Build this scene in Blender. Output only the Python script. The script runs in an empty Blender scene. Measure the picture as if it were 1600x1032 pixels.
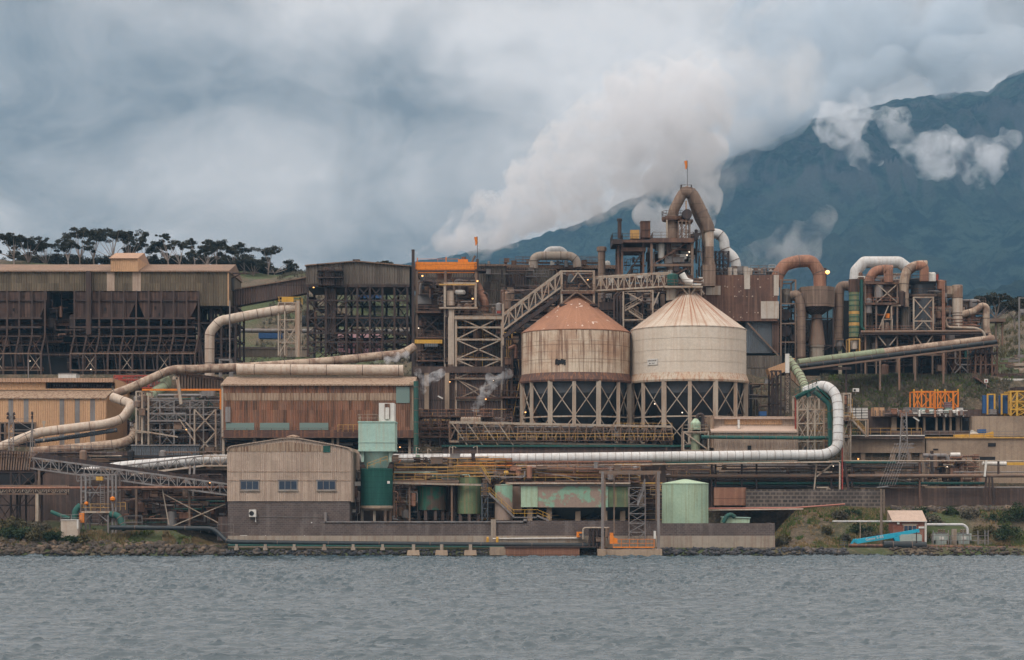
import bpy, math, random
import numpy as np
from mathutils import Vector, Matrix, noise as mnoise
from math import radians, sin, cos, pi, sqrt

sc = bpy.context.scene
# ------------------------------------------------------------------ camera
D, FPX, YH, CZ = 300.0, 3000.0, 780.0, 9.0      # distance to shore, focal length in photo pixels, horizon row, eye height
cam_d = bpy.data.cameras.new("camera"); cam = bpy.data.objects.new("camera", cam_d)
sc.collection.objects.link(cam); sc.camera = cam
cam.location = (0, -D, CZ); cam.rotation_euler = (radians(90), 0, 0)
cam_d.sensor_width = 36; cam_d.lens = 36 * FPX / 1600
cam_d.shift_y = (YH - 516) / 1600
cam_d.clip_start = 1; cam_d.clip_end = 30000
# ------------------------------------------------------------------ sun and sky
SUN_EL, SUN_AZ = radians(50), radians(218)      # azimuth clockwise from +Y: the sun stands behind and left of the camera
sun_d = bpy.data.lights.new("sun", 'SUN'); sun = bpy.data.objects.new("sun", sun_d)
sc.collection.objects.link(sun)
sun_d.energy = 1.35; sun_d.angle = radians(14); sun_d.color = (1, .965, .92)
sdir = Vector((sin(SUN_AZ) * cos(SUN_EL), cos(SUN_AZ) * cos(SUN_EL), sin(SUN_EL)))
sun.rotation_euler = sdir.to_track_quat('Z', 'Y').to_euler()
sc.view_settings.view_transform = 'Standard'; sc.view_settings.look = 'None'
sc.view_settings.exposure = 0.38; sc.view_settings.gamma = 1.0
sc.render.engine = 'CYCLES'
sc.cycles.use_denoising = True
sc.cycles.max_bounces = 5; sc.cycles.diffuse_bounces = 2; sc.cycles.glossy_bounces = 2
sc.cycles.transparent_max_bounces = 6; sc.cycles.volume_bounces = 4
sc.cycles.volume_step_rate = 1.0; sc.cycles.volume_max_steps = 256
sc.cycles.use_adaptive_sampling = True; sc.cycles.adaptive_threshold = 0.02


class NT:
    """tiny node builder"""
    def __init__(s, tree): s.t = tree; s.n = tree.nodes; s.l = tree.links
    def new(s, ty, **kw):
        n = s.n.new(ty)
        ins = kw.pop('ins', {})
        for k, v in kw.items(): setattr(n, k, v)
        for k, v in ins.items():
            if isinstance(v, bpy.types.NodeSocket): s.l.new(v, n.inputs[k])
            elif v is not None: n.inputs[k].default_value = v
        return n
    def math(s, op, a, b=None, c=None, clamp=False):
        n = s.n.new('ShaderNodeMath'); n.operation = op; n.use_clamp = clamp
        for i, v in enumerate((a, b, c)):
            if v is None: continue
            if isinstance(v, bpy.types.NodeSocket): s.l.new(v, n.inputs[i])
            else: n.inputs[i].default_value = v
        return n.outputs[0]
    def vmath(s, op, a, b=None):
        n = s.n.new('ShaderNodeVectorMath'); n.operation = op
        for i, v in enumerate((a, b)):
            if v is None: continue
            if isinstance(v, bpy.types.NodeSocket): s.l.new(v, n.inputs[i])
            else: n.inputs[i].default_value = v
        return n
    def mix(s, f, a, b, blend='MIX'):
        n = s.n.new('ShaderNodeMix'); n.data_type = 'RGBA'; n.blend_type = blend
        for i, v in ((0, f), (6, a), (7, b)):
            if isinstance(v, bpy.types.NodeSocket): s.l.new(v, n.inputs[i])
            else: n.inputs[i].default_value = v if i == 0 else (*v, 1)[:4]
        return n.outputs[2]
    def ramp(s, f, a, b):       # smooth remap of a..b to 0..1
        n = s.n.new('ShaderNodeMapRange'); n.interpolation_type = 'SMOOTHSTEP'
        s.l.new(f, n.inputs[0]); n.inputs[1].default_value = a; n.inputs[2].default_value = b
        return n.outputs[0]
    def noise(s, vec, scale, detail=4, rough=.5, dist=0, out=0):
        n = s.new('ShaderNodeTexNoise', ins={'Vector': vec, 'Scale': scale, 'Detail': detail, 'Roughness': rough, 'Distortion': dist})
        return n.outputs[out]
    def scale(s, vec, v):
        return s.vmath('MULTIPLY', vec, v).outputs[0]
    def sep(s, vec):
        n = s.new('ShaderNodeSeparateXYZ', ins={0: vec}); return n.outputs


world = bpy.data.worlds.new("World"); sc.world = world; world.use_nodes = True
w = NT(world.node_tree); w.n.clear()
sky = w.new('ShaderNodeTexSky', sky_type='NISHITA', sun_disc=False, sun_elevation=SUN_EL, sun_rotation=SUN_AZ, altitude=10)
bg_sky = w.new('ShaderNodeBackground', ins={0: sky.outputs[0], 1: .09})
dirv = w.new('ShaderNodeTexCoord').outputs['Generated']
gx, gy, gz = w.sep(dirv)
v1 = w.scale(dirv, (8.0, 8.0, 11.0))
warp = w.noise(v1, 1.0, 3, .5, out=1)
v2 = w.vmath('ADD', v1, w.scale(warp, (1.1, 1.1, 1.1))).outputs[0]
n_big = w.noise(v2, .75, 5, .48)
n_fine = w.noise(v2, 2.4, 8, .6)
gyc = w.math('MAXIMUM', w.math('ABSOLUTE', gy), .15)
tu, tv = w.math('DIVIDE', gx, gyc), w.math('DIVIDE', gz, gyc)
def blob(px, py, rx, ry, amp):
    a = w.math('DIVIDE', w.math('SUBTRACT', tu, (px - 800) / FPX), rx / FPX)
    b = w.math('DIVIDE', w.math('SUBTRACT', tv, (YH - py) / FPX), ry / FPX)
    r2 = w.math('ADD', w.math('MULTIPLY', a, a), w.math('MULTIPLY', b, b))
    return w.math('MULTIPLY', w.math('POWER', 2.718, w.math('MULTIPLY', r2, -1)), amp)
val = w.math('MULTIPLY', w.math('SUBTRACT', n_big, .5), 1.9)
val = w.math('ADD', val, w.math('MULTIPLY', w.math('SUBTRACT', n_fine, .5), 1.15))
for b in [(30, 60, 460, 150, -.45), (60, 215, 190, 60, -.28), (300, 120, 300, 60, -.12), (560, 160, 190, 36, -.24), (230, 250, 260, 60, .14), (700, 30, 260, 160, .16),
          (1250, 60, 420, 110, .22), (420, 380, 520, 50, -.12), (640, 400, 260, 60, -.22), (560, 300, 300, 60, .08), (980, 200, 260, 100, .16), (420, 290, 220, 40, .08), (1300, 170, 300, 50, .1)]:
    val = w.math('ADD', val, blob(*b))
f = w.math('ADD', val, .56, clamp=True)
ccol = w.mix(f, (.225, .188, .162), (.97, .86, .785))
hi = w.ramp(gz, .24, .62)           # unseen sky above the view brightened to light the plant and water
back = w.math('MULTIPLY', w.ramp(gy, .3, -.8), .45)  # unseen sky behind the camera brightened as added fill
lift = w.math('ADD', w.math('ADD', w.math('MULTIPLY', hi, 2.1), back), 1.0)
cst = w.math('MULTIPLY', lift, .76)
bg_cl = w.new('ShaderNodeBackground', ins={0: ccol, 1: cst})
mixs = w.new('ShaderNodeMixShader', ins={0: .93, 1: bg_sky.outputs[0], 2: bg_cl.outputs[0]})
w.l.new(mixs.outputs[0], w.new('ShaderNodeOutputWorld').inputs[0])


# ------------------------------------------------------------------ geometry helpers
def S(Y): return (Y + D) / FPX
def W(px, py, Y): return Vector(((px - 800) * S(Y), Y, CZ - (py - YH) * S(Y)))

COL = sc.collection
def props(o, label=None, cat=None, group=None, kind=None):
    if label: o['label'] = label
    if cat: o['category'] = cat
    if group: o['group'] = group
    if kind: o['kind'] = kind
    return o
def T(name, label, cat, loc, group=None):
    o = bpy.data.objects.new(name, None); COL.objects.link(o)
    o.empty_display_size = .5; o.location = loc
    WL[o] = Vector(loc)
    return props(o, label, cat, group)
WL = {}
def wl(o): return WL.get(o, Vector((0, 0, 0)))

class MB:
    """collects boxes, beams, tubes and lathes; build() links them as one mesh object"""
    def __init__(s): s.v = []; s.f = []; s.sm = []; s.r2 = []
    def add(s, vs, fs, smooth=False):
        n = len(s.v); s.v += [tuple(v) for v in vs]
        s.f += [tuple(i + n for i in f) for f in fs]; s.sm += [smooth] * len(fs)
        return s
    def box(s, x0, x1, y0, y1, z0, z1):
        vs = [(x, y, z) for x in (x0, x1) for y in (y0, y1) for z in (z0, z1)]
        return s.add(vs, [(0, 1, 3, 2), (4, 6, 7, 5), (0, 4, 5, 1), (2, 3, 7, 6), (0, 2, 6, 4), (1, 5, 7, 3)])
    def pbox(s, px0, px1, py0, py1, Y0, Y1):     # box whose front face is given in photo pixels at depth Y0
        a, b = W(px0, py1, Y0), W(px1, py0, Y0)
        return s.box(a.x, b.x, Y0, Y1, a.z, b.z)
    def beam(s, a, b, w, h=None):
        a, b = Vector(a), Vector(b); d = b - a
        if d.length < 1e-6: return s
        h = h or w; d.normalize()
        up = Vector((0, 0, 1)) if abs(d.z) < .95 else Vector((0, 1, 0))
        u = d.cross(up).normalized(); v = u.cross(d).normalized()
        vs = []
        for p in (a, b):
            for i, j in ((-1, -1), (1, -1), (1, 1), (-1, 1)):
                vs.append(p + u * (i * w / 2) + v * (j * h / 2))
        return s.add(vs, [(0, 1, 2, 3), (7, 6, 5, 4), (0, 4, 5, 1), (1, 5, 6, 2), (2, 6, 7, 3), (3, 7, 4, 0)])
    def tube(s, pts, r, n=12, cap=True, bend=None):
        pts = [Vector(p) for p in pts]
        rs = r if isinstance(r, (list, tuple)) else None
        if bend and rs is None: pts = fillet(pts, bend)
        m = len(pts); vs = []; pu = None
        for i, p in enumerate(pts):
            t = (pts[min(i + 1, m - 1)] - pts[max(i - 1, 0)])
            t = t.normalized() if t.length > 0 else Vector((0, 0, 1))
            if pu is None:
                up = Vector((0, 0, 1)) if abs(t.z) < .9 else Vector((0, 1, 0))
                pu = t.cross(up).normalized()
            u = (pu - t * pu.dot(t)); u = u.normalized() if u.length > 1e-5 else t.orthogonal().normalized()
            pu = u; q = t.cross(u); rr = rs[i] if rs else r
            if 0 < i < m - 1 and rs is None:
                c = (pts[i] - pts[i - 1]).normalized().dot((pts[i + 1] - pts[i]).normalized())
            for k in range(n):
                a = 2 * pi * k / n
                vs.append(p + (u * cos(a) + q * sin(a)) * rr)
        fs = [(i * n + k, i * n + (k + 1) % n, (i + 1) * n + (k + 1) % n, (i + 1) * n + k) for i in range(m - 1) for k in range(n)]
        s.add(vs, fs, True)
        if cap:
            s.add([vs[k] for k in range(n)], [tuple(range(n))[::-1]]); s.add([vs[(m - 1) * n + k] for k in range(n)], [tuple(range(n))])
        return s
    def lathe(s, c, prof, n=32, smooth=True, a0=0, cap=True):    # prof: list of (r, z) from bottom to top, absolute z
        vs = [(c[0] + r * cos(a0 + 2 * pi * k / n), c[1] + r * sin(a0 + 2 * pi * k / n), z) for r, z in prof for k in range(n)]
        m = len(prof)
        for i in range(m - 1):
            ring = vs[i * n:(i + 2) * n]
            s.add(ring, [(k, (k + 1) % n, n + (k + 1) % n, n + k) for k in range(n)], smooth)
        if cap and prof[0][0] > 1e-3: s.add(vs[:n], [tuple(range(n))[::-1]])
        if cap and prof[-1][0] > 1e-3: s.add(vs[-n:], [tuple(range(n))])
        return s
    def prism(s, pts, Y0, Y1):                  # polygon in photo pixels (at Y0), extruded to Y1 with the same X and Z
        q = [W(x, y, Y0) for x, y in pts]; n = len(q)
        a = sum(q[i].x * q[(i + 1) % n].z - q[(i + 1) % n].x * q[i].z for i in range(n))
        if a < 0: q.reverse()
        vs = [(p.x, Y0, p.z) for p in q] + [(p.x, Y1, p.z) for p in q]
        fs = [tuple(range(n)), tuple(range(2 * n - 1, n - 1, -1))] + [(i, n + i, n + (i + 1) % n, (i + 1) % n) for i in range(n)]
        return s.add(vs, fs)
    def rail(s, pts, h=1.1, step=1.8, r=.05, n_r=2):
        for a, b in zip(pts[:-1], pts[1:]):
            a, b = Vector(a), Vector(b); L = (b - a).length; k = max(1, int(L / step + .5))
            for i in range(k + 1):
                p = a.lerp(b, i / k); s.beam(p, p + Vector((0, 0, h)), r)
            for j in range(n_r):
                z = Vector((0, 0, h * (j + 1) / n_r)); s.beam(a + z, b + z, r)
        return s
    def build(s, name, mat, parent=None, **kw):
        me = bpy.data.meshes.new(name); o = wl(parent) if parent is not None else Vector((0, 0, 0))
        if s.v:
            co = np.array(s.v, dtype=np.float64) - np.array(o)
            me.from_pydata(co.tolist(), [], s.f)
            if any(s.sm): me.polygons.foreach_set('use_smooth', s.sm)
        me.materials.append(mat)
        if s.r2:
            me.materials.append(K['seam'])
            for a_, b_ in s.r2:
                for i_ in range(a_, b_): me.polygons[i_].material_index = 1
        ob = bpy.data.objects.new(name, me); COL.objects.link(ob)
        if parent is not None: ob.parent = parent
        WL[ob] = o
        props(ob, **kw)
        return ob

def fillet(pts, r, n=6):
    out = [pts[0]]
    for i in range(1, len(pts) - 1):
        a, p, b = pts[i - 1], pts[i], pts[i + 1]
        d0, d1 = (a - p), (b - p)
        rr = min(r, d0.length * .48, d1.length * .48)
        q0, q1 = p + d0.normalized() * rr, p + d1.normalized() * rr
        for k in range(n + 1):
            t = k / n; out.append(q0 * (1 - t) ** 2 + p * 2 * t * (1 - t) + q1 * t * t)
    out.append(pts[-1])
    return out

def copy_tree(o, loc=None, label=None, parent=None):
    c = o.copy(); COL.objects.link(c)
    if parent is not None: c.parent = parent
    if loc is not None: c.location = loc
    if label: c['label'] = label
    for ch in list(o.children): copy_tree(ch, None, None, c)
    return c

# ------------------------------------------------------------------ materials
MATS = {}
def mat_base(name, rough=.75, metal=0.0, spec=.3):
    m = bpy.data.materials.new(name); m.use_nodes = True
    t = NT(m.node_tree); b = t.n['Principled BSDF']
    b.inputs['Roughness'].default_value = rough; b.inputs['Metallic'].default_value = metal
    b.inputs['Specular IOR Level'].default_value = spec
    return m, t, b

def weather(name, base, dirt=None, rust=None, patch=.5, streak=.5, panel=0, pvar=.3, rib=0, seam=0, rough=.75, sc1=.22, bump=.02, band=None, metal=0, fine=.25, sharp=.12, radial=False, spots=None, top=None):
    """painted or bare surface with patches of dirt, vertical rust runs, sheet-to-sheet tone changes, ribs and seams"""
    m, t, b = mat_base(name, rough, metal)
    co = t.new('ShaderNodeTexCoord').outputs['Object']
    inf = t.new('ShaderNodeObjectInfo').outputs['Random']
    off = t.new('ShaderNodeCombineXYZ', ins={0: t.math('MULTIPLY', inf, 37.0), 1: t.math('MULTIPLY', inf, 11.0), 2: 0.0}).outputs[0]
    cov = t.vmath('ADD', co, off).outputs[0]
    x, y, z = t.sep(co)
    if radial:
        nn = t.vmath('NORMALIZE', t.new('ShaderNodeCombineXYZ', ins={0: x, 1: y, 2: 0.0}).outputs[0]).outputs[0]
        stv = t.vmath('ADD', t.scale(nn, (10, 10, 0)), t.new('ShaderNodeCombineXYZ', ins={0: 0.0, 1: 0.0, 2: z}).outputs[0]).outputs[0]
    else: stv = cov
    xy = t.math('ADD', x, t.math('MULTIPLY', y, .93))
    dirt = dirt or tuple(c * .5 for c in base); rust = rust or dirt
    n1 = t.noise(cov, sc1, 7, .6)
    col = t.mix(t.math('MULTIPLY', t.ramp(n1, .52 - sharp, .52 + sharp), patch), base, dirt)
    if panel:
        fl = t.math('FLOOR', t.math('DIVIDE', xy, panel))
        flz = t.math('FLOOR', t.math('DIVIDE', z, band or 1000.0))
        wn = t.new('ShaderNodeTexWhiteNoise', noise_dimensions='3D', ins={0: t.new('ShaderNodeCombineXYZ', ins={0: fl, 1: flz, 2: 3.3}).outputs[0]}).outputs[0]
        k = t.math('ADD', t.math('MULTIPLY', wn, 2 * pvar), 1 - pvar)
        g = t.new('ShaderNodeCombineColor', ins={0: k, 1: k, 2: k}).outputs[0]
        col = t.mix(1.0, col, g, 'MULTIPLY')
    n2 = t.noise(t.scale(stv, (2.1, 2.1, .08)), 1.0, 6, .65)
    st = t.math('MULTIPLY', t.ramp(n2, .46, .62), streak)
    if top: st = t.math('MULTIPLY', st, t.math('ADD', t.math('MULTIPLY', t.ramp(z, top[0], top[1]), 1 - top[2]), top[2]))
    col = t.mix(st, col, rust)
    n3 = t.noise(cov, 2.4, 5, .7)
    kf = t.math('ADD', t.math('MULTIPLY', n3, fine * 2), 1 - fine)
    col = t.mix(1.0, col, t.new('ShaderNodeCombineColor', ins={0: kf, 1: kf, 2: kf}).outputs[0], 'MULTIPLY')
    if spots:
        sp = t.noise(cov, 1.1, 2, .4)
        col = t.mix(t.math('MULTIPLY', t.ramp(sp, .66, .70), t.ramp(t.noise(cov, .25, 2, .5), .45, .6)), col, spots)
    if seam:
        fr = t.math('FRACT', t.math('DIVIDE', z, seam))
        sm = t.math('LESS_THAN', fr, .06)
        col = t.mix(t.math('MULTIPLY', sm, .45), col, tuple(c * .35 for c in dirt))
    t.l.new(col, b.inputs['Base Color'])
    h = t.math('MULTIPLY', n3, bump)
    if rib:
        h = t.math('ADD', h, t.math('MULTIPLY', t.math('SINE', t.math('MULTIPLY', xy, 2 * pi / rib)), rib * .16))
    bp = t.new('ShaderNodeBump', ins={'Height': h, 'Distance': 1.0, 'Strength': .8})
    t.l.new(bp.outputs[0], b.inputs['Normal'])
    MATS[name] = m
    return m
# ------------------------------------------------------------------ numpy noise
_rs = np.random.RandomState(5)
_perm = _rs.rand(256, 256)
def vnoise(x, y):
    xi, yi = np.floor(x).astype(int), np.floor(y).astype(int)
    fx, fy = x - xi, y - yi; fx = fx * fx * (3 - 2 * fx); fy = fy * fy * (3 - 2 * fy)
    g = lambda a, b: _perm[a & 255, b & 255]
    return (g(xi, yi) * (1 - fx) + g(xi + 1, yi) * fx) * (1 - fy) + (g(xi, yi + 1) * (1 - fx) + g(xi + 1, yi + 1) * fx) * fy
def fbm(x, y, o=5, gain=.5):
    s = 0; a = 1; tot = 0
    for i in range(o): s = s + a * vnoise(x + 17.3 * i, y + 9.1 * i); tot += a; a *= gain; x = x * 2.03; y = y * 2.03
    return s / tot
def sstep(a, b, x): t = np.clip((x - a) / (b - a), 0, 1); return t * t * (3 - 2 * t)

def grid_mesh(name, X, Y, Z, mat, smooth=True):
    ny, nx = X.shape
    me = bpy.data.meshes.new(name)
    co = np.stack([X, Y, Z], -1).reshape(-1, 3).astype(np.float32)
    i = np.arange(ny - 1)[:, None] * nx + np.arange(nx - 1)[None, :]
    fs = np.stack([i, i + 1, i + nx + 1, i + nx], -1).reshape(-1, 4).astype(np.int32)
    me.vertices.add(len(co)); me.vertices.foreach_set('co', co.ravel())
    me.loops.add(fs.size); me.loops.foreach_set('vertex_index', fs.ravel())
    me.polygons.add(len(fs)); me.polygons.foreach_set('loop_start', np.arange(0, fs.size, 4, dtype=np.int32))
    me.polygons.foreach_set('loop_total', np.full(len(fs), 4, dtype=np.int32))
    me.polygons.foreach_set('use_smooth', np.full(len(fs), smooth))
    me.update(calc_edges=True); me.materials.append(mat)
    o = bpy.data.objects.new(name, me); COL.objects.link(o)
    return o

# ------------------------------------------------------------------ water
m, t, b = mat_base('river_water', .2, 0, .5)
b.inputs['Base Color'].default_value = (.038, .062, .076, 1); b.inputs['IOR'].default_value = 1.55
gp = t.new('ShaderNodeNewGeometry').outputs['Position']
h1 = t.noise(t.scale(gp, (1.0, 1.5, 1)), 2.6, 5, .62)
bp = t.new('ShaderNodeBump', ins={'Height': h1, 'Distance': .06, 'Strength': .5})
t.l.new(bp.outputs[0], b.inputs['Normal'])
xs = np.concatenate([[-6000, -2500, -900, -400, -200, -140], np.arange(-98, 98.1, .24), [140, 200, 400, 900, 2500, 6000]])
ys = np.concatenate([[-2500, -1200, -600, -350, -260], np.arange(-222, -130, .12), np.arange(-130, 1.1, .2), [4.0]])
X, Y = np.meshgrid(xs, ys)
Z = np.zeros_like(X); rs = np.random.RandomState(3)
for k in range(90):
    lam = .55 * (2.6 / .55) ** rs.rand(); th = rs.normal(1.25, .55); ph = rs.rand() * 6.283
    kk = 2 * pi / lam
    # groups of crests drift in and out so no wave runs the whole width
    env = .35 + 1.3 * vnoise(X / (lam * 5) + k * 3.1, Y / (lam * 5) + k * 7.7)
    p = kk * (X * cos(th) + Y * sin(th)) + ph + 2.0 * vnoise(X / (lam * 3) + k, Y / (lam * 3))
    Z += lam * .0034 * env * (1 - 2 * np.abs(np.sin(p / 2)) if k % 2 else np.sin(p))
for k in range(60):
    lam = 1.2 * (5.0 / 1.2) ** rs.rand(); th = rs.normal(1.45, .24); ph = rs.rand() * 6.283
    p = 2 * pi / lam * (X * cos(th) + Y * sin(th)) / 2 + ph + 2.4 * vnoise(X / (lam * 2.2) + k * 5.3, Y / (lam * 4))
    patch = sstep(.70, .88, vnoise(X / (lam * 1.3) + k * 9.1, Y / (lam * .7) + k * 2.7))
    Z += min(lam, 3.2) * .042 * patch * np.exp(-48 * np.sin(p) ** 2)
fade = sstep(-245, -222, Y) * sstep(110, 95, np.abs(X)) * (1 + .25 * sstep(-150, 0, Y))
gust = .55 + .9 * fbm(X / 38, Y / 26, 3)
props(grid_mesh('river', X, Y, Z * fade * gust, m), kind='structure')

# ------------------------------------------------------------------ ground
def interp_px(pts, px): return np.interp(px, [p[0] for p in pts], [p[1] for p in pts])
def ground_h(X, Y):
    px = 800 + X / np.maximum((Y + D) / FPX, .05)
    z = -4 + 5.3 * sstep(-3.5, 3.2, Y)
    # right bank climbs behind the shore, left shore mound
    rb = sstep(1195, 1260, px)
    z = z + rb * 6.0 * sstep(6, 19, Y) * (1 + .12 * (fbm(X / 5, Y / 5) - .5))
    lb = sstep(350, 250, px)
    z = z + lb * (2.6 * sstep(2, 8, Y)) * (.7 + .6 * fbm(X / 7, Y / 7))
    z = np.maximum(z, -4)
    # middle strip behind the sea wall
    z = z + (1 - rb) * 1.2 * sstep(14, 20, Y)
    # second terrace, third terrace
    t2 = np.where(px < 1195, 18.2, 20.0); k2 = sstep(37.0, 38.0, Y)
    z = z * (1 - k2) + t2 * k2
    t3 = 33.0; kk3 = sstep(61, 74, Y) * (px > 1180) + sstep(68, 70, Y) * (px <= 1180)
    z = z * (1 - kk3) + t3 * kk3
    z = z + kk3 * (1 - sstep(74, 76, Y)) * (fbm(X / 3, Y / 3) - .5) * .9 * (px > 1300)
    crest = interp_px([(-400, 72), (0, 71), (520, 69), (640, 62), (760, 52), (1500, 50), (1580, 60), (1700, 66), (2200, 72)], px)
    k4 = sstep(112, 215, Y)
    z = z * (1 - k4) + (crest + 7 * (fbm(X / 22, Y / 22) - .5)) * k4
    z = z - 60 * sstep(240, 700, Y)
    return z
xs = np.concatenate([np.linspace(-4000, -150, 14), np.arange(-140, 140, .8), np.linspace(145, 4000, 14)])
ys = np.concatenate([np.arange(-4, 24, .5), np.arange(24, 36.5, 1.5), np.arange(36.8, 38.6, .3), np.arange(39, 60, 2), np.arange(60, 78, .5), np.arange(78, 112, 3), np.arange(112, 260, 2.2), np.linspace(265, 2000, 14)])
X, Y = np.meshgrid(xs, ys); Z = ground_h(X, Y)
m, t, b = mat_base('ground_soil', .95)
gp = t.new('ShaderNodeNewGeometry').outputs['Position']
n1 = t.noise(gp, .16, 8, .62); n2 = t.noise(gp, 1.3, 6, .7); n3 = t.noise(gp, .05, 4, .5)
_, gyy, gzz = t.sep(gp)
c = t.mix(t.ramp(n1, .38, .6), (.105, .078, .055), (.06, .055, .035))
c = t.mix(t.ramp(n2, .45, .7), c, (.16, .12, .08))
gm = t.math('MAXIMUM', t.ramp(gyy, 108, 116), t.ramp(gyy, 22, 19))
c = t.mix(t.math('MULTIPLY', t.math('MULTIPLY', t.ramp(n3, .42, .56), .8), gm), c, (.05, .075, .025))
t.l.new(c, b.inputs['Base Color'])
bp = t.new('ShaderNodeBump', ins={'Height': t.noise(gp, 1.6, 8, .7), 'Distance': .8, 'Strength': .7}); t.l.new(bp.outputs[0], b.inputs['Normal'])
GROUND = props(grid_mesh('ground', X, Y, Z, m), kind='structure')
def gz_at(x, y): return float(ground_h(np.array([x * 1.0]), np.array([y * 1.0]))[0])

# ------------------------------------------------------------------ mountain
sky_pts = [(-900, 470), (300, 440), (560, 425), (700, 402), (800, 384), (900, 352), (1000, 306), (1060, 268), (1110, 238), (1180, 214), (1225, 206), (1262, 188), (1290, 184), (1330, 176), (1420, 152), (1480, 146), (1550, 142), (1576, 120), (1600, 112), (1760, 70), (2300, 20), (3200, 60)]
xs = np.concatenate([np.linspace(-5200, -600, 60), np.arange(-590, 1500, 6.0), np.linspace(1510, 5000, 90)])
ys = np.concatenate([np.linspace(900, 1500, 24), np.linspace(1520, 4100, 190), np.linspace(4130, 5600, 26)])
X, Y = np.meshgrid(xs, ys)
px4 = 800 + X / S(4000)
ridge = 9 + (YH - interp_px(sky_pts, px4)) * S(4000)
tY = np.clip((Y - 900) / 3100, 0, 1)
prof = .10 * tY + .62 * tY ** 1.7 + .28 * sstep(.78, 1.0, tY)
rn = 1 - np.abs(2 * fbm(X / 620 + 2, Y / 900, 5) - 1)
gul = 1 - np.abs(2 * fbm(X / 170, Y / 420, 4) - 1)
z = 20 + (ridge - 20) * prof
z += (1 - sstep(.86, 1.0, tY)) * sstep(.02, .2, tY) * ((rn - .75) * 330 + (gul - .7) * 130) * (.35 + .65 * np.clip(ridge / 900, 0, 1))
z += (fbm(X / 26, Y / 26, 4) - .5) * 24 * sstep(0, .3, tY)
cl = sstep(.80, .86, tY) * (1 - sstep(.93, 1.0, tY))
z += cl * (np.abs(fbm(X / 60, Y / 120, 5) - .5)) * 120 * sstep(300, 700, ridge)
z -= 260 * sstep(4100, 5600, Y)
m, t, b = mat_base('mountain_forest', 1.0, 0, 0)
gp = t.new('ShaderNodeNewGeometry'); P = gp.outputs['Position']
nz = t.sep(gp.outputs['Normal'])[2]; pz = t.sep(P)[2]
n1 = t.noise(P, .018, 9, .7); n2 = t.noise(P, .004, 5, .6)
c = t.mix(t.ramp(n1, .42, .58), (.002, .006, .007), (.036, .056, .042))
c = t.mix(t.math('MULTIPLY', t.ramp(t.noise(P, .05, 6, .8), .5, .6), .6), c, (.003, .007, .006))
c = t.mix(t.math('MULTIPLY', t.ramp(n2, .45, .65), .5), c, (.04, .042, .032))
rock = t.math('MULTIPLY', t.ramp(pz, 560, 700), t.ramp(nz, .74, .50))
rock = t.math('MAXIMUM', rock, t.math('MULTIPLY', t.ramp(t.noise(t.scale(P, (.02, .02, .004)), 1, 6, .7), .5, .6), t.math('MULTIPLY', t.ramp(pz, 600, 740), .6)))
c = t.mix(rock, c, (.09, .082, .085))
t.l.new(c, b.inputs['Base Color'])
bp = t.new('ShaderNodeBump', ins={'Height': n1, 'Distance': 60.0, 'Strength': 1.0}); t.l.new(bp.outputs[0], b.inputs['Normal'])
props(grid_mesh('mountain', X, Y, z, m), kind='structure')
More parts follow.
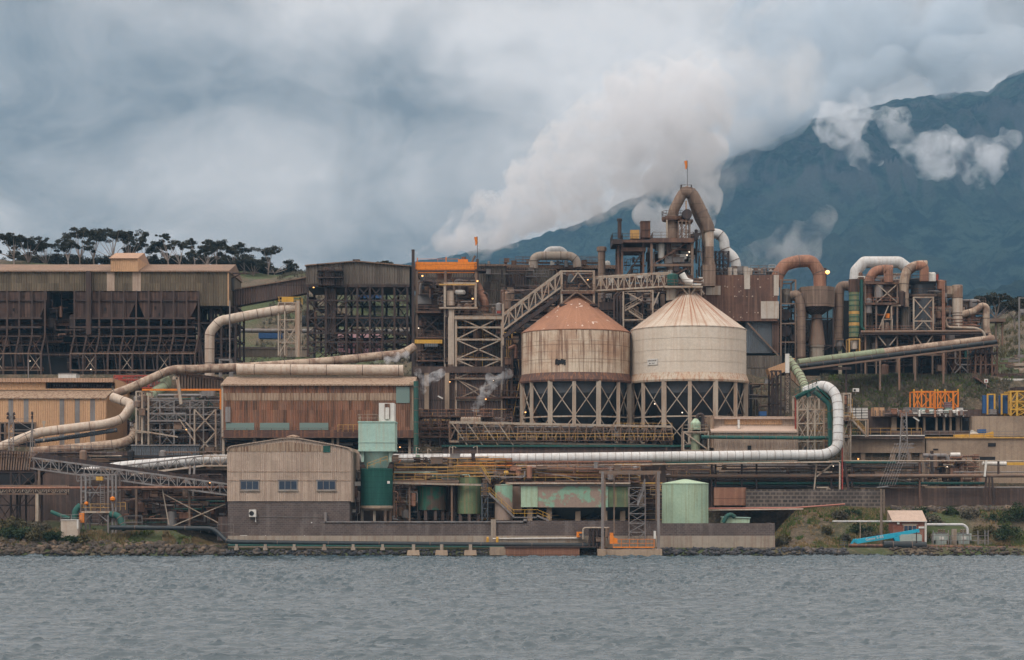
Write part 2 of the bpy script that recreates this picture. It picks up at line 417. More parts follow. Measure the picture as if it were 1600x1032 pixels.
# ------------------------------------------------------------------ palette
K = dict(
 olive_clad=weather('olive_cladding', (.125, .098, .066), (.085, .068, .046), (.08, .06, .045), .5, .4, panel=1.05, pvar=.26, rib=.5, band=6),
 tan_clad=weather('tan_cladding', (.50, .30, .17), (.42, .25, .145), (.36, .21, .12), .3, .15, panel=2.4, pvar=.04, rib=.4),
 tan_roof=weather('tan_roofing', (.42, .26, .17), (.30, .20, .14), (.22, .14, .10), .5, .35, rib=.5),
 brown_roof=weather('brown_roofing', (.24, .155, .105), (.16, .115, .085), (.15, .08, .05), .6, .4, rib=.5),
 brown_clad=weather('brown_cladding', (.17, .088, .055), (.085, .058, .045), (.24, .10, .055), .6, .75, panel=.75, pvar=.42, rib=.4, band=2.9),
 cream_roof=weather('stained_cream_roofing', (.33, .24, .17), (.27, .19, .13), (.16, .085, .05), .5, .8, rib=.5),
 cream_clad=weather('cream_cladding', (.41, .31, .24), (.32, .245, .19), (.23, .155, .115), .45, .45, panel=1.0, pvar=.07, rib=.3, band=2.6),
 old_clad=weather('dull_brown_cladding', (.125, .105, .085), (.085, .07, .06), (.07, .05, .04), .5, .5, panel=1.1, pvar=.22, rib=.5, band=5),
 dark_clad=weather('dark_brown_cladding', (.085, .06, .052), (.05, .036, .034), (.12, .07, .05), .6, .5, panel=2.2, pvar=.16, rib=.5, band=4, seam=4),
 blue_clad=weather('slate_blue_cladding', (.10, .115, .13), (.07, .08, .09), (.08, .07, .065), .4, .3, panel=1.2, pvar=.08, rib=.4),
 dark_steel=weather('dark_steel', (.042, .030, .028), (.022, .018, .018), (.10, .055, .038), .6, .45, bump=.01),
 rust_steel=weather('rusty_steel', (.10, .056, .040), (.06, .036, .03), (.24, .13, .08), .6, .5, bump=.01),
 rust_sheet=weather('rusty_sheet', (.058, .034, .027), (.032, .022, .021), (.17, .10, .07), .6, .55, panel=.8, pvar=.3, band=3),
 grey_steel=weather('grey_steel', (.20, .19, .185), (.12, .11, .105), (.15, .08, .05), .5, .4, bump=.01),
 pale_steel=weather('pale_painted_steel', (.35, .295, .235), (.23, .18, .14), (.25, .12, .06), .5, .55, bump=.01),
 dull_steel=weather('dull_brown_steel', (.17, .12, .09), (.09, .065, .052), (.20, .10, .055), .6, .5, bump=.01),
 cream_pipe=weather('cream_pipe_paint', (.45, .38, .31), (.33, .26, .205), (.26, .13, .075), .5, .35),
 rusty_pipe=weather('rust_stained_pipe', (.36, .28, .21), (.17, .11, .08), (.16, .08, .05), .85, .5, sc1=.45, sharp=.07),
 white_pipe=weather('white_pipe_paint', (.52, .52, .51), (.38, .38, .37), (.30, .22, .17), .5, .28),
 rust_duct=weather('rust_brown_duct', (.24, .115, .075), (.13, .07, .05), (.34, .19, .12), .6, .5, seam=2.4),
 brown_duct=weather('dusty_brown_duct', (.17, .115, .085), (.10, .07, .055), (.30, .22, .16), .6, .4, seam=2.6),
 green_pipe=weather('pale_green_pipe', (.22, .26, .17), (.16, .18, .12), (.16, .11, .07), .5, .35),
 teal=weather('teal_paint', (.018, .085, .070), (.014, .05, .045), (.10, .09, .06), .5, .3),
 dteal=weather('dark_teal_paint', (.010, .066, .052), (.008, .045, .038), (.02, .11, .09), .5, .35, seam=.9),
 mint=weather('mint_paint', (.31, .45, .39), (.26, .38, .33), (.34, .27, .17), .4, .3),
 mint2=weather('light_mint_paint', (.33, .44, .32), (.25, .36, .27), (.25, .26, .16), .5, .55),
 green_worn=weather('worn_green_paint', (.02, .085, .056), (.07, .048, .036), (.11, .065, .045), .97, .75, sc1=.4, sharp=.06),
 green_peel=weather('peeling_green_paint', (.27, .20, .16), (.20, .36, .26), (.24, .17, .12), .9, .3, sc1=.32, sharp=.025),
 green_stripe=weather('streaked_green_paint', (.12, .17, .09), (.075, .09, .055), (.20, .16, .085), .7, .8),
 silo_cream=weather('cream_silo_paint', (.55, .48, .40), (.48, .40, .31), (.42, .29, .19), .35, .3, radial=True, top=(8, 21, .25), panel=1.5, pvar=.035),
 silo_roof=weather('rust_streaked_roof', (.46, .40, .33), (.34, .24, .17), (.24, .09, .04), .6, 1.0, radial=True, top=(21.5, 26.5, .55)),
 silo_rust=weather('rust_streaked_silo', (.56, .46, .35), (.36, .21, .13), (.13, .058, .032), .75, .9, sc1=.2, seam=2.6, radial=True, top=(11, 21, .55)),
 rust_cone=weather('red_rust_roof', (.27, .13, .075), (.16, .08, .055), (.33, .17, .11), .5, .4, spots=(.55, .45, .38), radial=True),
 skirt_cream=weather('rust_edged_cream_skirt', (.44, .37, .29), (.42, .27, .17), (.30, .13, .07), .6, .7),
 skirt_rust=weather('rusty_skirt', (.10, .056, .045), (.06, .038, .034), (.30, .13, .06), .5, .5),
 hopper_dark=weather('dark_blue_grey_hopper', (.065, .072, .082), (.045, .048, .055), (.09, .075, .065), .5, .35),
 patched=weather('patched_rust_wall', (.115, .060, .043), (.065, .038, .031), (.19, .11, .075), .85, .6, panel=1.9, pvar=.15, band=1.8),
 white_patch=weather('stained_white_sheet', (.44, .40, .35), (.34, .28, .22), (.28, .17, .10), .5, .5),
 concrete=weather('weathered_concrete', (.31, .235, .17), (.18, .13, .095), (.14, .10, .075), .8, .28, sc1=.12, rough=.9, bump=.06),
 concrete_p=weather('pale_concrete', (.30, .255, .205), (.21, .175, .14), (.20, .13, .09), .5, .5, rough=.9, bump=.05),
 concrete_d=weather('dark_stained_concrete', (.095, .068, .058), (.055, .042, .04), (.16, .10, .078), .7, .5, rough=.9, bump=.05),
 yellow=weather('yellow_paint', (.52, .30, .05), (.45, .25, .05), (.25, .12, .05), .35, .3),
 orange=weather('orange_paint', (.66, .20, .025), (.5, .15, .03), (.28, .10, .03), .35, .3),
 rail_y=weather('worn_yellow_rail', (.50, .30, .09), (.32, .18, .07), (.20, .09, .04), .5, .4),
 black=weather('black_pipe', (.018, .024, .028), (.035, .04, .042), (.05, .045, .04), .4, .2, rough=.5),
 red_pipe=weather('salmon_pipe', (.36, .15, .11), (.38, .16, .12), (.3, .14, .1), .4, .3),
 red=weather('dull_red_paint', (.30, .05, .035), (.2, .04, .03), (.15, .06, .04), .4, .3),
 void=weather('shade_black', (.012, .012, .014), (.02, .018, .018), (.018, .015, .014), .3, .2),  # near-black colour painted as shade in openings and recesses; also black parts
 white=weather('off_white_paint', (.58, .56, .52), (.44, .42, .38), (.4, .33, .27), .35, .25),
 blue=weather('blue_paint', (.03, .09, .22), (.025, .06, .14), (.05, .05, .06), .4, .2),
 lift_blue=weather('turquoise_paint', (.02, .30, .42), (.02, .24, .34), (.02, .2, .3), .3, .1),
 tx_grey=weather('grey_green_paint', (.30, .34, .31), (.24, .27, .25), (.2, .2, .17), .3, .2),
 wood=weather('weathered_wood', (.17, .13, .10), (.11, .085, .07), (.09, .06, .045), .5, .5, rough=.9),
 purple=weather('faded_maroon_sheet', (.20, .10, .11), (.15, .08, .085), (.12, .07, .07), .4, .4, rib=.5),
 brown_steel=weather('dark_brown_steel', (.062, .040, .034), (.032, .024, .022), (.12, .075, .055), .6, .4, bump=.01),
 seam=weather('pipe_joint', (.14, .10, .08), (.09, .07, .06), (.12, .06, .04), .6, .4),
 pink_roof=weather('pink_sheet_roof', (.40, .30, .24), (.34, .25, .20), (.38, .26, .2), .3, 0),
 dirt=weather('bare_dirt', (.26, .19, .13), (.16, .12, .08), (.2, .15, .1), .6, .2, rough=.95, bump=.1),
)
m, t, b = mat_base('window_glass', .08, 0, .5); b.inputs['Base Color'].default_value = (.02, .035, .06, 1); K['glass'] = m
m, t, b = mat_base('aqua_sheet', .4, 0, .4); b.inputs['Base Color'].default_value = (.14, .20, .18, 1); K['aqua'] = m
for nm, c, e in (('lamp_amber', (1, .42, .10), 2.2), ('lamp_white', (1, .80, .60), 1.6)):
    m, t, b = mat_base(nm); b.inputs['Base Color'].default_value = (1, .8, .5, 1); b.inputs['Emission Color'].default_value = (*c, 1); b.inputs['Emission Strength'].default_value = e; K[nm] = m
def brick_mat(name, c1, c2, mort, sc_, bw=.5, bh=.25, ms=.02):
    m, t, b = mat_base(name, .9)
    co = t.new('ShaderNodeTexCoord').outputs['Object']; x, y, z = t.sep(co)
    v = t.new('ShaderNodeCombineXYZ', ins={0: t.math('ADD', x, y), 1: z, 2: 0.0}).outputs[0]
    br = t.new('ShaderNodeTexBrick', ins={'Vector': v, 'Scale': sc_, 'Color1': (*c1, 1), 'Color2': (*c2, 1), 'Mortar': (*mort, 1), 'Mortar Size': ms, 'Brick Width': bw, 'Row Height': bh})
    n = t.noise(co, .25, 6, .6); n2 = t.noise(t.scale(co, (.8, .8, .15)), 1, 5, .6)
    c = t.mix(t.math('MULTIPLY', t.ramp(n, .4, .65), .5), br.outputs[0], tuple(q * .6 for q in c1))
    c = t.mix(t.math('MULTIPLY', t.ramp(n2, .5, .7), .35), c, tuple(q * 1.5 for q in mort))
    t.l.new(c, b.inputs['Base Color'])
    t.l.new(t.new('ShaderNodeBump', ins={'Height': br.outputs['Fac'], 'Distance': -.02, 'Strength': .6}).outputs[0], b.inputs['Normal'])
    return m
K['brick'] = brick_mat('grey_brown_brick', (.115, .085, .075), (.075, .058, .054), (.14, .12, .11), 1.0, .6, .3, .03)
K['brick_red'] = brick_mat('red_brick', (.24, .075, .05), (.17, .055, .04), (.25, .17, .13), 1.6, .6, .3)
K['gabion'] = brick_mat('crib_wall', (.075, .062, .055), (.05, .042, .04), (.16, .13, .11), .8, .8, .5, .09)

# ------------------------------------------------------------------ builders
def G(par, n, mat, **kw): return lambda mb: mb.build(n, K[mat], par, **kw)
def frame(par, xs, ys, Y0, Y1, mat='dark_steel', w=.35, rows=2, braces=1, mb=None, bmat=None, seed=0, names=('column', 'beam', 'cross_brace'), dens=.6, bw=None, side=True):
    """steel frame: columns at the photo columns xs, floors at the photo rows ys (all read at depth Y0), rows deep"""
    rnd = random.Random(seed); bw = bw or w * .8
    X = [W(x, 0, Y0).x for x in xs]; Z = [W(0, y, Y0).z for y in ys]
    Yr = [Y0 + (Y1 - Y0) * i / (rows - 1) for i in range(rows)] if rows > 1 else [Y0]
    for yy in Yr:
        for x in X:
            MB().beam((x, yy, min(Z)), (x, yy, max(Z)), w).build(names[0], K[mat], par)
        for z in Z[0 if ys[0] < max(ys) else 1:]:
            MB().beam((min(X) - w * .5, yy, z), (max(X) + w * .5, yy, z), bw).build(names[1], K[bmat or mat], par)
    if side and rows > 1:
        for z in Z[1:]:
            m_ = MB()
            for x in X: m_.beam((x, Yr[0], z), (x, Yr[-1], z), bw * .8)
            m_.build('tie', K[mat], par)
    if braces:
        for yy in Yr[:2]:
            for i in range(len(X) - 1):
                for j in range(len(Z) - 1):
                    if rnd.random() < dens:
                        m_ = MB().beam((X[i], yy, Z[j]), (X[i + 1], yy, Z[j + 1]), w * .45)
                        if rnd.random() < .65: m_.beam((X[i + 1], yy + .05, Z[j]), (X[i], yy + .05, Z[j + 1]), w * .45)
                        m_.build(names[2], K[bmat or mat], par)
def deck(par, px0, px1, py, Y0, Y1, mat='rust_steel', rmat='rust_steel', th=.3, rail=True, side=True):
    a, b = W(px0, py, Y0), W(px1, py, Y0)
    MB().box(a.x, b.x, Y0, Y1, a.z - th, a.z).build('platform', K[mat], par)
    if rail:
        pts = [(a.x, Y0, a.z), (b.x, Y0, a.z)]
        if side: pts = [(a.x, Y1, a.z)] + pts + [(b.x, Y1, a.z)]
        MB().rail(pts, 1.15, 1.7, .07).build('handrail', K[rmat], par)
def stair(par, a, b, w=1.0, mat='rust_steel', rmat=None, treads=True):
    """flight between two points (front edge); b is the upper end"""
    a, b = Vector(a), Vector(b); o = Vector((0, w, 0)); m_ = MB()
    m_.beam(a, b, .12, .28); m_.beam(a + o, b + o, .12, .28)
    n = max(2, int(abs(b.z - a.z) / .28))
    for i in range(n):
        p = a.lerp(b, (i + .5) / n); m_.box(p.x - .14, p.x + .14, p.y, p.y + w, p.z - .02, p.z + .02)
    m_.build('stair_flight', K[mat], par)
    m_ = MB()
    for oo in (Vector((0, 0, 0)), o): m_.rail([a + oo, b + oo], 1.0, 1.4, .06)
    m_.build('handrail', K[rmat or mat], par)
def truss(par, a, b, h, dy, n, mat='pale_steel', w=.22, wm=None, flip=0, names=('top_chord', 'bottom_chord', 'web'), x=False, floor='dark_steel', roof=None):
    """box truss along a-b (bottom front line), height h upward, depth dy; one web mesh per side"""
    a, b = Vector(a), Vector(b); up = Vector((0, 0, h))
    for k, o in enumerate((Vector((0, 0, 0)), Vector((0, dy, 0)))):
        MB().beam(a + o, b + o, w, w * 1.3).build(names[1], K[mat], par)
        MB().beam(a + o + up, b + o + up, w, w * 1.3).build(names[0], K[mat], par)
        m_ = MB()
        for i in range(n + 1):
            p = a.lerp(b, i / n) + o; m_.beam(p, p + up, w * .7)
            if i < n:
                q = a.lerp(b, (i + 1) / n) + o
                if (i + flip) % 2 == 0 or x: m_.beam(p, q + up, w * .55)
                if (i + flip) % 2 == 1 or x: m_.beam(p + up, q, w * .55)
        m_.build(names[2], K[wm or mat], par)
    if floor:
        m_ = MB(); d = (b - a)
        q = [a + Vector((0, .1, .1)), b + Vector((0, .1, .1)), b + Vector((0, dy - .1, .1)), a + Vector((0, dy - .1, .1))]
        m_.add(q + [p + Vector((0, 0, .18)) for p in q], [(0, 3, 2, 1), (4, 5, 6, 7), (0, 1, 5, 4), (1, 2, 6, 5), (2, 3, 7, 6), (3, 0, 4, 7)])
        m_.build('walkway', K[floor], par)
def P3(pts): return [W(*p) for p in pts]
def ring(mb, p, d, r, w):
    d = d.normalized(); mb.tube([p - d * w / 2, p + d * w / 2], r, 14)
def pipe_mesh(pts, r, bend=None, fl=0, n=14, flr=1.09, flw=.12, caps=True):
    P = [Vector(p) for p in pts]; m_ = MB()
    Q = fillet(P, bend) if bend else P
    m_.tube(Q, r, n)
    if fl:
        acc = fl * .5
        for a, b in zip(Q[:-1], Q[1:]):
            L = (b - a).length
            while acc < L:
                f0 = len(m_.f); ring(m_, a.lerp(b, acc / L), b - a, r * flr, flw); m_.r2.append((f0, len(m_.f))); acc += fl
            acc -= L
    return m_
def pipe(name, label, pts, r, mat, bend=1.5, fl=0, group=None, cat='pipe', flr=1.09, flw=.12, par=None):
    P = P3(pts)
    o = pipe_mesh(P, r, bend, fl, 16, flr, flw).build(name, K[mat], par)
    return props(o, label, cat, group) if par is None else o
def clutter(par, px0, px1, py0, py1, Y0, Y1, n, seed, mats=('dark_steel', 'rust_steel', 'dull_steel', 'grey_steel'), big=1.0, kinds='ppppvcthb'):
    """the pipes, vessels, ducts and cable trays that fill a steel frame"""
    rnd = random.Random(seed)
    for i in range(n):
        k = rnd.choice(kinds); Y = rnd.uniform(Y0, Y1); x = rnd.uniform(px0, px1); y = rnd.uniform(py0, py1); mt = rnd.choice(mats)
        if mt in ('rail_y', 'orange', 'pale_steel', 'teal', 'mint') and k in 'vc': mt = 'dull_steel'
        wx = (px1 - px0); hy = (py1 - py0)
        cx = lambda v: min(max(v, px0), px1); cy = lambda v: min(max(v, py0), py1)
        if k == 'p':
            pts = [(x, y)]; ax = rnd.random() < .5
            for _ in range(rnd.randint(1, 3)):
                if ax: pts.append((cx(pts[-1][0] + rnd.choice((-1, 1)) * rnd.uniform(.15, .6) * wx), pts[-1][1]))
                else: pts.append((pts[-1][0], cy(pts[-1][1] + rnd.choice((-1, 1)) * rnd.uniform(.15, .6) * hy)))
                ax = not ax
            r = rnd.choice((.07, .09, .12, .18, .28) if mt not in ('rail_y', 'orange', 'pale_steel') else (.06, .08)) * big
            pipe_mesh([W(a, b, Y) for a, b in pts], r, r * 3, rnd.choice((0, 2.0)), 8).build('pipe', K[mt], par)
        elif k == 'v':
            r = rnd.uniform(.35, .9) * big; c = W(x, y, Y); h = rnd.uniform(1, 3) * big
            c.z = min(c.z, W(0, py0, Y).z - h)
            MB().lathe(c, [(r * .3, c.z - .5 * r), (r, c.z), (r, c.z + h), (r * .7, c.z + h + .35 * r), (.01, c.z + h + .5 * r)], 16).build('vessel', K[mt], par)
        elif k == 'c':
            c = W(x, y, Y); a, b, h = rnd.uniform(.4, 1.4) * big, rnd.uniform(.4, 1) * big, rnd.uniform(.5, 1.6) * big
            m_ = MB().box(c.x - a, c.x + a, Y - b, Y + b, c.z, c.z + h).box(c.x - a - .06, c.x + a + .06, Y - b - .06, Y + b + .06, c.z + h, c.z + h + .1)
            m_.build('cabinet', K[mt], par)
        elif k == 't':
            x2 = cx(x + rnd.uniform(.3, .8) * wx); a, b = W(x, y, Y), W(x2, y, Y)
            m_ = MB().beam(a, b, .5, .05); m_.beam(a + Vector((0, -.25, .1)), b + Vector((0, -.25, .1)), .05, .15); m_.beam(a + Vector((0, .25, .1)), b + Vector((0, .25, .1)), .05, .15)
            m_.build('cable_tray', K[mt], par)
        elif k == 'h':
            x2 = cx(x + rnd.uniform(.2, .5) * wx); a, b = W(x, y, Y), W(x2, y, Y)
            if (b - a).length > 1: MB().box(min(a.x, b.x), max(a.x, b.x), Y, Y + 1, a.z - .12, a.z).rail([a, b], 1.1, 1.6, .06).build('walkway', K[rnd.choice(mats)], par)
        elif k == 'b':
            x2, y2 = cx(x + rnd.uniform(-.4, .4) * wx), cy(y + rnd.uniform(.2, .5) * hy)
            MB().beam(W(x, y, Y), W(x2, y2, Y), .16 * big).build('strut', K[mt], par)
def lamp(label, px, py, Y, kind='lamp_amber', post=None, group=None, mat='grey_steel', r=.22, name='flood_light', arm=.8):
    """lit lamp head; post = photo row where its post stands"""
    r = r * .62; c = W(px, py, Y); base = c if post is None else W(px + arm / S(Y), post, Y)
    o = T(name, label, 'lamp', base, group)
    MB().lathe(c, [(r * 1.25, c.z + r * .5), (r * 1.25, c.z + r * .7), (r * .5, c.z + r * 1.3)], 10).build('housing', K[mat], o)
    MB().lathe(c, [(.02, c.z - r * .8), (r * .8, c.z - r * .4), (r, c.z), (r * .8, c.z + r * .45)], 10).build('bulb', K[kind], o)
    if post is not None:
        top = Vector((base.x, Y, c.z + .3))
        MB().beam(base, top, .14).beam(top, (c.x, Y, c.z + r * 1.35), .08).build('post', K[mat], o)
    else:
        MB().beam((c.x, Y, c.z + r), (c.x, Y + .9, c.z + r * 1.6), .08).build('bracket', K[mat], o)
    return o

def text(body, loc, size, mat, par, rot=0.0, yaw=0.0, name='lettering', sx=1.0):
    cu = bpy.data.curves.new(name, 'FONT'); cu.body = body; cu.size = size; cu.extrude = .012; cu.align_x = 'LEFT'
    tmp = bpy.data.objects.new('tmp', cu); COL.objects.link(tmp)
    me = bpy.data.meshes.new_from_object(tmp.evaluated_get(bpy.context.evaluated_depsgraph_get()))
    bpy.data.objects.remove(tmp); me.name = name; me.materials.clear(); me.materials.append(K[mat])
    o = bpy.data.objects.new(name, me); COL.objects.link(o); o.parent = par
    o.location = Vector(loc) - wl(par); o.rotation_euler = (radians(90), rot, yaw); o.scale = (sx, 1, 1)
    return o
def windsock(label, px, py0, py1, Y):
    o = T('windsock', label, 'windsock', W(px, py0, Y)); a, b = W(px, py0, Y), W(px, py1, Y)
    MB().beam(a, b, .1).build('pole', K['dark_steel'], o)
    d = Vector((-.35, -.3, 1.0)).normalized() * 1.7
    MB().tube([b - Vector((0, 0, 1.7)) + Vector((-.3, 0, 0)), b - Vector((0.2, 0, 1.0)), b + Vector((-.35, 0, -.1))], [.12, .26, .3], 10).build('sock', K['orange'], o)
def handstack(par, px, py0, py1, Y, r, mat, cap=True, name='stack'):
    c = W(px, 0, Y); z0, z1 = W(0, py0, Y).z, W(0, py1, Y).z
    pr = [(r, z0), (r, z1)]
    if cap: pr = [(r, z0), (r, z1 - r * 1.2), (r * 1.35, z1 - r * 1.2), (r * 1.35, z1 - .1), (r * 1.1, z1)]
    return MB().lathe(c, pr, 20).build(name, K[mat], par)
# ================================================================== ore bins, upper left
R = T('ore_bin_building', 'long olive clad ore bin house on dark leaning rusty steel legs', 'building', W(150, 585, 80))
Y0 = 80; zt = lambda py: W(0, py, Y0).z
MB().prism([(-90, 455), (-90, 423), (357, 424), (357, 478), (311, 478), (311, 455)], Y0, Y0 + 18).build('wall', K['olive_clad'], R)
a, b_ = W(-92, 423.5, Y0), W(358.5, 423.5, Y0); zr = W(0, 412, Y0).z + .9
rf = MB().add([(a.x, Y0 - .4, a.z), (b_.x, Y0 - .4, a.z), (b_.x, Y0 + 9, zr), (a.x, Y0 + 9, zr), (a.x, Y0 + 18.4, a.z), (b_.x, Y0 + 18.4, a.z),
    (a.x, Y0 - .4, a.z - .25), (b_.x, Y0 - .4, a.z - .25), (b_.x, Y0 + 18.4, a.z - .25), (a.x, Y0 + 18.4, a.z - .25)],
    [(0, 1, 2, 3), (3, 2, 5, 4), (6, 7, 1, 0), (1, 7, 8, 5), (1, 5, 2), (9, 6, 0, 4), (0, 3, 4), (6, 9, 8, 7)]).build('roof', K['brown_roof'], R)
dm = MB().prism([(173, 424.5), (173, 404), (216, 404), (216, 424.5)], Y0 - .7, Y0 + 12).build('dormer', K['tan_clad'], R)
a, b_ = W(172, 405, Y0), W(217, 405, Y0)
MB().add([(a.x, Y0 - 1.1, a.z), (b_.x, Y0 - 1.1, a.z), (b_.x, Y0 + 5.5, a.z + 1.9), (a.x, Y0 + 5.5, a.z + 1.9), (a.x, Y0 + 12.4, a.z), (b_.x, Y0 + 12.4, a.z)],
    [(0, 1, 2, 3), (3, 2, 5, 4), (0, 4, 5, 1), (1, 5, 2), (0, 3, 4)]).build('roof', K['tan_roof'], dm)
MB().pbox(355.6, 357.3, 424.5, 478, Y0 - .12, Y0 + .5).build('corner_flashing', K['tan_clad'], R)
for x0, x1 in ((167, 179), (207, 220)): MB().pbox(x0, x1, 424.8, 455, Y0 - .06, Y0 + .1).build('pale_sheet', K['cream_clad'], R, label='yellowed pale wall sheet')
MB().pbox(134, 142, 424, 523, Y0 - .9, Y0 - .1).build('chute', K['dark_steel'], R)
# side gantry bracket on the gable end
gx0 = W(357, 0, Y0).x
MB().beam((gx0, Y0 + 4, zt(432)), (gx0 + 3, Y0 + 4, zt(420)), .2).beam((gx0, Y0 + 4, zt(424)), (gx0 + 5.5, Y0 + 4, zt(423)), .25).build('bracket', K['dark_steel'], R)
MB().box(gx0, gx0 + .15, Y0 + 4, Y0 + 7, zt(450), zt(430)).build('door', K['void'], R)
for i, (x0, x1, b0, b1) in enumerate(((-90, 73, -90, 62), (117, 213, 117, 201), (215, 311, 226, 297))):
    MB().prism([(x0, 455), (x1, 455), (x1, 470), (b1, 497), (b0, 497), (x0, 470)], Y0 + .2, Y0 + 15).build('hopper', K['rust_sheet'], R)
    MB().pbox(x0, x1, 469, 471, Y0 - .1, Y0 + .2).build('rim', K['dark_steel'], R)
for x, y in ((20, 482), (163, 481), (241, 479), (248, 489)): MB().pbox(x, x + 3, y, y + 5, Y0 + .1, Y0 + .3).build('hatch', K['void'], R)
cols = [-70, -50, -30, -8, 12, 31, 51, 71] + [117, 136.5, 156, 175, 194, 213.5, 233, 252.5, 272, 292, 311]
for i, x in enumerate(cols):
    for yy in (Y0 - .4, Y0 + 9, Y0 + 16):
        p = [W(x, 455, Y0), W(x, 526, Y0), W(x - 6, 553, Y0), W(x - 6, 588, Y0)]
        for q in p: q.y = yy
        MB().beam(p[0], p[1], .32).beam(p[1], p[2], .34).beam(p[2], p[3], .36).build('leg', K['brown_steel' if yy < Y0 else 'dark_steel'], R)
        q = W(x + 1, 526, Y0), W(x + 9, 588, Y0)
        MB().beam((q[0].x, yy + .5, q[0].z), (q[1].x, yy + .5, q[1].z), .26).build('strut', K['dark_steel'], R)
    if i % 3 == 0 and x + 20 < 300:
        for (ya, yb) in ((526, 553), (554, 580)):
            MB().beam(W(x - 5, ya, Y0), W(x + 14, yb, Y0), .13).beam(W(x + 14, ya, Y0), W(x - 5, yb, Y0), .13).build('cross_brace', K['pale_steel' if ya > 550 else 'rust_steel'], R)
for x0, x1 in ((-90, 66), (110, 306)):
    for yy in (Y0 - .5, Y0 + 8.5, Y0 + 15):
        for py, h, mt in ((498, .35, 'brown_steel'), (512, .4, 'dark_steel'), (526, .22, 'brown_steel'), (540, .18, 'dark_steel'), (553, .24, 'dull_steel'), (579, .16, 'dull_steel')):
            z = zt(py); MB().beam((W(x0, 0, Y0).x, yy, z), (W(x1, 0, Y0).x, yy, z), .22, h).build('beam', K[mt], R)
MB().pbox(-90, 306, 500, 586, Y0 + 17, Y0 + 17.5).build('rear_shade_wall', K['void'], R)  # bin rear coloured near-black as the dark interior
MB().pbox(-90, 318, 455, 499, Y0 + 16.3, Y0 + 16.8).pbox(60, 118, 455, 500, Y0 + 15, Y0 + 15.1).build('rear_shade_panel', K['void'], R)  # black backing paints shade behind and between the hoppers
MB().pbox(-90, 108, 553, 586, Y0 + 4, Y0 + 4.3).build('inner_shade_wall', K['void'], R)  # black sheet painted as shade low between the legs
clutter(R, -20, 310, 500, 526, Y0 + 1, Y0 + 8, 46, 11, ('dark_steel', 'dark_steel', 'rust_steel'), 1.2)
clutter(R, -20, 310, 526, 580, Y0 + 2, Y0 + 10, 40, 12, ('dark_steel', 'dark_steel', 'rust_steel'), 1.1)
clutter(R, 74, 118, 458, 526, Y0 + 1, Y0 + 8, 16, 13, ('dark_steel', 'rust_steel', 'grey_steel'), 1)
frame(R, [312, 330, 346, 368], [586, 560, 530, 505, 480], Y0 + 2, Y0 + 14, 'dark_steel', .4, 3, 1, seed=4)
clutter(R, 312, 370, 480, 584, Y0 + 3, Y0 + 12, 34, 14, ('dark_steel', 'dark_steel', 'rust_steel', 'grey_steel'), 1)
MB().pbox(312, 368, 505, 586, Y0 + 15, Y0 + 15.4).build('rear_shade_panel', K['void'], R)  # black sheet painted as shade at the back of this bay

# ------------------------------------------------------------------ inclined conveyor gallery
R = T('conveyor_gallery', 'dark sheet clad conveyor gallery sloping up from the olive ore house to the gabled tower', 'conveyor', W(368, 478, 86))
MB().prism([(366, 453), (480, 434), (480, 458), (366, 479)], 86, 89).build('casing', K['dark_clad'], R)
MB().prism([(366, 451.6), (480, 432.6), (480, 434.2), (366, 453.2)], 85.7, 89.3).build('roof', K['dull_steel'], R)

# ------------------------------------------------------------------ gabled drying tower
Y0 = 84
R = T('gabled_tower', 'grey brown gabled house high on open black steel frame', 'building', W(560, 560, Y0))
MB().prism([(478, 446), (478, 415), (556, 408.5), (640, 416), (640, 446)], Y0, Y0 + 16).build('wall', K['old_clad'], R)
MB().prism([(476, 415.6), (476, 414), (556, 407.3), (643, 415), (643, 416.6), (556, 408.9)], Y0 - .5, Y0 + 16.5).build('roof', K['brown_roof'], R)
MB().pbox(551, 562, 405.5, 408, Y0 + 3, Y0 + 5).build('roof_vent', K['dark_steel'], R)
MB().pbox(505, 522, 418, 446, Y0 - 1.4, Y0 - .01).build('hoist_shaft', K['dark_clad'], R)
for py in (416.5, 428): deck(R, 496, 535, py + 5, Y0 - 2.2, Y0 - .02, 'dark_steel', 'dark_steel', .2)
MB().pbox(497, 535, 430, 446, Y0 - .5, Y0 - .02).build('panel', K['dark_clad'], R)
MB().pbox(643, 652, 417, 447, Y0 + 1, Y0 + 10).build('annex', K['old_clad'], R)
frame(R, [481, 509, 541, 558.5, 578, 597.5, 616.5, 636.5], [558, 535, 521, 497, 470, 447], Y0 + .2, Y0 + 13, 'dark_steel', .42, 2, 1, seed=7, dens=.5)
MB().pbox(510, 525, 446, 552, Y0 + 1, Y0 + 4).build('shaft', K['dark_clad'], R)
MB().pbox(478, 640, 444.6, 449, Y0 - .1, Y0 + 15).build('floor', K['dark_steel'], R)
clutter(R, 482, 545, 450, 552, Y0 + 1, Y0 + 10, 26, 21, ('dark_steel', 'dark_steel', 'rust_steel'))
clutter(R, 545, 640, 515, 556, Y0 + 1, Y0 + 10, 14, 22, ('dark_steel', 'dark_steel', 'rust_steel'))
pipe('dark_duct', 'wide dark teal duct running behind the black tower frame', [(472, 502, 92), (560, 502, 92), (700, 504, 92)], 1.15, 'blue_clad', 0, 5, cat='duct')
lamp('amber lamp at the left corner below the gabled house', 490, 449.5, Y0 - .2, r=.26)

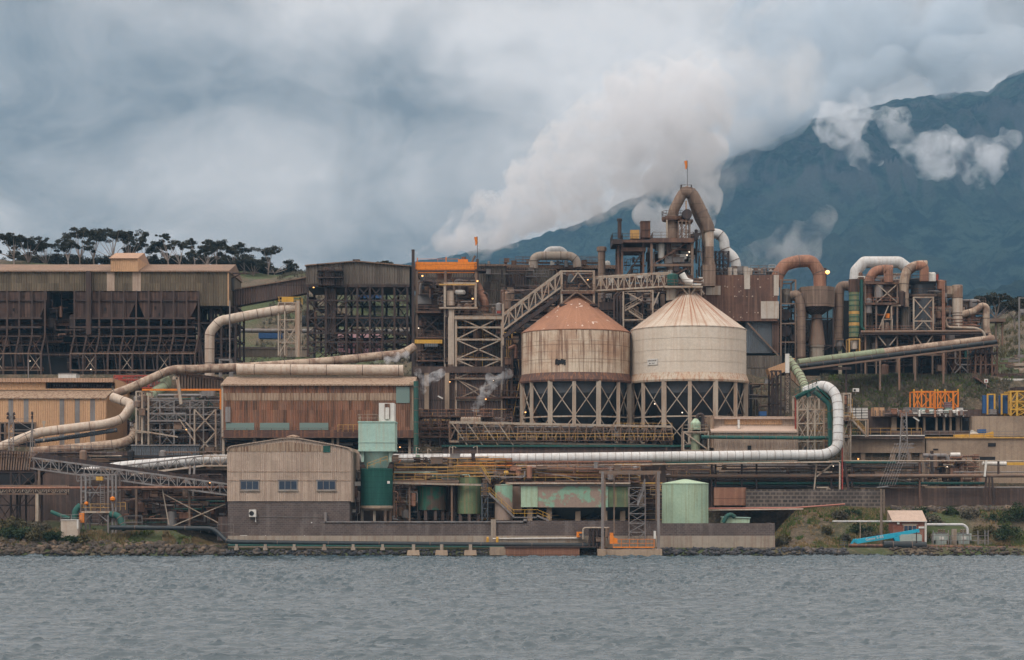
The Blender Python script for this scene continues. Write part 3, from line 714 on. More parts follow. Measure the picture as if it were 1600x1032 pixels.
# far buildings seen between the legs
R = T('maroon_shed', 'low maroon shed with ribbed roof behind the black tower frame', 'building', W(560, 551, 118))
MB().pbox(528, 596, 530, 552, 118, 126).build('wall', K['purple'], R)
a, b_ = W(526, 530, 117.5), W(598, 530, 117.5)
MB().add([(a.x, 117.3, a.z), (b_.x, 117.3, a.z), (b_.x, 122, a.z + 1.7), (a.x, 122, a.z + 1.7), (a.x, 126.5, a.z), (b_.x, 126.5, a.z)], [(0, 1, 2, 3), (3, 2, 5, 4), (0, 4, 5, 1), (1, 5, 2), (0, 3, 4)]).build('roof', K['purple'], R)
R = T('blue_shed', 'small blue shed on the hill beyond the black frame', 'shed', W(580, 466, 175))
MB().pbox(560, 596, 458, 466, 175, 181).build('wall', K['blue'], R); MB().pbox(559, 597, 456, 458, 174.5, 181.5).build('roof', K['grey_steel'], R)
R = T('skip_container', 'blue container lying left of the black tower frame', 'container', W(420, 529, 112))
MB().pbox(404, 440, 519, 529, 112, 115).build('body', K['blue'], R); MB().pbox(403.5, 440.5, 518.3, 519.2, 111.9, 115.1).build('rim', K['grey_steel'], R)
R = T('retaining_wall', 'pale low concrete wall behind the lattice mast', 'wall', W(450, 560, 104))
MB().pbox(370, 480, 545, 558, 104, 105).build('wall', K['concrete_p'], R); MB().pbox(369, 481, 544, 545.2, 103.8, 105.2).build('coping', K['concrete_p'], R)
pipe('overland_pipe', 'thin pale pipe crossing behind the bent cream duct', [(372, 517, 110), (700, 519, 110)], .45, 'grey_steel', 0, 6)
pipe('overland_pipe', 'upper thin dark pipe crossing behind the lattice mast', [(372, 545, 108), (478, 546, 108)], .4, 'dark_steel', 0, 6)

# ------------------------------------------------------------------ bent cream duct with its mast
pipe('bent_duct', 'cream duct rising then bending right with rusty stains', [(327.5, 600, 60), (327.5, 520, 60), (343, 502, 60), (400, 491, 61), (464, 480, 62)], .92, 'cream_pipe', .8, 2.6, cat='duct', flr=1.05)
R = T('lattice_mast', 'tall pale lattice mast at the end of the bent cream duct', 'mast', W(462, 555, 61))
frame(R, [435, 445, 462, 468], [556, 535, 515, 500, 485, 473], 61, 64, 'pale_steel', .22, 2, 1, seed=2, dens=.5)
deck(R, 434, 470, 474, 61, 64, 'dull_steel', 'yellow'); MB().pbox(440, 458, 464, 473, 62, 63).build('motor', K['yellow'], R)
MB().beam(W(434, 556, 61), W(463, 510, 61), .2).build('stay', K['pale_steel'], R)
MB().pbox(463, 468, 470, 558, 60.6, 61).build('riser', K['pale_steel'], R)
R = T('pipe_trestle', 'slim pale trestle straddling the cream duct on the left', 'trestle', W(358, 590, 58))
frame(R, [343, 361], [600, 562], 58, 60, 'grey_steel', .22, 2, 0); MB().beam(W(359, 600, 58.6), W(359, 470, 58.6), .22).build('post', K['grey_steel'], R)

# ------------------------------------------------------------------ long stained duct that loops over the tan shed
pipe('long_duct', 'long rust stained duct falling from the tower base to the tan shed', [(648, 542, 57), (630, 553, 56), (500, 566, 52), (400, 573, 50), (300, 577.5, 48), (270, 577, 47), (238, 591, 46), (205, 606, 45), (176, 617, 44)], .78, 'rusty_pipe', 1.5, 4.5, cat='duct', flr=1.06)
pipe('looped_duct', 'pinkish white duct folding back in front of the tan shed', [(176, 621, 43), (207, 632, 40.5), (192, 655, 39), (166, 663, 38), (60, 676, 35), (-10, 703, 33)], .82, 'cream_pipe', 1.2, 5.5, cat='duct', flr=1.05)
pipe('lower_duct', 'lower rust mottled duct passing below the looped duct', [(212, 668, 42), (208, 686, 38), (188, 694, 36), (120, 701, 34), (48, 707, 33)], .85, 'rusty_pipe', 1.6, 3.5, cat='duct', flr=1.05)
pipe('blue_duct', 'thin slate blue duct between the two big ducts', [(55, 690, 37.5), (120, 682, 38), (183, 672, 38.5)], .38, 'blue_clad', .5, 4, cat='duct')
R = T('green_duct', 'pale green duct elbow slanting down beneath the orange beam', 'duct', W(205, 650, 44))
pipe_mesh(P3([(253, 585, 50), (262, 601, 48), (235, 619, 45), (215, 640, 43), (200, 652, 42)]), 1.0, 1.2, 2.6, 16, 1.05).build('pipe', K['green_pipe'], R)
R = T('duct_post', 'spindly post carrying the looped duct near the tan shed', 'post', W(68, 690, 35.5))
MB().beam(W(68.5, 690, 35), W(68.5, 659, 35), .25).beam(W(66, 660, 35), W(71, 660, 35), .2, .5).build('post', K['pale_steel'], R)

# ------------------------------------------------------------------ tan shed, left edge
Y0 = 43
R = T('tan_shed', 'tan clad shed with grey strips and sloping lower roof at left edge', 'building', W(90, 706, Y0))
xr = W(177, 0, Y0).x; xl = W(-90, 0, Y0).x; z = lambda py: W(0, py, Y0).z
MB().prism([(-90, 706), (-90, 623), (166, 623), (166, 706)], Y0, Y0 + 14).build('wall', K['tan_clad'], R)
# sloping lean-to roof and clerestory
x166 = W(166, 0, Y0).x
MB().add([(xl, Y0 - .3, z(622)), (x166, Y0 - .3, z(622)), (x166 + .6, Y0 + 3, z(609)), (xl, Y0 + 3, z(609)), (xl, Y0 - .3, z(623.5)), (x166, Y0 - .3, z(623.5)), (x166 + .6, Y0 + 3, z(623.5)), (xl, Y0 + 3, z(623.5))],
    [(0, 1, 2, 3), (4, 5, 1, 0), (5, 6, 2, 1), (4, 7, 6, 5), (2, 6, 7, 3), (4, 0, 3, 7)]).build('lower_roof', K['cream_roof'], R)
MB().pbox(-90, 71, 597, 609.5, Y0 + 3, Y0 + 13.9).build('clerestory', K['tan_clad'], R)
MB().pbox(71, 174, 598.5, 607.5, Y0 + 5, Y0 + 5.3).build('louvre_back', K['void'], R)
m_ = MB()
for x in range(74, 174, 4): m_.pbox(x, x + 1.1, 598.5, 608, Y0 + 3.4, Y0 + 3.6)
for y in (600.5, 603.5, 606): m_.pbox(71, 174, y, y + .5, Y0 + 3.2, Y0 + 3.4)
m_.build('louvre', K['dark_steel'], R)
for x in (83, 108, 128, 150): MB().pbox(x, x + 12 if x != 83 else 103, 601.2, 604.8, Y0 + 3.7, Y0 + 3.8).build('pale_pane', K['grey_steel'], R)
MB().pbox(-90, 174, 607.5, 609.5, Y0 + 2.9, Y0 + 3.5).build('sill', K['tan_clad'], R)
MB().pbox(-92, 176, 591, 597.5, Y0 + 2.4, Y0 + 14.3).build('roof', K['tan_roof'], R)
x175 = W(174, 0, Y0).x; x168 = W(166, 0, Y0).x; x184 = W(183, 0, Y0).x
MB().add([(x175, Y0 + 3, z(592)), (x175 + .2, Y0 + 14, z(592)), (x184, Y0 + 5, z(640)), (x184, Y0 + 14, z(640)), (x168, Y0, z(623)), (x168, Y0, z(706)), (x184, Y0 + 5, z(706)), (x184, Y0 + 14, z(706)), (x175, Y0 + 3, z(609))],
    [(0, 8, 2), (0, 2, 3, 1), (8, 4, 2), (4, 5, 6, 2), (2, 6, 7, 3)]).build('gable_end', K['tan_clad'], R)
for x in (13, 37, 93, 117, 141): MB().pbox(x, x + 7.5, 624, 706, Y0 - .03, Y0 + .1).build('grey_strip', K['grey_steel'], R)
MB().pbox(-90, 55, 661, 706, Y0 - .05, Y0 + .1).build('opening', K['void'], R)
frame(R, [0, 8, 55], [706, 690, 677, 661], Y0 - .6, Y0 - .3, 'dull_steel', .3, 1, 0)
for x0, x1, y0, y1 in ((9, 22, 663, 706),): MB().pbox(x0, x1, y0, y1, Y0 - .3, Y0 - .1).build('panel', K['tan_clad'], R)
# things on and behind its roof
R = T('site_cabin', 'small white cabin behind the tan shed roof', 'cabin', W(105, 592, 62))
MB().pbox(91, 119, 584, 593, 62, 65).build('body', K['white'], R); MB().pbox(90.5, 119.5, 583.2, 584.2, 61.9, 65.1).build('roof', K['grey_steel'], R)
lamp('white lamp on a tall post before the ore bin legs', 47, 564.5, 62, 'lamp_white', 592, r=.16, name='lamp_post', arm=-.3)
lamp('small white lamp low between the ore bin legs', 142, 577.5, 78, 'lamp_white', r=.2)
R = T('red_pipe_bridge', 'dull red footbridge with truss sides right of the tan shed roof', 'bridge', W(200, 608, 55))
truss(R, W(178, 606, 55), W(250, 606, 55), 2.2, 2, 8, 'red', .18); clutter(R, 180, 250, 588, 605, 56, 58, 14, 5, ('red', 'dull_steel', 'grey_steel'), .8)
MB().pbox(196, 246, 604, 618, 57.3, 57.6).build('panel', K['concrete_d'], R)
# ================================================================== steel frame under the orange beam
Y0 = 36
R = T('service_frame', 'open pale steel pipe frame crowded with pipes below the long orange beam', 'steel frame', W(290, 700, Y0))
frame(R, [213, 222, 232], [712, 676, 640, 612], Y0, Y0 + 3, 'pale_steel', .3, 2, 0)
frame(R, [232, 250, 272, 297, 318, 345], [712, 697, 672, 662, 648, 637, 626], Y0 + .5, Y0 + 10, 'grey_steel', .24, 3, 1, seed=31, dens=.35)
MB().pbox(222, 345, 607.8, 610.8, Y0 - .4, Y0).build('crane_beam', K['orange'], R)
MB().beam(W(345, 610, Y0 - .2), W(345, 640, Y0 - .2), .35).build('post', K['orange'], R)
MB().beam(W(277, 590, Y0 - .4), W(283, 632, Y0 - .4), .5).beam(W(270, 591, Y0 - .4), W(278, 591, Y0 - .4), .5).build('chute', K['pale_steel'], R)
MB().beam(W(203, 671, Y0 - .7), W(278, 683, Y0 - .7), .25).build('bar', K['pale_steel'], R)
truss(R, W(232, 658, Y0), W(290, 658, Y0), 1.3, 1.5, 4, 'grey_steel', .2)
clutter(R, 232, 346, 618, 660, Y0 + 1, Y0 + 9, 60, 32, ('dull_steel', 'grey_steel', 'grey_steel', 'teal', 'pale_steel', 'dark_steel'), .9)
clutter(R, 205, 346, 660, 697, Y0 + 1, Y0 + 9, 56, 33, ('dull_steel', 'grey_steel', 'rust_steel', 'rail_y', 'dark_steel', 'teal'), .9)
clutter(R, 214, 234, 614, 700, Y0, Y0 + 3, 18, 34, ('grey_steel', 'pale_steel', 'dull_steel'), .8, 'ppppvc')
for x in (304, 337): MB().beam(W(x, 714, Y0 - .5), W(x, 640, Y0 - .5), .28).build('column', K['pale_steel'], R)
for a, b in (((304, 640), (337, 675)), ((337, 640), (304, 675)), ((304, 675), (337, 712)), ((337, 675), (304, 712)), ((290, 660), (318, 690)), ((280, 655), (304, 690))):
    MB().beam(W(*a, Y0 - .5), W(*b, Y0 - .5), .2).build('cross_brace', K['pale_steel'], R)
lamp('amber lamp low inside the crowded pipe frame', 291, 671.5, Y0 - .8, r=.2)
R = T('shed_backdrop', 'dark brown low building behind the crowded pipe frame', 'building', W(290, 700, 52))
MB().pbox(184, 350, 640, 712, 52, 60).build('wall', K['dark_clad'], R)
MB().pbox(183, 351, 637, 640, 51.5, 60.5).build('roof', K['dull_steel'], R)
R = T('rusted_hopper_row', 'row of rusty ribbed hoppers below the long stained duct', 'hopper', W(310, 612, 50))
m_ = MB()
for i in range(16):
    a, b = W(274 + i * 4.6, 583 + i * .8, 50), W(278 + i * 4.6, 610, 50); m_.box(a.x, a.x + .35, 50, 50.6, b.z, a.z)
m_.build('rib', K['dull_steel'], R); MB().prism([(272, 580), (345, 590), (345, 612), (285, 605)], 50.6, 54).build('body', K['rust_sheet'], R)
MB().prism([(270, 580), (346, 590), (346, 592), (270, 582)], 49.6, 50).build('rim', K['rust_steel'], R)
R = T('slate_screen', 'long slate blue sheet wall below the crowded pipe frame', 'wall', W(255, 716, 35))
MB().prism([(205, 716), (205, 697), (311, 696), (311, 716)], 35, 35.6).build('wall', K['blue_clad'], R)
MB().pbox(204, 312, 695, 697, 34.8, 35.8).build('coping', K['grey_steel'], R)

# ================================================================== brown corrugated building
Y0 = 30
R = T('rusty_corrugated_building', 'long rust brown corrugated building with pale sloping roof', 'building', W(497, 720, Y0))
z = lambda py: W(0, py, Y0).z
MB().prism([(347, 684), (347, 600), (640, 600), (640, 684)], Y0, Y0 + 15).build('wall', K['brown_clad'], R)
MB().pbox(640, 646, 598, 684, Y0 + .2, Y0 + 15).build('corner_wall', K['cream_roof'], R)
a, b = W(345.5, 601, Y0), W(648, 601, Y0); c, d = W(352, 585, Y0), W(641, 585, Y0)
MB().add([(a.x, Y0 - .5, a.z), (b.x, Y0 - .5, b.z), (b.x, Y0 + 7, c.z), (a.x, Y0 + 7, c.z), (a.x, Y0 - .5, a.z - .25), (b.x, Y0 - .5, a.z - .25), (a.x, Y0 + 15.5, a.z), (b.x, Y0 + 15.5, a.z)],
    [(0, 1, 2, 3), (4, 5, 1, 0), (3, 2, 7, 6), (0, 3, 6), (1, 7, 2), (4, 6, 7, 5)]).build('roof', K['cream_roof'], R)
MB().pbox(347, 640, 614.5, 626, Y0 - .07, Y0 + .1).build('pale_band', K['cream_roof'], R)
MB().pbox(619, 640, 604.5, 630, Y0 - .14, Y0 + .1).build('green_panel', K['aqua'], R)
for x0, x1 in ((353, 397), (406, 452), (468, 513)): MB().pbox(x0, x1, 661, 672, Y0 - .1, Y0 + .1).build('skylight', K['aqua'], R)
MB().pbox(347, 646, 672.5, 683, Y0 - .06, Y0 + .1).build('lower_band', K['skirt_rust'], R)
MB().rail([W(347, 683, Y0 - .9), W(560, 683, Y0 - .9)], 1.5, 2.2, .06).build('handrail', K['rust_steel'], R)
MB().pbox(346, 647, 683, 684.5, Y0 - 1, Y0 + 14).build('floor', K['rust_steel'], R)
MB().rail([W(528, 675, Y0 - .7), W(560, 675, Y0 - .7)], 1.2, 1.0, .07).build('handrail', K['rail_y'], R)
MB().pbox(346, 349, 600, 684, Y0 - .12, Y0 + .2).build('corner_post', K['pale_steel'], R)
MB().pbox(352, 360, 636, 660, Y0 - .3, Y0 - .15).build('panel', K['grey_steel'], R)
for i, x in enumerate((349, 398, 428, 520, 528, 598, 640)):
    MB().beam(W(x, 684, Y0 + .4), W(x, 722, Y0 + .4), .4).build('column', K['pale_steel'], R)
for a in ((480, 522), (398, 428)): MB().beam(W(a[0], 700, Y0 + .5), W((a[0] + a[1]) / 2, 688, Y0 + .5), .2).beam(W(a[1], 700, Y0 + .5), W((a[0] + a[1]) / 2, 688, Y0 + .5), .2).build('brace', K['grey_steel'], R)
clutter(R, 350, 645, 686, 718, Y0 + 1, Y0 + 9, 40, 41, ('dark_steel', 'dull_steel', 'rust_steel', 'grey_steel'), .9)
MB().pbox(350, 646, 684, 722, Y0 + 12, Y0 + 12.3).build('rear_shade_wall', K['void'], R)  # black sheet painted as the shade under the floor
pipe('roof_duct', 'fat cream duct lying along the roof of the rusty building', [(370, 577.5, 36), (630, 579, 36)], .95, 'cream_pipe', 0, 6.3, cat='duct', flr=1.03)
pipe('teal_riser', 'dark teal vertical pipe at the right end of the rusty building', [(650, 596, 29), (650, 712, 29)], .42, 'teal', 0, 2.0)
lamp('amber lamp below the right end of the rusty building', 625, 699, 29, r=.2)

# ================================================================== brick and sheet building on the shore
Y0 = 4
R = T('brick_pump_house', 'gabled pump house with cream sheet top over dark brick base', 'building', W(452, 848, Y0))
MB().prism([(356, 848), (356, 783), (546, 783), (546, 848)], Y0, Y0 + 15).build('brick_wall', K['brick'], R)
MB().prism([(355, 783.5), (355, 704), (357, 700), (361, 698), (440, 686), (455, 685), (465, 685.6), (530, 697.5), (545, 701), (548, 706), (548, 783.5)], Y0 - .15, Y0 + 15.2).build('upper_wall', K['cream_clad'], R)
MB().prism([(354, 705), (356, 699), (361, 696.7), (440, 684.6), (455, 683.6), (466, 684.2), (530, 696), (546, 699.5), (550, 706), (548.5, 706), (545, 701.2), (530, 697.7), (465, 685.8), (455, 685.1), (440, 686.1), (361, 698.2), (357.5, 700), (355.5, 705)], Y0 - .4, Y0 + 15.6).build('roof', K['cream_clad'], R)
MB().box(W(548, 0, Y0).x, W(548, 0, Y0).x + .25, Y0 + .2, Y0 + 15, W(0, 785, Y0).z, W(0, 706, Y0).z).build('end_wall', K['cream_clad'], R)
v = W(458, 684.5, Y0 + 3); MB().lathe(v, [(1.0, v.z - .4), (1.0, v.z + .1), (1.15, v.z + .15), (.6, v.z + .4), (.01, v.z + .5)], 20).build('roof_vent', K['cream_roof'], R)
for y in (737, 751): MB().pbox(355.4, 547.6, y, y + .9, Y0 - .2, Y0 - .14).build('lap_seam', K['cream_roof'], R)
MB().prism([(357, 706), (357, 701), (452, 690.5), (505, 697.5), (505, 706)], Y0 - .2, Y0 - .16).build('stained_band', K['green_stripe'] if 0 else K['cream_roof'], R)
MB().pbox(505, 516, 697, 707, Y0 - .24, Y0 - .1).build('green_sheet', K['teal'], R)
for x in (375, 435, 495):
    wn = MB().pbox(x, x + 30, 751, 766.5, Y0 - .24, Y0 - .1).build('window', K['grey_steel'], R)
    m_ = MB()
    for k in range(3): m_.pbox(x + 1.4 + k * 9.3, x + 9.6 + k * 9.3, 752.4, 764.6, Y0 - .26, Y0 - .2)
    m_.build('pane', K['glass'], wn); MB().pbox(x - 1, x + 31, 766.5, 768, Y0 - .36, Y0 - .1).build('sill', K['concrete_p'], wn)
    MB().pbox(x - 1, x + 31, 749.8, 751, Y0 - .3, Y0 - .1).build('frame', K['grey_steel'], wn)
ac = MB().pbox(389, 400, 796.5, 808, Y0 - .75, Y0 - .02).build('air_conditioner', K['white'], R)
c = W(393, 802.5, Y0 - .8); MB().tube([c, c + Vector((0, .12, 0))], .38, 14).build('fan', K['void'], ac)
MB().beam(W(399.5, 803, Y0 - .3), W(399.5, 816, Y0 - .3), .12).build('bracket', K['white'], ac)
MB().beam(W(401, 808, Y0 - .06), W(505, 808.5, Y0 - .06), .05).build('conduit', K['grey_steel'], R)
for x, y in ((486, 816), (414, 837), (378, 837), (475, 837)): MB().pbox(x, x + 1.6, y, y + 1.8, Y0 - .1, Y0).build('wall_vent', K['white'], R)
MB().pbox(375, 386, 836.7, 838.4, Y0 - .1, Y0).build('plate', K['white'], R)
MB().pbox(341, 356, 808, 845, Y0 + 3, Y0 + 6).build('porch', K['concrete_d'], R)

# ================================================================== sea wall
Y0 = 3.2
R = T('sea_wall', 'long dark brick sea wall on a pale concrete footing', 'wall', W(780, 852, Y0))
MB().pbox(500, 770, 816, 837.5, Y0 + .3, Y0 + .9).build('brick_wall', K['brick'], R)
MB().pbox(775, 1033, 814, 840, Y0 + .3, Y0 + .9).build('brick_wall', K['brick'], R)
MB().pbox(1033, 1210.5, 818, 840, Y0 + .3, Y0 + .9).box(W(1209, 0, Y0).x, W(1210.4, 0, Y0).x, Y0 + .9, Y0 + 9, W(0, 840, Y0).z, W(0, 818, Y0).z).build('brick_wall', K['brick'], R)
MB().pbox(356, 1211, 837.6, 856, Y0 + .1, Y0 + .95).build('footing', K['concrete_p'], R)
MB().pbox(508, 823, 814.7, 816.7, Y0 + .1, Y0 + .6).pbox(506.5, 510, 800.5, 816.7, Y0 + .1, Y0 + .5).pbox(818, 823, 811, 816.7, Y0 + .1, Y0 + .5).build('coping_pipe', K['grey_steel'], R)
MB().pbox(767, 775, 812, 848, Y0 - .2, Y0 + 1).build('pillar', K['concrete_p'], R)
MB().rail([W(768, 841.5, Y0 - .1), W(905, 841.5, Y0 - .1)], .02, 40, .1, 1).build('rail_pipe', K['white'], R)
R = T('wharf_face', 'brown corrugated sheet piling below the sea wall beside the dock', 'wall', W(845, 868, .5))
m_ = MB().pbox(790, 905, 856, 869, .5, 2.9); 
for x in range(790, 905, 3): m_.pbox(x, x + 1.3, 856, 869, .38, .5)
m_.build('sheet_piling', K['rust_duct'], R); MB().pbox(788, 935, 854, 856, .2, 3.2).build('cap', K['dark_steel'], R)
MB().pbox(765, 790, 855, 868, .8, 2.8).build('block', K['concrete'], R)
pp = pipe('shore_pipeline', 'long black pipeline running along the foot of the sea wall', [(172, 824.5, 4.5), (330, 826, 4.0), (338, 830, 3.4), (356, 847, 1.9), (500, 849, 1.9), (935, 852.5, 1.9)], .36, 'black', .8, 8)
MB().tube(P3([(356, 852, 1.7), (930, 856, 1.7)]), .14, 10).build('side_pipe', K['teal'], pp)
for i, x in enumerate((370, 415, 460, 507, 552, 598)):
    c = W(x, 855, 1.9)
    b_ = MB().box(c.x - .22, c.x + .22, 1.5, 2.3, c.z - .5, c.z + .45); b_.box(c.x - .35, c.x + .35, 1.4, 2.4, c.z - .5, c.z - .1); b_.build('pipe_support', K['concrete_p'], pp)
gfoot = 'concrete footings under the shore pipeline'
for i, x in enumerate((646, 690, 735)):
    c = W(x, 866, .9)
    o = T('pipe_footing', ('white concrete footing under the pipeline, left of three', 'white concrete footing under the pipeline, middle of three', 'white concrete footing under the pipeline, right of three')[i], 'footing', c, gfoot)
    MB().add([(c.x - 1.0, .3, c.z - .2), (c.x + 1.0, .3, c.z - .2), (c.x + 1.0, 2, c.z - .2), (c.x - 1.0, 2, c.z - .2), (c.x - .9, .5, c.z + .6), (c.x + .9, .5, c.z + .6), (c.x + .9, 2, c.z + .6), (c.x - .9, 2, c.z + .6)], [(0, 3, 2, 1), (4, 5, 6, 7), (0, 1, 5, 4), (1, 2, 6, 5), (2, 3, 7, 6), (3, 0, 4, 7)]).build('base', K['concrete'], o)
    MB().box(c.x - .25, c.x + .25, 1.1, 1.9, c.z + .6, c.z + 1.5).build('cradle', K['concrete_p'], o)

# ================================================================== green silo
Y0 = 9
R = T('lime_silo', 'pale mint box over a dark teal round tank on legs', 'silo', W(588, 815, Y0))
z = lambda py: W(0, py, Y0).z; cx = W(588.5, 0, Y0).x; s = S(Y0)
MB().pbox(560, 617, 660, 706, Y0 - 3, Y0 + 3).build('bin', K['mint'], R)
MB().pbox(559, 618, 658.5, 660.5, Y0 - 3.1, Y0 + 3.1).pbox(559.4, 617.6, 690.5, 692, Y0 - 3.08, Y0 + 3.08).pbox(559, 618, 702.5, 705.5, Y0 - 3.2, Y0 + 3.2).build('band', K['mint'], R)
a, b, c, d = W(562, 706, Y0), W(615, 706, Y0), W(605, 733, Y0), W(573, 733, Y0)
MB().lathe((cx, Y0), [(1.6, z(734)), (2.8, z(706))], 28).build('cone', K['mint'], R)
for x in (566.5, 609.5): MB().pbox(x - 2, x + 2, 703, 722, Y0 - 2.6, Y0 - 2.2).build('bracket', K['mint'], R)
MB().lathe((cx, Y0), [(25 * s, z(793)), (25 * s, z(733)), (24 * s, z(732.5)), (15 * s, z(731.5))], 40).build('tank', K['dteal'], R)
MB().lathe((cx, Y0), [(22 * s, z(798)), (25.6 * s, z(794.5)), (25.6 * s, z(791)), (25 * s, z(790.5))], 40).build('base_ring', K['concrete'], R)
MB().pbox(605, 609, 752, 756, Y0 - 2.55, Y0 - 2).build('plate', K['white'], R)
for x in (566, 585, 602, 610): MB().beam(W(x, 795, Y0 - (1.5 if x in (585, 602) else 0)), W(x, 816, Y0 - (1.5 if x in (585, 602) else 0)), .4).build('leg', K['concrete_p' if x < 600 else 'dull_steel'], R)
bx = MB().pbox(592, 616, 630, 659, Y0 - 2, Y0 + 2).build('filter_house', K['white'], R)
MB().pbox(601, 609, 631, 655, Y0 - 2.15, Y0 - 1.9).build('dark_door', K['rust_steel'], bx); MB().pbox(602, 608, 637, 655, Y0 - 2.3, Y0 - 2.1).build('pale_door', K['white'], bx)
deck(R, 559, 589, 659, Y0 - 2.9, Y0 + 2.9, 'pale_steel', 'pale_steel', .1)
MB().rail([W(574, 733, Y0 - 3), W(605, 722, Y0 - 3)], .9, 1.2, .07).build('handrail', K['rail_y'], R)
clutter(R, 549, 563, 735, 815, Y0, Y0 + 3, 18, 51, ('dark_steel', 'rust_steel', 'grey_steel', 'white'), .6, 'pppvcb')

# ================================================================== big white pipe
pipe('big_white_pipe', 'big white flanged pipe crossing the whole plant and turning up at right', [(-30, 798, 27), (60, 752, 27), (190, 729, 25), (320, 719, 22), (420, 718.5, 20), (800, 717, 20), (1000, 714.5, 20), (1290, 711, 21), (1309, 700, 21.5), (1310, 640, 23), (1306, 615, 24), (1288, 601, 25), (1258, 612, 27)], .86, 'white_pipe', 2.2, 1.33, flr=1.05, flw=.055)
R = T('pipe_bridge', 'pale truss pipe bridge carrying the white pipe left of the pump house', 'bridge', W(270, 740, 22))
truss(R, W(120, 752, 22.4), W(318, 728, 20.4), 1.6, .1, 14, 'grey_steel', .18, floor=None)
truss(R, W(318, 728, 20), W(357, 728, 20), 1.6, 2.5, 3, 'pale_steel', .18)
MB().beam(W(190, 744, 21), W(318, 728, 20), .3).build('sill_beam', K['cream_pipe'], R)
for x in (297, 304): MB().beam(W(x, 728, 20), W(x - 4, 812, 18), .32).build('column', K['grey_steel'], R)
lamp('white lamp on the conveyor beside the pump house', 328, 754.5, 9, 'lamp_amber', r=.2)
# small white elbow pipe and steel at the right bend
# ================================================================== dark conveyor, lower left
R = T('stacker_conveyor', 'dark truss conveyor sloping down to the pump house wall', 'conveyor', W(210, 760, 10))
truss(R, W(40, 731, 12), W(357, 774, 8), 1.75, 1.8, 24, 'grey_steel', .2, 'grey_steel')
MB().beam(W(40, 724, 13), W(357, 767, 9), .9, .5).build('belt', K['void'], R)
MB().prism([(52, 715), (60, 708), (357, 752), (357, 758)], 13.2, 13.4).build('side_cover', K['dark_steel'], R)
for x, y in ((61, 735), (213, 753), (296, 764)): MB().beam(W(x, y, 10.5), W(x, 826, 10.5), .34).build('column', K['dull_steel'], R)
MB().beam(W(250, 745, 10), W(264, 820, 10), .16).beam(W(256, 772, 10.2), W(350, 822, 10.2), .16).build('brace', K['pale_steel'], R)
MB().beam(W(270, 822, 10), W(352, 788, 10), .16).build('brace', K['pale_steel'], R)
R = T('feed_hopper', 'dark rusty feed hopper with slatted sides at the left edge', 'hopper', W(20, 770, 12))
MB().prism([(-20, 735), (-20, 702), (42, 706), (55, 720), (55, 737)], 12, 17).build('body', K['rust_sheet'], R)
m_ = MB()
for i in range(16): m_.beam(W(-14 + i * 4.2, 706, 11.8), W(-15 + i * 4, 735, 11.8), .22)
m_.build('slat', K['dull_steel'], R)
MB().prism([(-20, 738), (62, 738), (52, 748), (28, 765), (-20, 768)], 12, 16).build('chute', K['void'], R)
frame(R, [-12, 17, 31, 56], [836, 790, 762, 738], 12, 16, 'dark_steel', .3, 2, 1, seed=3)
for y in (700, 718): MB().rail([W(-20, y, 11.6), W(42, y + 2, 11.6)], 1, 1.2, .07).build('handrail', K['rust_steel'], R)
R = T('steel_pylon', 'small dark lattice pylon with insulators at the left edge', 'pylon', W(22, 706, 30))
m_ = MB()
for x in (14, 21): m_.beam(W(x, 712, 30), W(x, 645, 30), .16)
m_.beam(W(47, 706, 30), W(51, 645, 30), .16); m_.beam(W(51, 712, 30), W(51, 645, 30), .14)
m_.build('leg', K['grey_steel'], R)
m_ = MB()
for i in range(7): y = 648 + i * 9; m_.beam(W(14, y, 30), W(21, y + 9, 30), .1).beam(W(21, y, 30), W(14, y + 9, 30), .1)
m_.beam(W(21, 655, 30), W(55, 675, 30), .09).beam(W(21, 672, 30), W(51, 672, 30), .09).beam(W(21, 655, 30), W(51, 655, 30), .09).beam(W(21, 690, 30), W(55, 672, 30), .09)
m_.build('cross_brace', K['grey_steel'], R)
for x, y in ((12, 647), (22, 647), (12, 653), (22, 653), (50, 646), (50, 652)):
    c = W(x, y, 29.8); MB().lathe(c, [(.1, c.z - .25), (.28, c.z - .15), (.12, c.z), (.26, c.z + .1), (.08, c.z + .3)], 10).build('insulator', K['dark_steel'], R)
R = T('walkway_truss', 'rusty walkway truss ending above the shrubs at lower left', 'walkway', W(60, 790, 9))
truss(R, W(-20, 772, 9), W(104, 772, 9), 1.3, 1.4, 12, 'dull_steel', .2, 'pale_steel'); MB().tube(P3([(-20, 763, 8.6), (355, 762, 8.6)]), .2, 8).build('pipe', K['rust_duct'], R)
MB().beam(W(58, 772, 9), W(58, 815, 9), .5).build('column', K['pale_steel'], R)

R = T('pump_gantry', 'pale steel gantry with ladder and orange float switches over the green pumps', 'steel frame', W(150, 822, 7))
frame(R, [127, 134], [836, 800, 768, 742], 7, 10, 'grey_steel', .26, 2, 0)
frame(R, [169, 176, 181], [836, 800, 768, 742], 7, 10, 'grey_steel', .26, 2, 0)
MB().beam(W(127, 742, 7), W(181, 742, 7), .3).beam(W(127, 770, 7.2), W(181, 770, 7.2), .2).build('beam', K['grey_steel'], R)
deck(R, 127, 172, 799, 6.6, 10, 'pale_steel', 'rail_y')
MB().beam(W(127, 742, 8), W(155, 775, 8), .14).beam(W(165, 742, 8), W(140, 785, 8), .14).beam(W(131, 815, 7), W(148, 800, 7), .16).beam(W(168, 815, 7), W(150, 800, 7), .16).build('brace', K['grey_steel'], R)
m_ = MB(); m_.beam(W(157, 798, 6.8), W(157, 757, 6.8), .08).beam(W(163, 798, 6.8), W(163, 757, 6.8), .08)
for i in range(13): m_.beam(W(157, 797 - i * 3.2, 6.8), W(163, 797 - i * 3.2, 6.8), .07)
m_.build('ladder', K['grey_steel'], R)
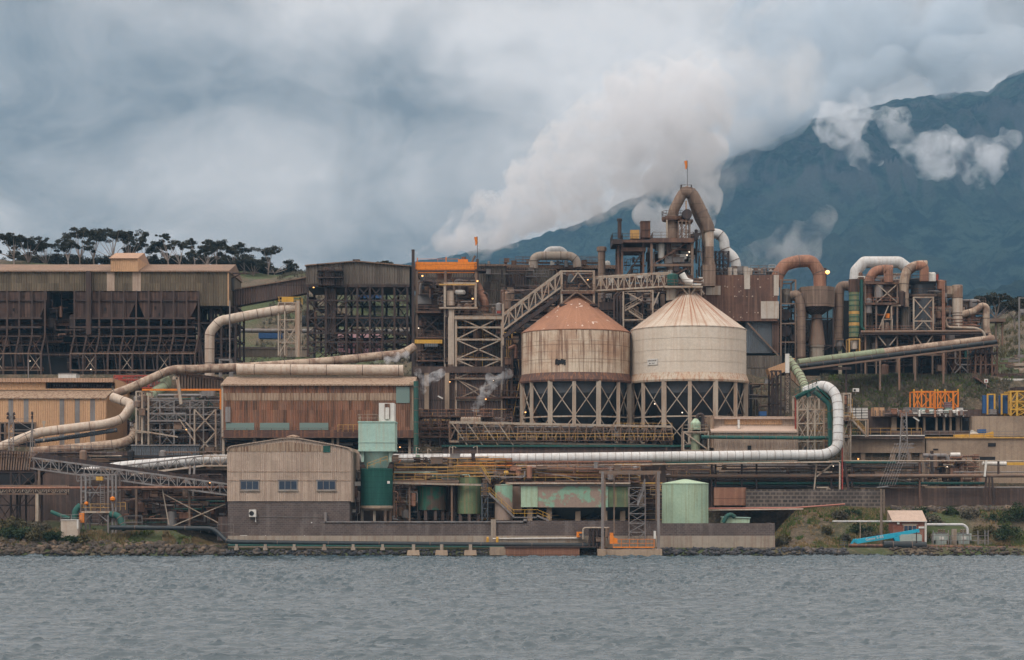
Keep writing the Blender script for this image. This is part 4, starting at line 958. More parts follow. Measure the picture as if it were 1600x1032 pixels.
for x, y, r in ((176, 780, .42), (135, 787, .32)):
    c = W(x, y, 6.5); MB().lathe(c, [(.05, c.z - r), (r, c.z - r * .4), (r, c.z + r * .5), (.05, c.z + r)], 10).build('float', K['orange'], R)
MB().pbox(124, 131, 802, 817, 6.2, 6.7).build('marker', K['orange'], R)
clutter(R, 128, 180, 776, 822, 7, 10, 26, 61, ('grey_steel', 'pale_steel', 'dull_steel', 'rail_y', 'dark_steel'), .6)
MB().pbox(150, 160, 745, 751, 6.6, 7.4).build('hoist', K['yellow'], R)
MB().rail([W(181, 797, 8), W(196, 797, 8)], 1.2, .7, .07).build('handrail', K['rail_y'], R)
pipe('green_pump_pipe', 'teal pipe arching up left of the pump gantry', [(80, 800, 7.5), (95, 806, 7), (109, 810, 6.5)], .32, 'teal', .4, 0)
pipe('green_pump_pipe', 'fat teal elbow pipe standing left against the pump gantry', [(117, 815, 7), (117, 798, 7), (126, 790, 7.4)], .5, 'teal', .8, 0)
pipe('green_pump_pipe', 'fat teal pipe bending down to the ground right of the pump gantry', [(172, 804, 6.6), (186, 806, 6.4), (191, 820, 6), (195, 827, 5.6)], .52, 'teal', .8, 1.2)
pipe('green_pump_pipe', 'straight teal pipe joining the black shore pipeline', [(192, 824.5, 5), (232, 824.5, 5)], .36, 'teal', 0, 1.5)
R = T('kiosk', 'cream electrical kiosk among shrubs at lower left', 'cabinet', W(110, 825, 4.5))
MB().pbox(95, 122, 813, 840, 4.5, 6).build('body', K['cream_pipe'], R); MB().pbox(94.5, 122.5, 812.2, 813.2, 4.4, 6.1).build('lid', K['white'], R); MB().pbox(120, 122.4, 813, 827, 4.4, 4.6).build('edge', K['white'], R)
R = T('pipe_fence', 'thin grey pipe fence on the lower left bank', 'fence', W(150, 822, 5))
MB().rail([W(95, 815, 5.2), W(128, 815, 5.2)], 1.1, 1.6, .06).rail([W(195, 826, 5.5), W(222, 826, 5.5)], 2.0, 2.5, .07).build('rail', K['grey_steel'], R)
MB().rail([W(300, 833, 5), W(340, 833, 5)], .9, 1.5, .06).rail([W(340, 845, 3.6), W(365, 845, 3.6)], 2.6, 2.3, .06).build('rail', K['grey_steel'], R)
R = T('pump_row', 'row of dirty pumps and crates on the dark yard left of the pump house', 'pumps', W(290, 822, 14))
clutter(R, 190, 352, 782, 824, 12, 20, 70, 62, ('dull_steel', 'rust_steel', 'dark_steel', 'teal', 'grey_steel', 'rust_duct'), .9)
clutter(R, 190, 352, 742, 782, 14, 24, 40, 65, ('dull_steel', 'rust_steel', 'dark_steel', 'dark_steel'), 1.1)
R = T('low_block', 'dark stained concrete block behind the lower left pumps', 'building', W(260, 812, 24))
MB().pbox(-60, 356, 735, 826, 24, 34).build('wall', K['concrete_d'], R); MB().pbox(-60, 356, 732.5, 735, 23.7, 34).build('cornice', K['concrete'], R)
for x in (200, 232, 262, 318): MB().pbox(x, x + 12, 775, 812, 23.9, 24.1).build('doorway', K['void'], R)
m_ = MB(); [m_.pbox(250, 310, 770 + i * 2.6, 771 + i * 2.6, 23.6, 23.9) for i in range(11)]; m_.build('louvre', K['dull_steel'], R)
R = T('slab_wall', 'dark concrete wall and pipes beneath the lower duct at left', 'wall', W(120, 735, 31))
MB().pbox(-60, 205, 706, 737, 33, 35).build('wall', K['concrete_d'], R)
for y in (714, 722): MB().tube(P3([(80, y, 31), (190, y - 1, 31)]), .14, 8).build('pipe', K['pale_steel'], R)
clutter(R, 60, 350, 706, 734, 29, 33, 40, 63, ('dark_steel', 'dull_steel', 'grey_steel', 'void'), .8)
MB().pbox(60, 350, 718, 722, 30, 35).build('cornice', K['concrete'], R)

# ================================================================== tank farm behind the sea wall
def tank(name, label, px0, px1, py0, py1, Y, mat, roof=4, legs=0, rmat=None, cat='tank', hoops=0, group=None):
    R = T(name, label, cat, W((px0 + px1) / 2, py1, Y), group); s = S(Y); r = (px1 - px0) / 2 * s; c = W((px0 + px1) / 2, 0, Y); z0, z1 = W(0, py1, Y).z, W(0, py0, Y).z
    MB().lathe(c, [(r, z0), (r, z1)], 48).build('shell', K[mat], R)
    MB().lathe(c, [(r * 1.02, z1 - .12), (r * 1.02, z1), (r * .5, z1 + roof * s * .6), (.02, z1 + roof * s)], 48).build('roof', K[rmat or mat], R)
    if hoops:
        for k in range(hoops): zz = z0 + (z1 - z0) * (k + 1) / (hoops + 1); MB().lathe(c, [(r * 1.012, zz - .06), (r * 1.012, zz + .06)], 48, cap=False).build('hoop', K[mat], R)
    for k in range(legs):
        a = 2 * pi * (k + .5) / legs; x, y = c.x + r * .85 * cos(a), c.y + r * .85 * sin(a)
        MB().box(x - .25, x + .25, y - .25, y + .25, z0 - 16 * s, z0).build('leg', K['concrete_d'], R)
    return R
tank('worn_tank', 'squat dark tank with brown and teal wear left of the tank farm', 650, 697, 760, 797, 13, 'green_worn', 2, 8)
tank('brown_tank', 'plain dark brown tank standing between two green tanks', 697, 722, 757, 800, 15, 'rust_sheet', 2, 6)
tank('striped_green_tank', 'tall green tank with yellow rust streaks beside the stairs', 715, 752, 746, 803, 12, 'green_stripe', 0, 6, hoops=2)
tank('streaked_column', 'pale column tank streaked green and rust right of the stairs', 773, 801, 758, 813, 10, 'green_peel', 1)
R = T('settling_tank', 'long settling tank with peeling mint paint over dark cones', 'tank', W(900, 815, 11))
Y0 = 11; z = lambda py: W(0, py, Y0).z
MB().pbox(816, 950, 760, 793, Y0 - .5, Y0 + 9).build('shell', K['green_peel'], R); MB().pbox(950, 984, 760.5, 792.5, Y0 - .3, Y0 + 9).build('shell', K['green_stripe'], R)
MB().pbox(814, 840, 760.3, 792.7, Y0 - .62, Y0 - .3).build('plate', K['mint2'], R)
MB().pbox(801, 815, 760, 800, Y0 + .5, Y0 + 4).build('column', K['dull_steel'], R)
MB().pbox(813, 986, 758.5, 760, Y0 - .7, Y0 + 9.1).build('rim', K['grey_steel'], R)
for cx_ in (895, 960):
    c = W(cx_, 0, Y0 + 4); MB().lathe(c, [(1.0, z(812)), (5.2, z(793))], 32).build('cone', K['hopper_dark'], R)
for x in (828, 858, 903, 945, 973): MB().pbox(x - 4, x + 4, 793, 815, Y0 + .3, Y0 + 1).build('leg', K['concrete'], R)
R = T('mint_tank', 'clean pale mint round tank with low cone roof', 'tank', W(1070, 818, 10))
c = W(1070.5, 0, 10); s = S(10); zz = lambda p: W(0, p, 10).z
MB().lathe(c, [(36.2 * s, zz(818)), (36.2 * s, zz(756))], 56).build('shell', K['mint2'], R)
MB().lathe(c, [(36.8 * s, zz(757)), (36.8 * s, zz(755.6)), (5 * s, zz(749.5)), (.02, zz(749))], 56).build('roof', K['mint2'], R)
for k in range(28): pass
R = T('mint_skip', 'small mint green skip with teal pump on the bank', 'skip', W(1150, 818, 11))
MB().prism([(1128, 817.5), (1130, 808.5), (1172, 809.5), (1171, 817.5)], 11, 13.5).build('body', K['mint2'], R); MB().prism([(1128.5, 808.8), (1129, 807.5), (1173, 808.7), (1173, 810)], 10.8, 13.7).build('rim', K['mint'], R)
pipe_mesh(P3([(1130, 817, 10.6), (1136, 806, 10.6), (1142, 804, 10.8), (1148, 808, 11)]), .35, .5).build('pump', K['teal'], R)

# platforms, railings and pipe racks over the tanks
R = T('tank_platform', 'walkway with worn yellow railings above the worn dark tank', 'platform', W(660, 760, 11))
deck(R, 614, 717, 751, 9.5, 13.5, 'dull_steel', 'rail_y', .35); MB().beam(W(614, 755, 9.4), W(752, 758, 9.4), .3).build('pipe', K['pale_steel'], R)
for x in (616, 640, 706): MB().beam(W(x, 753, 10), W(x, 815, 10), .28).build('column', K['dull_steel'], R)
clutter(R, 614, 652, 758, 812, 9.5, 14, 26, 71, ('dull_steel', 'pale_steel', 'dark_steel', 'grey_steel', 'rust_duct'), .7)
clutter(R, 616, 790, 738, 750, 10, 14, 30, 72, ('teal', 'rail_y', 'dull_steel', 'mint', 'grey_steel'), .7)
R = T('upper_platform', 'busy platform with orange railings under the white pipe', 'platform', W(700, 735, 16))
deck(R, 616, 750, 735, 15, 18, 'dull_steel', 'rail_y', .3); deck(R, 700, 790, 728, 14.5, 18, 'dull_steel', 'rail_y', .2)
clutter(R, 614, 800, 716, 736, 14.6, 17.8, 90, 73, ('rail_y', 'dull_steel', 'pale_steel', 'dark_steel', 'orange', 'grey_steel'), .7)
for x in (620, 650, 690, 735, 770): MB().beam(W(x, 735, 17), W(x, 812, 17), .3).build('column', K['dark_steel'], R)
MB().pbox(650, 656, 710.5, 714.5, 17, 17.5).build('sign', K['mint2'], R)
MB().lathe(W(747, 0, 18.5), [(.02, W(0, 723, 18).z), (.9, W(0, 719, 18).z), (.9, W(0, 715, 18).z), (.2, W(0, 709, 18).z)], 16).build('valve_head', K['white_pipe'], R)
R = T('stair_tower', 'zigzag stairs with yellow rails between green tank and column tank', 'stairs', W(760, 814, 8.5))
stair(R, W(766, 756, 8.6), W(750, 731, 8.6), 1.0, 'dull_steel', 'yellow')
frame(R, [753, 762], [814, 795, 775, 756], 8.6, 10, 'blue_clad', .16, 2, 1, seed=9); deck(R, 751, 764, 774, 8.4, 10, 'grey_steel', 'yellow', .15)
m_ = MB(); [m_.beam(W(754, 773 - i * 2.6, 8.3), W(761, 773 - i * 2.6, 8.3), .12) for i in range(10)]; m_.build('tread', K['dull_steel'], R)
stair(R, W(803, 808, 8.3), W(764, 771, 8.3), 1.0, 'grey_steel', 'yellow')
deck(R, 801, 839, 808, 8.3, 9.6, 'grey_steel', 'yellow', .15); stair(R, W(858, 814, 8.3), W(839, 806, 8.3), .9, 'grey_steel', 'yellow')
R = T('rusty_rack', 'long rusty pipe rack with orange handrails below the white pipe', 'pipe rack', W(890, 750, 14))
truss(R, W(790, 729, 17), W(1018, 727.5, 17), .7, 2.5, 22, 'rust_duct', .16, 'rust_steel')
MB().tube(P3([(740, 729.5, 16), (1300, 722.5, 16)]), .13, 8).build('pipe', K['pale_steel'], R); MB().tube(P3([(790, 756, 10), (985, 756, 10)]), .16, 8).build('pipe', K['pale_steel'], R)
deck(R, 770, 1000, 752, 13, 16, 'rust_steel', 'rail_y', .25, side=False); deck(R, 790, 1000, 742, 16, 18, 'rust_steel', 'rust_duct', .2, side=False)
for x in range(795, 1010, 15): MB().beam(W(x, 730, 16.8), W(x + (3 if x % 2 else 0), 756, 16.8), .2).build('post', K['rust_steel'], R)
for x in range(800, 1010, 34): MB().beam(W(x, 730, 16.6), W(x + 14, 752, 16.6), .14).beam(W(x + 28, 730, 16.6), W(x + 14, 752, 16.6), .14).build('brace', K['rust_steel'], R)
clutter(R, 780, 1000, 730, 756, 12, 17, 100, 74, ('rust_steel', 'dull_steel', 'rail_y', 'grey_steel', 'rust_duct'), .7)
MB().lathe(W(791, 0, 12.6), [(.3, W(0, 742, 12).z), (.42, W(0, 739, 12).z), (.3, W(0, 735.5, 12).z)], 12).build('sign', K['yellow'], R)
R = T('tank_backdrop', 'dirty concrete wall at the back of the tank farm', 'wall', W(830, 812, 21))
MB().pbox(556, 1040, 724, 815, 22, 23).build('wall', K['concrete_d'], R)
for x in (640, 700, 800, 860, 930, 990): MB().pbox(x, x + 22, 765, 812, 21.9, 22.1).build('doorway', K['void'], R)
clutter(R, 615, 1035, 756, 812, 15, 21.5, 110, 75, ('rust_steel', 'dull_steel', 'concrete', 'dark_steel', 'rail_y'), .8)

# ================================================================== dock portal
Y0 = -1.5
R = T('dock_portal', 'tall dark steel portal frame on a concrete dock in the water', 'portal frame', W(985, 872, Y0))
MB().pbox(938, 1030, 859.5, 871, Y0, Y0 + 6).build('deck_slab', K['concrete'], R)
for x in (934, 1022): MB().pbox(x, x + 12.5, 858.5, 872, Y0 - .2, Y0 + 6.2).build('pile_cap', K['concrete'], R)
for x in (941.5, 1029):
    MB().beam(W(x, 859, Y0 + .5), W(x, 737, Y0 + .5), .42).build('post', K['grey_steel'], R)
for x in (944.5, 1026): MB().beam(W(x, 859, Y0 + 5.5), W(x, 738, Y0 + 5.5), .36).build('post', K['dull_steel'], R)
MB().beam(W(936, 738, Y0 + .5), W(1033, 738, Y0 + .5), .3, .45).build('top_beam', K['dull_steel'], R); MB().beam(W(940, 740, Y0 + 5.5), W(1030, 740, Y0 + 5.5), .3, .4).build('top_beam', K['dull_steel'], R)
for x in (941, 1029): MB().beam(W(x, 739, Y0 + .5), W(x, 739, Y0 + 5.5), .3).build('top_beam', K['dark_steel'], R)
MB().beam(W(959.5, 835, Y0 + 2), W(959.5, 742, Y0 + 2), .2).build('guide', K['dull_steel'], R)
m_ = MB().rail([W(958, 855.5, Y0 + .3), W(1022, 855.5, Y0 + .3)], 1.25, 1.3, .07, 2); m_.beam(W(958, 855.5, Y0 + .3), W(1022, 855.5, Y0 + .3), .14, .2); m_.build('handrail', K['orange'], R)
MB().rail([W(1022, 855.5, Y0 + .3), W(1022, 855.5, Y0 + 5)], 1.25, 1.3, .1).build('handrail', K['orange'], R)
MB().prism([(953, 850), (953, 833), (958, 833), (959, 840), (965, 842), (965, 850)], Y0 + 1, Y0 + 2).build('winch', K['orange'], R)
MB().pbox(901, 909.5, 831.5, 840, Y0 + 3.5, Y0 + 4.3).build('box', K['orange'], R)
MB().pbox(1021.5, 1025, 830, 842, Y0 + .1, Y0 + .5).build('sign', K['white'], R)
R2 = T('scaffold_tower', 'narrow silver scaffold tower with ladder standing inside the dock portal', 'scaffold', W(995, 845, 1.5))
frame(R2, [983, 1008.5], [855, 832, 818, 803, 789, 775, 762], 1.5, 3, 'grey_steel', .13, 2, 1, seed=12, dens=.9)
stair(R2, W(996, 790, 1.3), W(1008, 758, 1.3), .6, 'grey_steel'); MB().beam(W(983, 755, 1.5), W(983, 735, 1.5), .1).build('pole', K['grey_steel'], R2)
deck(R2, 983, 1009, 791, 1.4, 3, 'grey_steel', 'grey_steel', .08, rail=False)
R = T('pump_manifold', 'cluster of vertical dark pump pipes left of the dock portal', 'pumps', W(924, 855, 1))
for i in range(6): MB().tube(P3([(921 + i * 3, 855, 1.2 + i % 2), (921 + i * 3, 826, 1.2 + i % 2)]), .14, 8).build('pipe', K['dark_steel'], R)
pipe_mesh(P3([(911, 843, 1), (911, 827, 1), (914, 825, 1), (952, 825, 1)]), .12, .3).build('pipe', K['pale_steel'], R)
clutter(R, 905, 950, 826, 860, .8, 2.6, 22, 81, ('dark_steel', 'dull_steel', 'grey_steel', 'black'), .5)
MB().tube(P3([(770, 842, 2.6), (912, 841, 2.6)]), .1, 8).build('pipe', K['white'], R)
for x in (762, 777): 
    c = W(x, 844, 2.4); o = props(MB().lathe(c, [(.2, c.z - .45), (.22, c.z - .3), (.22, c.z + .3), (.1, c.z + .5)], 12).build('gas_bottle', K['yellow']), 'yellow bottle standing against the sea wall ' + ('left' if x == 762 else 'right') + ' of its pillar', 'bottle')
# ================================================================== the two storage silos
def silo(label, cx, rp, top, eave, skirt, base, mats, nleg, seed, skp):
    Y0 = 52; s = S(Y0); r = rp * s; c = W(cx, base, Y0); R = T('storage_silo', label, 'silo', c, None); z = lambda p: W(0, p, Y0).z
    MB().lathe(c, [(r, z(skirt)), (r, z(eave + 1))], 96).build('shell', K[mats[0]], R)
    MB().lathe(c, [(r * 1.0, z(eave + 1.4)), (r * 1.012, z(eave + .8)), (r * 1.012, z(eave - .3)), (r * .45, z(eave - (eave - top) * .58)), (r * .10, z(top + 3)), (.3, z(top))], 28, smooth=False, a0=.1).build('roof', K[mats[1]], R)
    MB().lathe(c, [(r * 1.04 * skp, z(skirt + 13)), (r * 1.05 * skp, z(skirt + 10)), (r * 1.01, z(skirt + 1)), (r * 1.004, z(skirt - 1))], 96).build('skirt', K[mats[2]], R)
    MB().lathe(c, [(.8, z(base - 2)), (r * .5, z(base - 32)), (r * .93, z(skirt + 30)), (r * .95, z(skirt + 12))], 64).build('hopper', K['hopper_dark'], R)
    m_ = MB()
    for k in range(1, 4): zz = z(eave + (skirt - eave) * k / 4); m_.lathe(c, [(r * 1.004, zz - .05), (r * 1.004, zz + .05)], 96, cap=False)
    m_.build('hoop', K[mats[0]], R)
    pts = []
    for k in range(nleg):
        a = 2 * pi * (k + .35) / nleg; pts.append(Vector((c.x + r * cos(a), c.y + r * sin(a), 0)))
    for k, p in enumerate(pts):
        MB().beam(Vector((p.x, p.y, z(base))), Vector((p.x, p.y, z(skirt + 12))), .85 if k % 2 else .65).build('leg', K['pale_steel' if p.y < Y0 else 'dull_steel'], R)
        q = pts[(k + 1) % nleg]
        zs = [z(base), z(base - 30), z(skirt + 44 - 0), z(skirt + 14)]
        zs = [z(base), z((base + skirt + 12) / 2 + 4), z(skirt + 14)]
        m_ = MB()
        for a_, b_ in zip(zs[:-1], zs[1:]):
            m_.beam((p.x, p.y, a_), (q.x, q.y, b_), .15).beam((q.x, q.y, a_), (p.x, p.y, b_), .15)
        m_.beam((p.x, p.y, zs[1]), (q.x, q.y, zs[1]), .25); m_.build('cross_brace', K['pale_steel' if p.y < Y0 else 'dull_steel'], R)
    return R, r, c
R, r, c = silo('rust streaked storage silo with red brown cone roof, left of the pair', 900, 85, 459, 521.5, 588, 700.5, ('silo_rust', 'rust_cone', 'skirt_rust'), 14, 1, 1.0)
a = W(866, 566, 42.9); 
for i in range(9):
    rnd = random.Random(i); ang = -pi / 2 - .40 + i * .021 + rnd.uniform(-.004, .004); hh = rnd.uniform(.6, 1.0)
    p = Vector((c.x + (r + .03) * cos(ang), c.y + (r + .03) * sin(ang), a.z + rnd.uniform(-.15, .15)))
    MB().box(p.x - .16, p.x + .16, p.y - .03, p.y + .05, p.z - hh / 2, p.z + hh / 2).build('torn_sheet', K['void'], R)
R, r, c = silo('cream storage silo with rust streaked cone roof and small white sign, right of the pair', 1075.5, 90, 452, 517, 588, 700.5, ('silo_cream', 'silo_roof', 'skirt_cream'), 14, 2, 1.0)
px_, py_ = 1013.5, 565; xx = (px_ - 1075.5) * S(42.8); ang = math.asin(max(-1, min(1, xx / r))); p = Vector((c.x + (r + .12) * sin(ang), c.y - (r + .12) * cos(ang), W(0, py_, 43).z))
u = Vector((cos(ang), sin(ang), 0)); n_ = Vector((sin(ang), -cos(ang), 0))
vs = [p + u * i * 1.12 + Vector((0, 0, j * .55)) + n_ * k for k in (0, -.1) for i, j in ((-1, -1), (1, -1), (1, 1), (-1, 1))]
sg = MB().add(vs, [(0, 1, 2, 3), (7, 6, 5, 4), (0, 4, 5, 1), (2, 6, 7, 3), (1, 5, 6, 2), (3, 7, 4, 0)]).build('sign', K['white'], R)
text('SLIME STORAGE', p - u * 1.02 + Vector((0, 0, .1)) + n_ * .015, .34, 'dark_steel', sg, yaw=ang, sx=.78)
text('BAY   EAST', p - u * .75 + Vector((0, 0, -.38)) + n_ * .015, .32, 'dark_steel', sg, yaw=ang, sx=.8)

# ================================================================== smelter hall: the dark mass behind everything
R = T('smelter_hall', 'long dark brown clad hall with dusty roof edge behind the silos', 'building', W(900, 640, 90))
MB().pbox(745, 965, 420, 660, 90, 110).build('wall', K['dark_clad'], R); MB().pbox(740, 968, 414.5, 420, 89.3, 110.7).build('roof', K['brown_roof'], R)
MB().pbox(788, 823, 417.5, 452, 87, 90).build('dark_bay', K['dark_clad'], R); MB().pbox(822, 866, 419, 447, 87.6, 90).build('dark_bay', K['old_clad'], R)
MB().pbox(960, 1120, 452, 660, 86, 100).build('wall', K['dark_clad'], R); MB().pbox(795, 870, 452, 520, 88, 90).build('grey_bay', K['blue_clad'], R)
MB().pbox(1100, 1215, 430, 502, 76, 92).build('patched_wall', K['patched'], R)
for x0, x1, y0, y1 in ((1103, 1126, 447, 461), (1189, 1217, 471, 498), (1163, 1172, 430, 452), (1209, 1217, 430, 462)): MB().pbox(x0, x1, y0, y1, 75.9, 76.1).build('pale_patch', K['white_patch'], R)
rnd = random.Random(8)
for i in range(26):
    x, y = rnd.uniform(1128, 1212), rnd.choice((436, 447, 455, 463, 487, 496)) + rnd.uniform(-1, 1); d = rnd.choice((.7, .9, 1.3))
    MB().pbox(x, x + d * 1.6, y, y + d * 1.6, 75.92, 76.05).build('rivet_plate', K['cream_clad'], R)
for x, y in ((1138, 418), (1146, 420), (1163, 417), (1169, 419), (1211, 426)): MB().pbox(x, x + 6, y, 431, 77, 79).build('vent_box', K['white_patch'], R)
MB().rail([W(1100, 430, 76.4), W(1216, 430, 76.4)], 1.4, 1.8, .06).build('handrail', K['grey_steel'], R)
MB().pbox(1165, 1217, 502, 552, 77, 90).build('grey_wall', K['blue_clad'], R); MB().pbox(1207, 1217.5, 500, 552, 76.6, 77).build('corner', K['rust_sheet'], R)
MB().beam(W(1168, 505, 76.2), W(1220, 560, 76.2), .3).build('stay', K['dull_steel'], R)
MB().pbox(1165, 1222, 556, 575, 74, 86).build('lower_wall', K['old_clad'], R); MB().pbox(1165, 1212, 576, 594, 73, 86).build('lower_wall', K['old_clad'], R)
MB().pbox(1165, 1210, 594, 660, 75, 86).build('lower_wall', K['dark_clad'], R)
R = T('furnace_hall', 'dull brown sheet clad hall behind the orange crane gantry', 'building', W(715, 600, 86))
MB().pbox(652, 790, 416, 560, 86, 104).build('wall', K['old_clad'], R); MB().pbox(650, 792, 413, 416, 85.6, 104.4).build('roof', K['brown_roof'], R)
R = T('lower_hall', 'low dark building with pale pillars right of the rusty corrugated building', 'building', W(690, 660, 60))
MB().pbox(648, 800, 583, 662, 60, 72).build('wall', K['dark_clad'], R); MB().pbox(646, 802, 573, 583, 59.4, 72).build('cornice', K['concrete_d'], R)
for x in (663, 695): MB().pbox(x, x + 7, 583, 640, 59.2, 60).build('pillar', K['concrete'], R)
MB().beam(W(684, 619, 58.8), W(692, 623, 58.8), .25).build('strip_light', K['white'], R)
MB().pbox(700, 780, 535, 583, 64, 72).build('drum_house', K['old_clad'], R)

# white ducts on the roofs
pipe('roof_duct', 'pale dusty duct looping along the roof of the dark hall', [(834, 420, 88), (834, 404, 88), (842, 400, 88), (892, 400, 88), (901, 407, 88), (902, 418, 88)], .85, 'cream_pipe', .9, 3.0, cat='duct')
pipe('roof_duct', 'second pale duct peeking above the looping duct on the dark hall', [(850, 402, 92), (858, 391, 92), (878, 391, 92), (886, 402, 92)], .75, 'white_pipe', .7, 0, cat='duct')
R = T('roof_drum', 'white domed drum on the dark hall roof beside a brown stack', 'drum', W(949, 418, 91))
c = W(949, 0, 91); MB().lathe(c, [(.6, W(0, 418, 91).z), (.62, W(0, 411, 91).z), (.4, W(0, 408.5, 91).z), (.02, W(0, 407.5, 91).z)], 16).build('drum', K['white'], R)
R = T('brown_stack', 'thick brown stack with wider cap rising behind the silos', 'stack', W(940, 470, 76))
handstack(R, 940, 480, 386, 76, .72, 'brown_duct')

# ================================================================== orange crane gantry and furnace frame
Y0 = 66
R = T('furnace_structure', 'tall dark furnace steel frame with bright orange crane beams on top', 'steel frame', W(700, 640, Y0))
MB().beam(W(645.5, 640, Y0 - .5), W(645.5, 392, Y0 - .5), .55).beam(W(643, 391.5, Y0 - .5), W(648, 391.5, Y0 - .5), .3).build('mast', K['dark_steel'], R)
frame(R, [651, 696, 744], [660, 590, 557, 527, 487, 424], Y0, Y0 + 12, 'dull_steel', .45, 2, 1, seed=41, dens=.6, bmat='dark_steel')
for y, h in ((412, .5), (415.6, .3), (419, .5)):
    for yy in (Y0, Y0 + 6): MB().beam(W(649, y, Y0) + Vector((0, yy - Y0, 0)), W(745, y, Y0) + Vector((0, yy - Y0, 0)), .5, h).build('crane_beam', K['orange'], R)
MB().pbox(716, 731, 405.5, 411, Y0 + .5, Y0 + 4).build('crab', K['orange'], R); MB().pbox(721, 728, 401.5, 405.5, Y0 + 1, Y0 + 3).build('hoist_drum', K['rust_steel'], R)
m_ = MB().rail([W(652, 409.5, Y0 - .3), W(716, 409.5, Y0 - .3)], .55, 3.2, .06, 1); m_.beam(W(652, 410, Y0), W(652, 403, Y0), .18).beam(W(697, 410, Y0), W(697, 402, Y0), .18); m_.build('handrail', K['orange'], R)
deck(R, 742, 759, 421, Y0 - .5, Y0 + 4, 'dark_steel', 'dark_steel'); MB().pbox(744, 748, 405, 440, Y0 - .2, Y0 + .4).build('cabin', K['dark_steel'], R)
MB().tube(P3([(742, 400, Y0 + 1), (734, 418, Y0 + 1)]), .2, 8).build('pipe', K['dull_steel'], R)
MB().pbox(657, 663, 430, 452, Y0 + 3, Y0 + 4).build('pale_panel', K['blue_clad'], R)
pl = dict(mats=('dark_steel', 'dull_steel', 'rust_steel', 'grey_steel'), big=1.1)
clutter(R, 653, 742, 440, 486, Y0 + .5, Y0 + 10, 110, 42, ('dark_steel', 'dull_steel', 'rust_steel', 'dull_steel', 'grey_steel'), 1.1)
clutter(R, 653, 742, 490, 590, Y0 + .5, Y0 + 10, 110, 43, ('dark_steel', 'dark_steel', 'dull_steel', 'rust_steel'), 1.1)
MB().pbox(648, 746, 488, 585, Y0 + 13, Y0 + 13.4).build('rear_shade_panel', K['void'], R)  # black sheet paints shade at the back of the furnace frame
MB().pbox(660, 685, 462, 487, Y0 + 4, Y0 + 10).build('bin', K['dull_steel'], R); MB().pbox(684, 700, 455, 487, Y0 + 5, Y0 + 9).build('bin', K['rust_duct'], R)
for y, x0, x1 in ((487, 650, 745), (527, 650, 700), (563, 650, 700)): deck(R, x0, x1, y, Y0 - 1, Y0 + 4, 'rust_steel', 'rust_steel', .25)
MB().pbox(648, 691, 531, 537, Y0 - 1.8, Y0 - 1).build('yellow_crane', K['yellow'], R); MB().pbox(663, 684, 537, 542, Y0 - 1.9, Y0 - .8).build('trolley', K['blue_clad'], R)
pipe_mesh(P3([(745, 446, Y0 + 2), (758, 475, Y0 + 1), (756, 487, Y0 + 1)]), .85, .8, 3).build('chute', K['rust_duct'], R)
pipe_mesh(P3([(745, 460, Y0 + 1), (760, 458, Y0 + 1), (763, 464, Y0 + 1), (763, 485, Y0 + 1)]), .2, .4).build('pipe', K['dark_steel'], R)
lamp('amber lamp high in the furnace frame under the orange beams', 660, 431.5, Y0 - .2, r=.3)
lamp('bright lamp at the right post of the pale portal in the furnace frame', 746, 439.5, 63.5, r=.3)
lamp('orange lamp low inside the pale portal of the furnace frame', 738.5, 467, 64, r=.3)
lamp('small lamp on the dark mast below the furnace deck', 654, 513, Y0 - .8, 'lamp_white', r=.2)
windsock('orange windsock on a thin pole above the crane gantry', 746, 412, 370, Y0)
Y0 = 60
R = T('stair_tower', 'pale braced lattice tower with zigzag stairs below the crane gantry', 'tower', W(748, 640, Y0))
frame(R, [712.5, 784], [660, 625, 592, 562, 531, 512, 495], Y0, Y0 + 9, 'pale_steel', .36, 2, 0, bw=.34)
for a, b in zip([625, 592, 562, 531, 512], [592, 562, 531, 512, 495]):
    for yy in (Y0, Y0 + 9):
        o_ = Vector((0, yy - Y0, 0))
        if a > 540: MB().beam(W(712, a, Y0) + o_, W(784, b, Y0) + o_, .22).beam(W(784, a, Y0) + o_, W(712, b, Y0) + o_, .22).build('cross_brace', K['pale_steel'], R)
MB().beam(W(712, 531, Y0), W(750, 512, Y0), .22).beam(W(750, 512, Y0), W(784, 531, Y0), .22).beam(W(712, 495, Y0), W(750, 512, Y0), .22).beam(W(750, 512, Y0), W(784, 495, Y0), .22).build('cross_brace', K['pale_steel'], R)
zz = [620, 592, 562, 531, 512]
for i, (a, b) in enumerate(zip([622, 590, 560, 531], [592, 562, 533, 512])):
    x0, x1 = (725, 760) if i % 2 == 0 else (765, 730); stair(R, W(x0, a, Y0 + 3), W(x1, b, Y0 + 3), 1.1, 'rust_steel'); deck(R, min(x0, x1) - 8 if i % 2 else x1 - 3, max(x0, x1) - 25 if i % 2 else x1 + 14, b, Y0 + 2.5, Y0 + 5, 'rust_steel', 'rail_y', .15, side=False)
deck(R, 710, 786, 495, Y0 - .5, Y0 + 9.5, 'pale_steel', 'rust_steel', .5); deck(R, 703, 785, 592, Y0 - .6, Y0 + 6, 'dull_steel', 'rust_steel', .2); deck(R, 712, 812, 620, Y0 - .6, Y0 + 8, 'rust_steel', 'rust_steel', .4)
clutter(R, 714, 784, 500, 660, Y0 + 1, Y0 + 9, 130, 44, ('dark_steel', 'dull_steel', 'rust_steel', 'dull_steel', 'rail_y'), .9)
clutter(R, 716, 784, 476, 494, Y0 + 1, Y0 + 8, 30, 45, ('dull_steel', 'rust_steel', 'grey_steel'), .8)
MB().pbox(776, 783, 486, 490, Y0 - .2, Y0).build('red_box', K['red'], R)
MB().beam(W(713, 592, Y0 - .2), W(755, 622, Y0 - .2), .2).beam(W(784, 592, Y0 - .2), W(784, 660, Y0 - .2), .3).build('brace', K['pale_steel'], R)
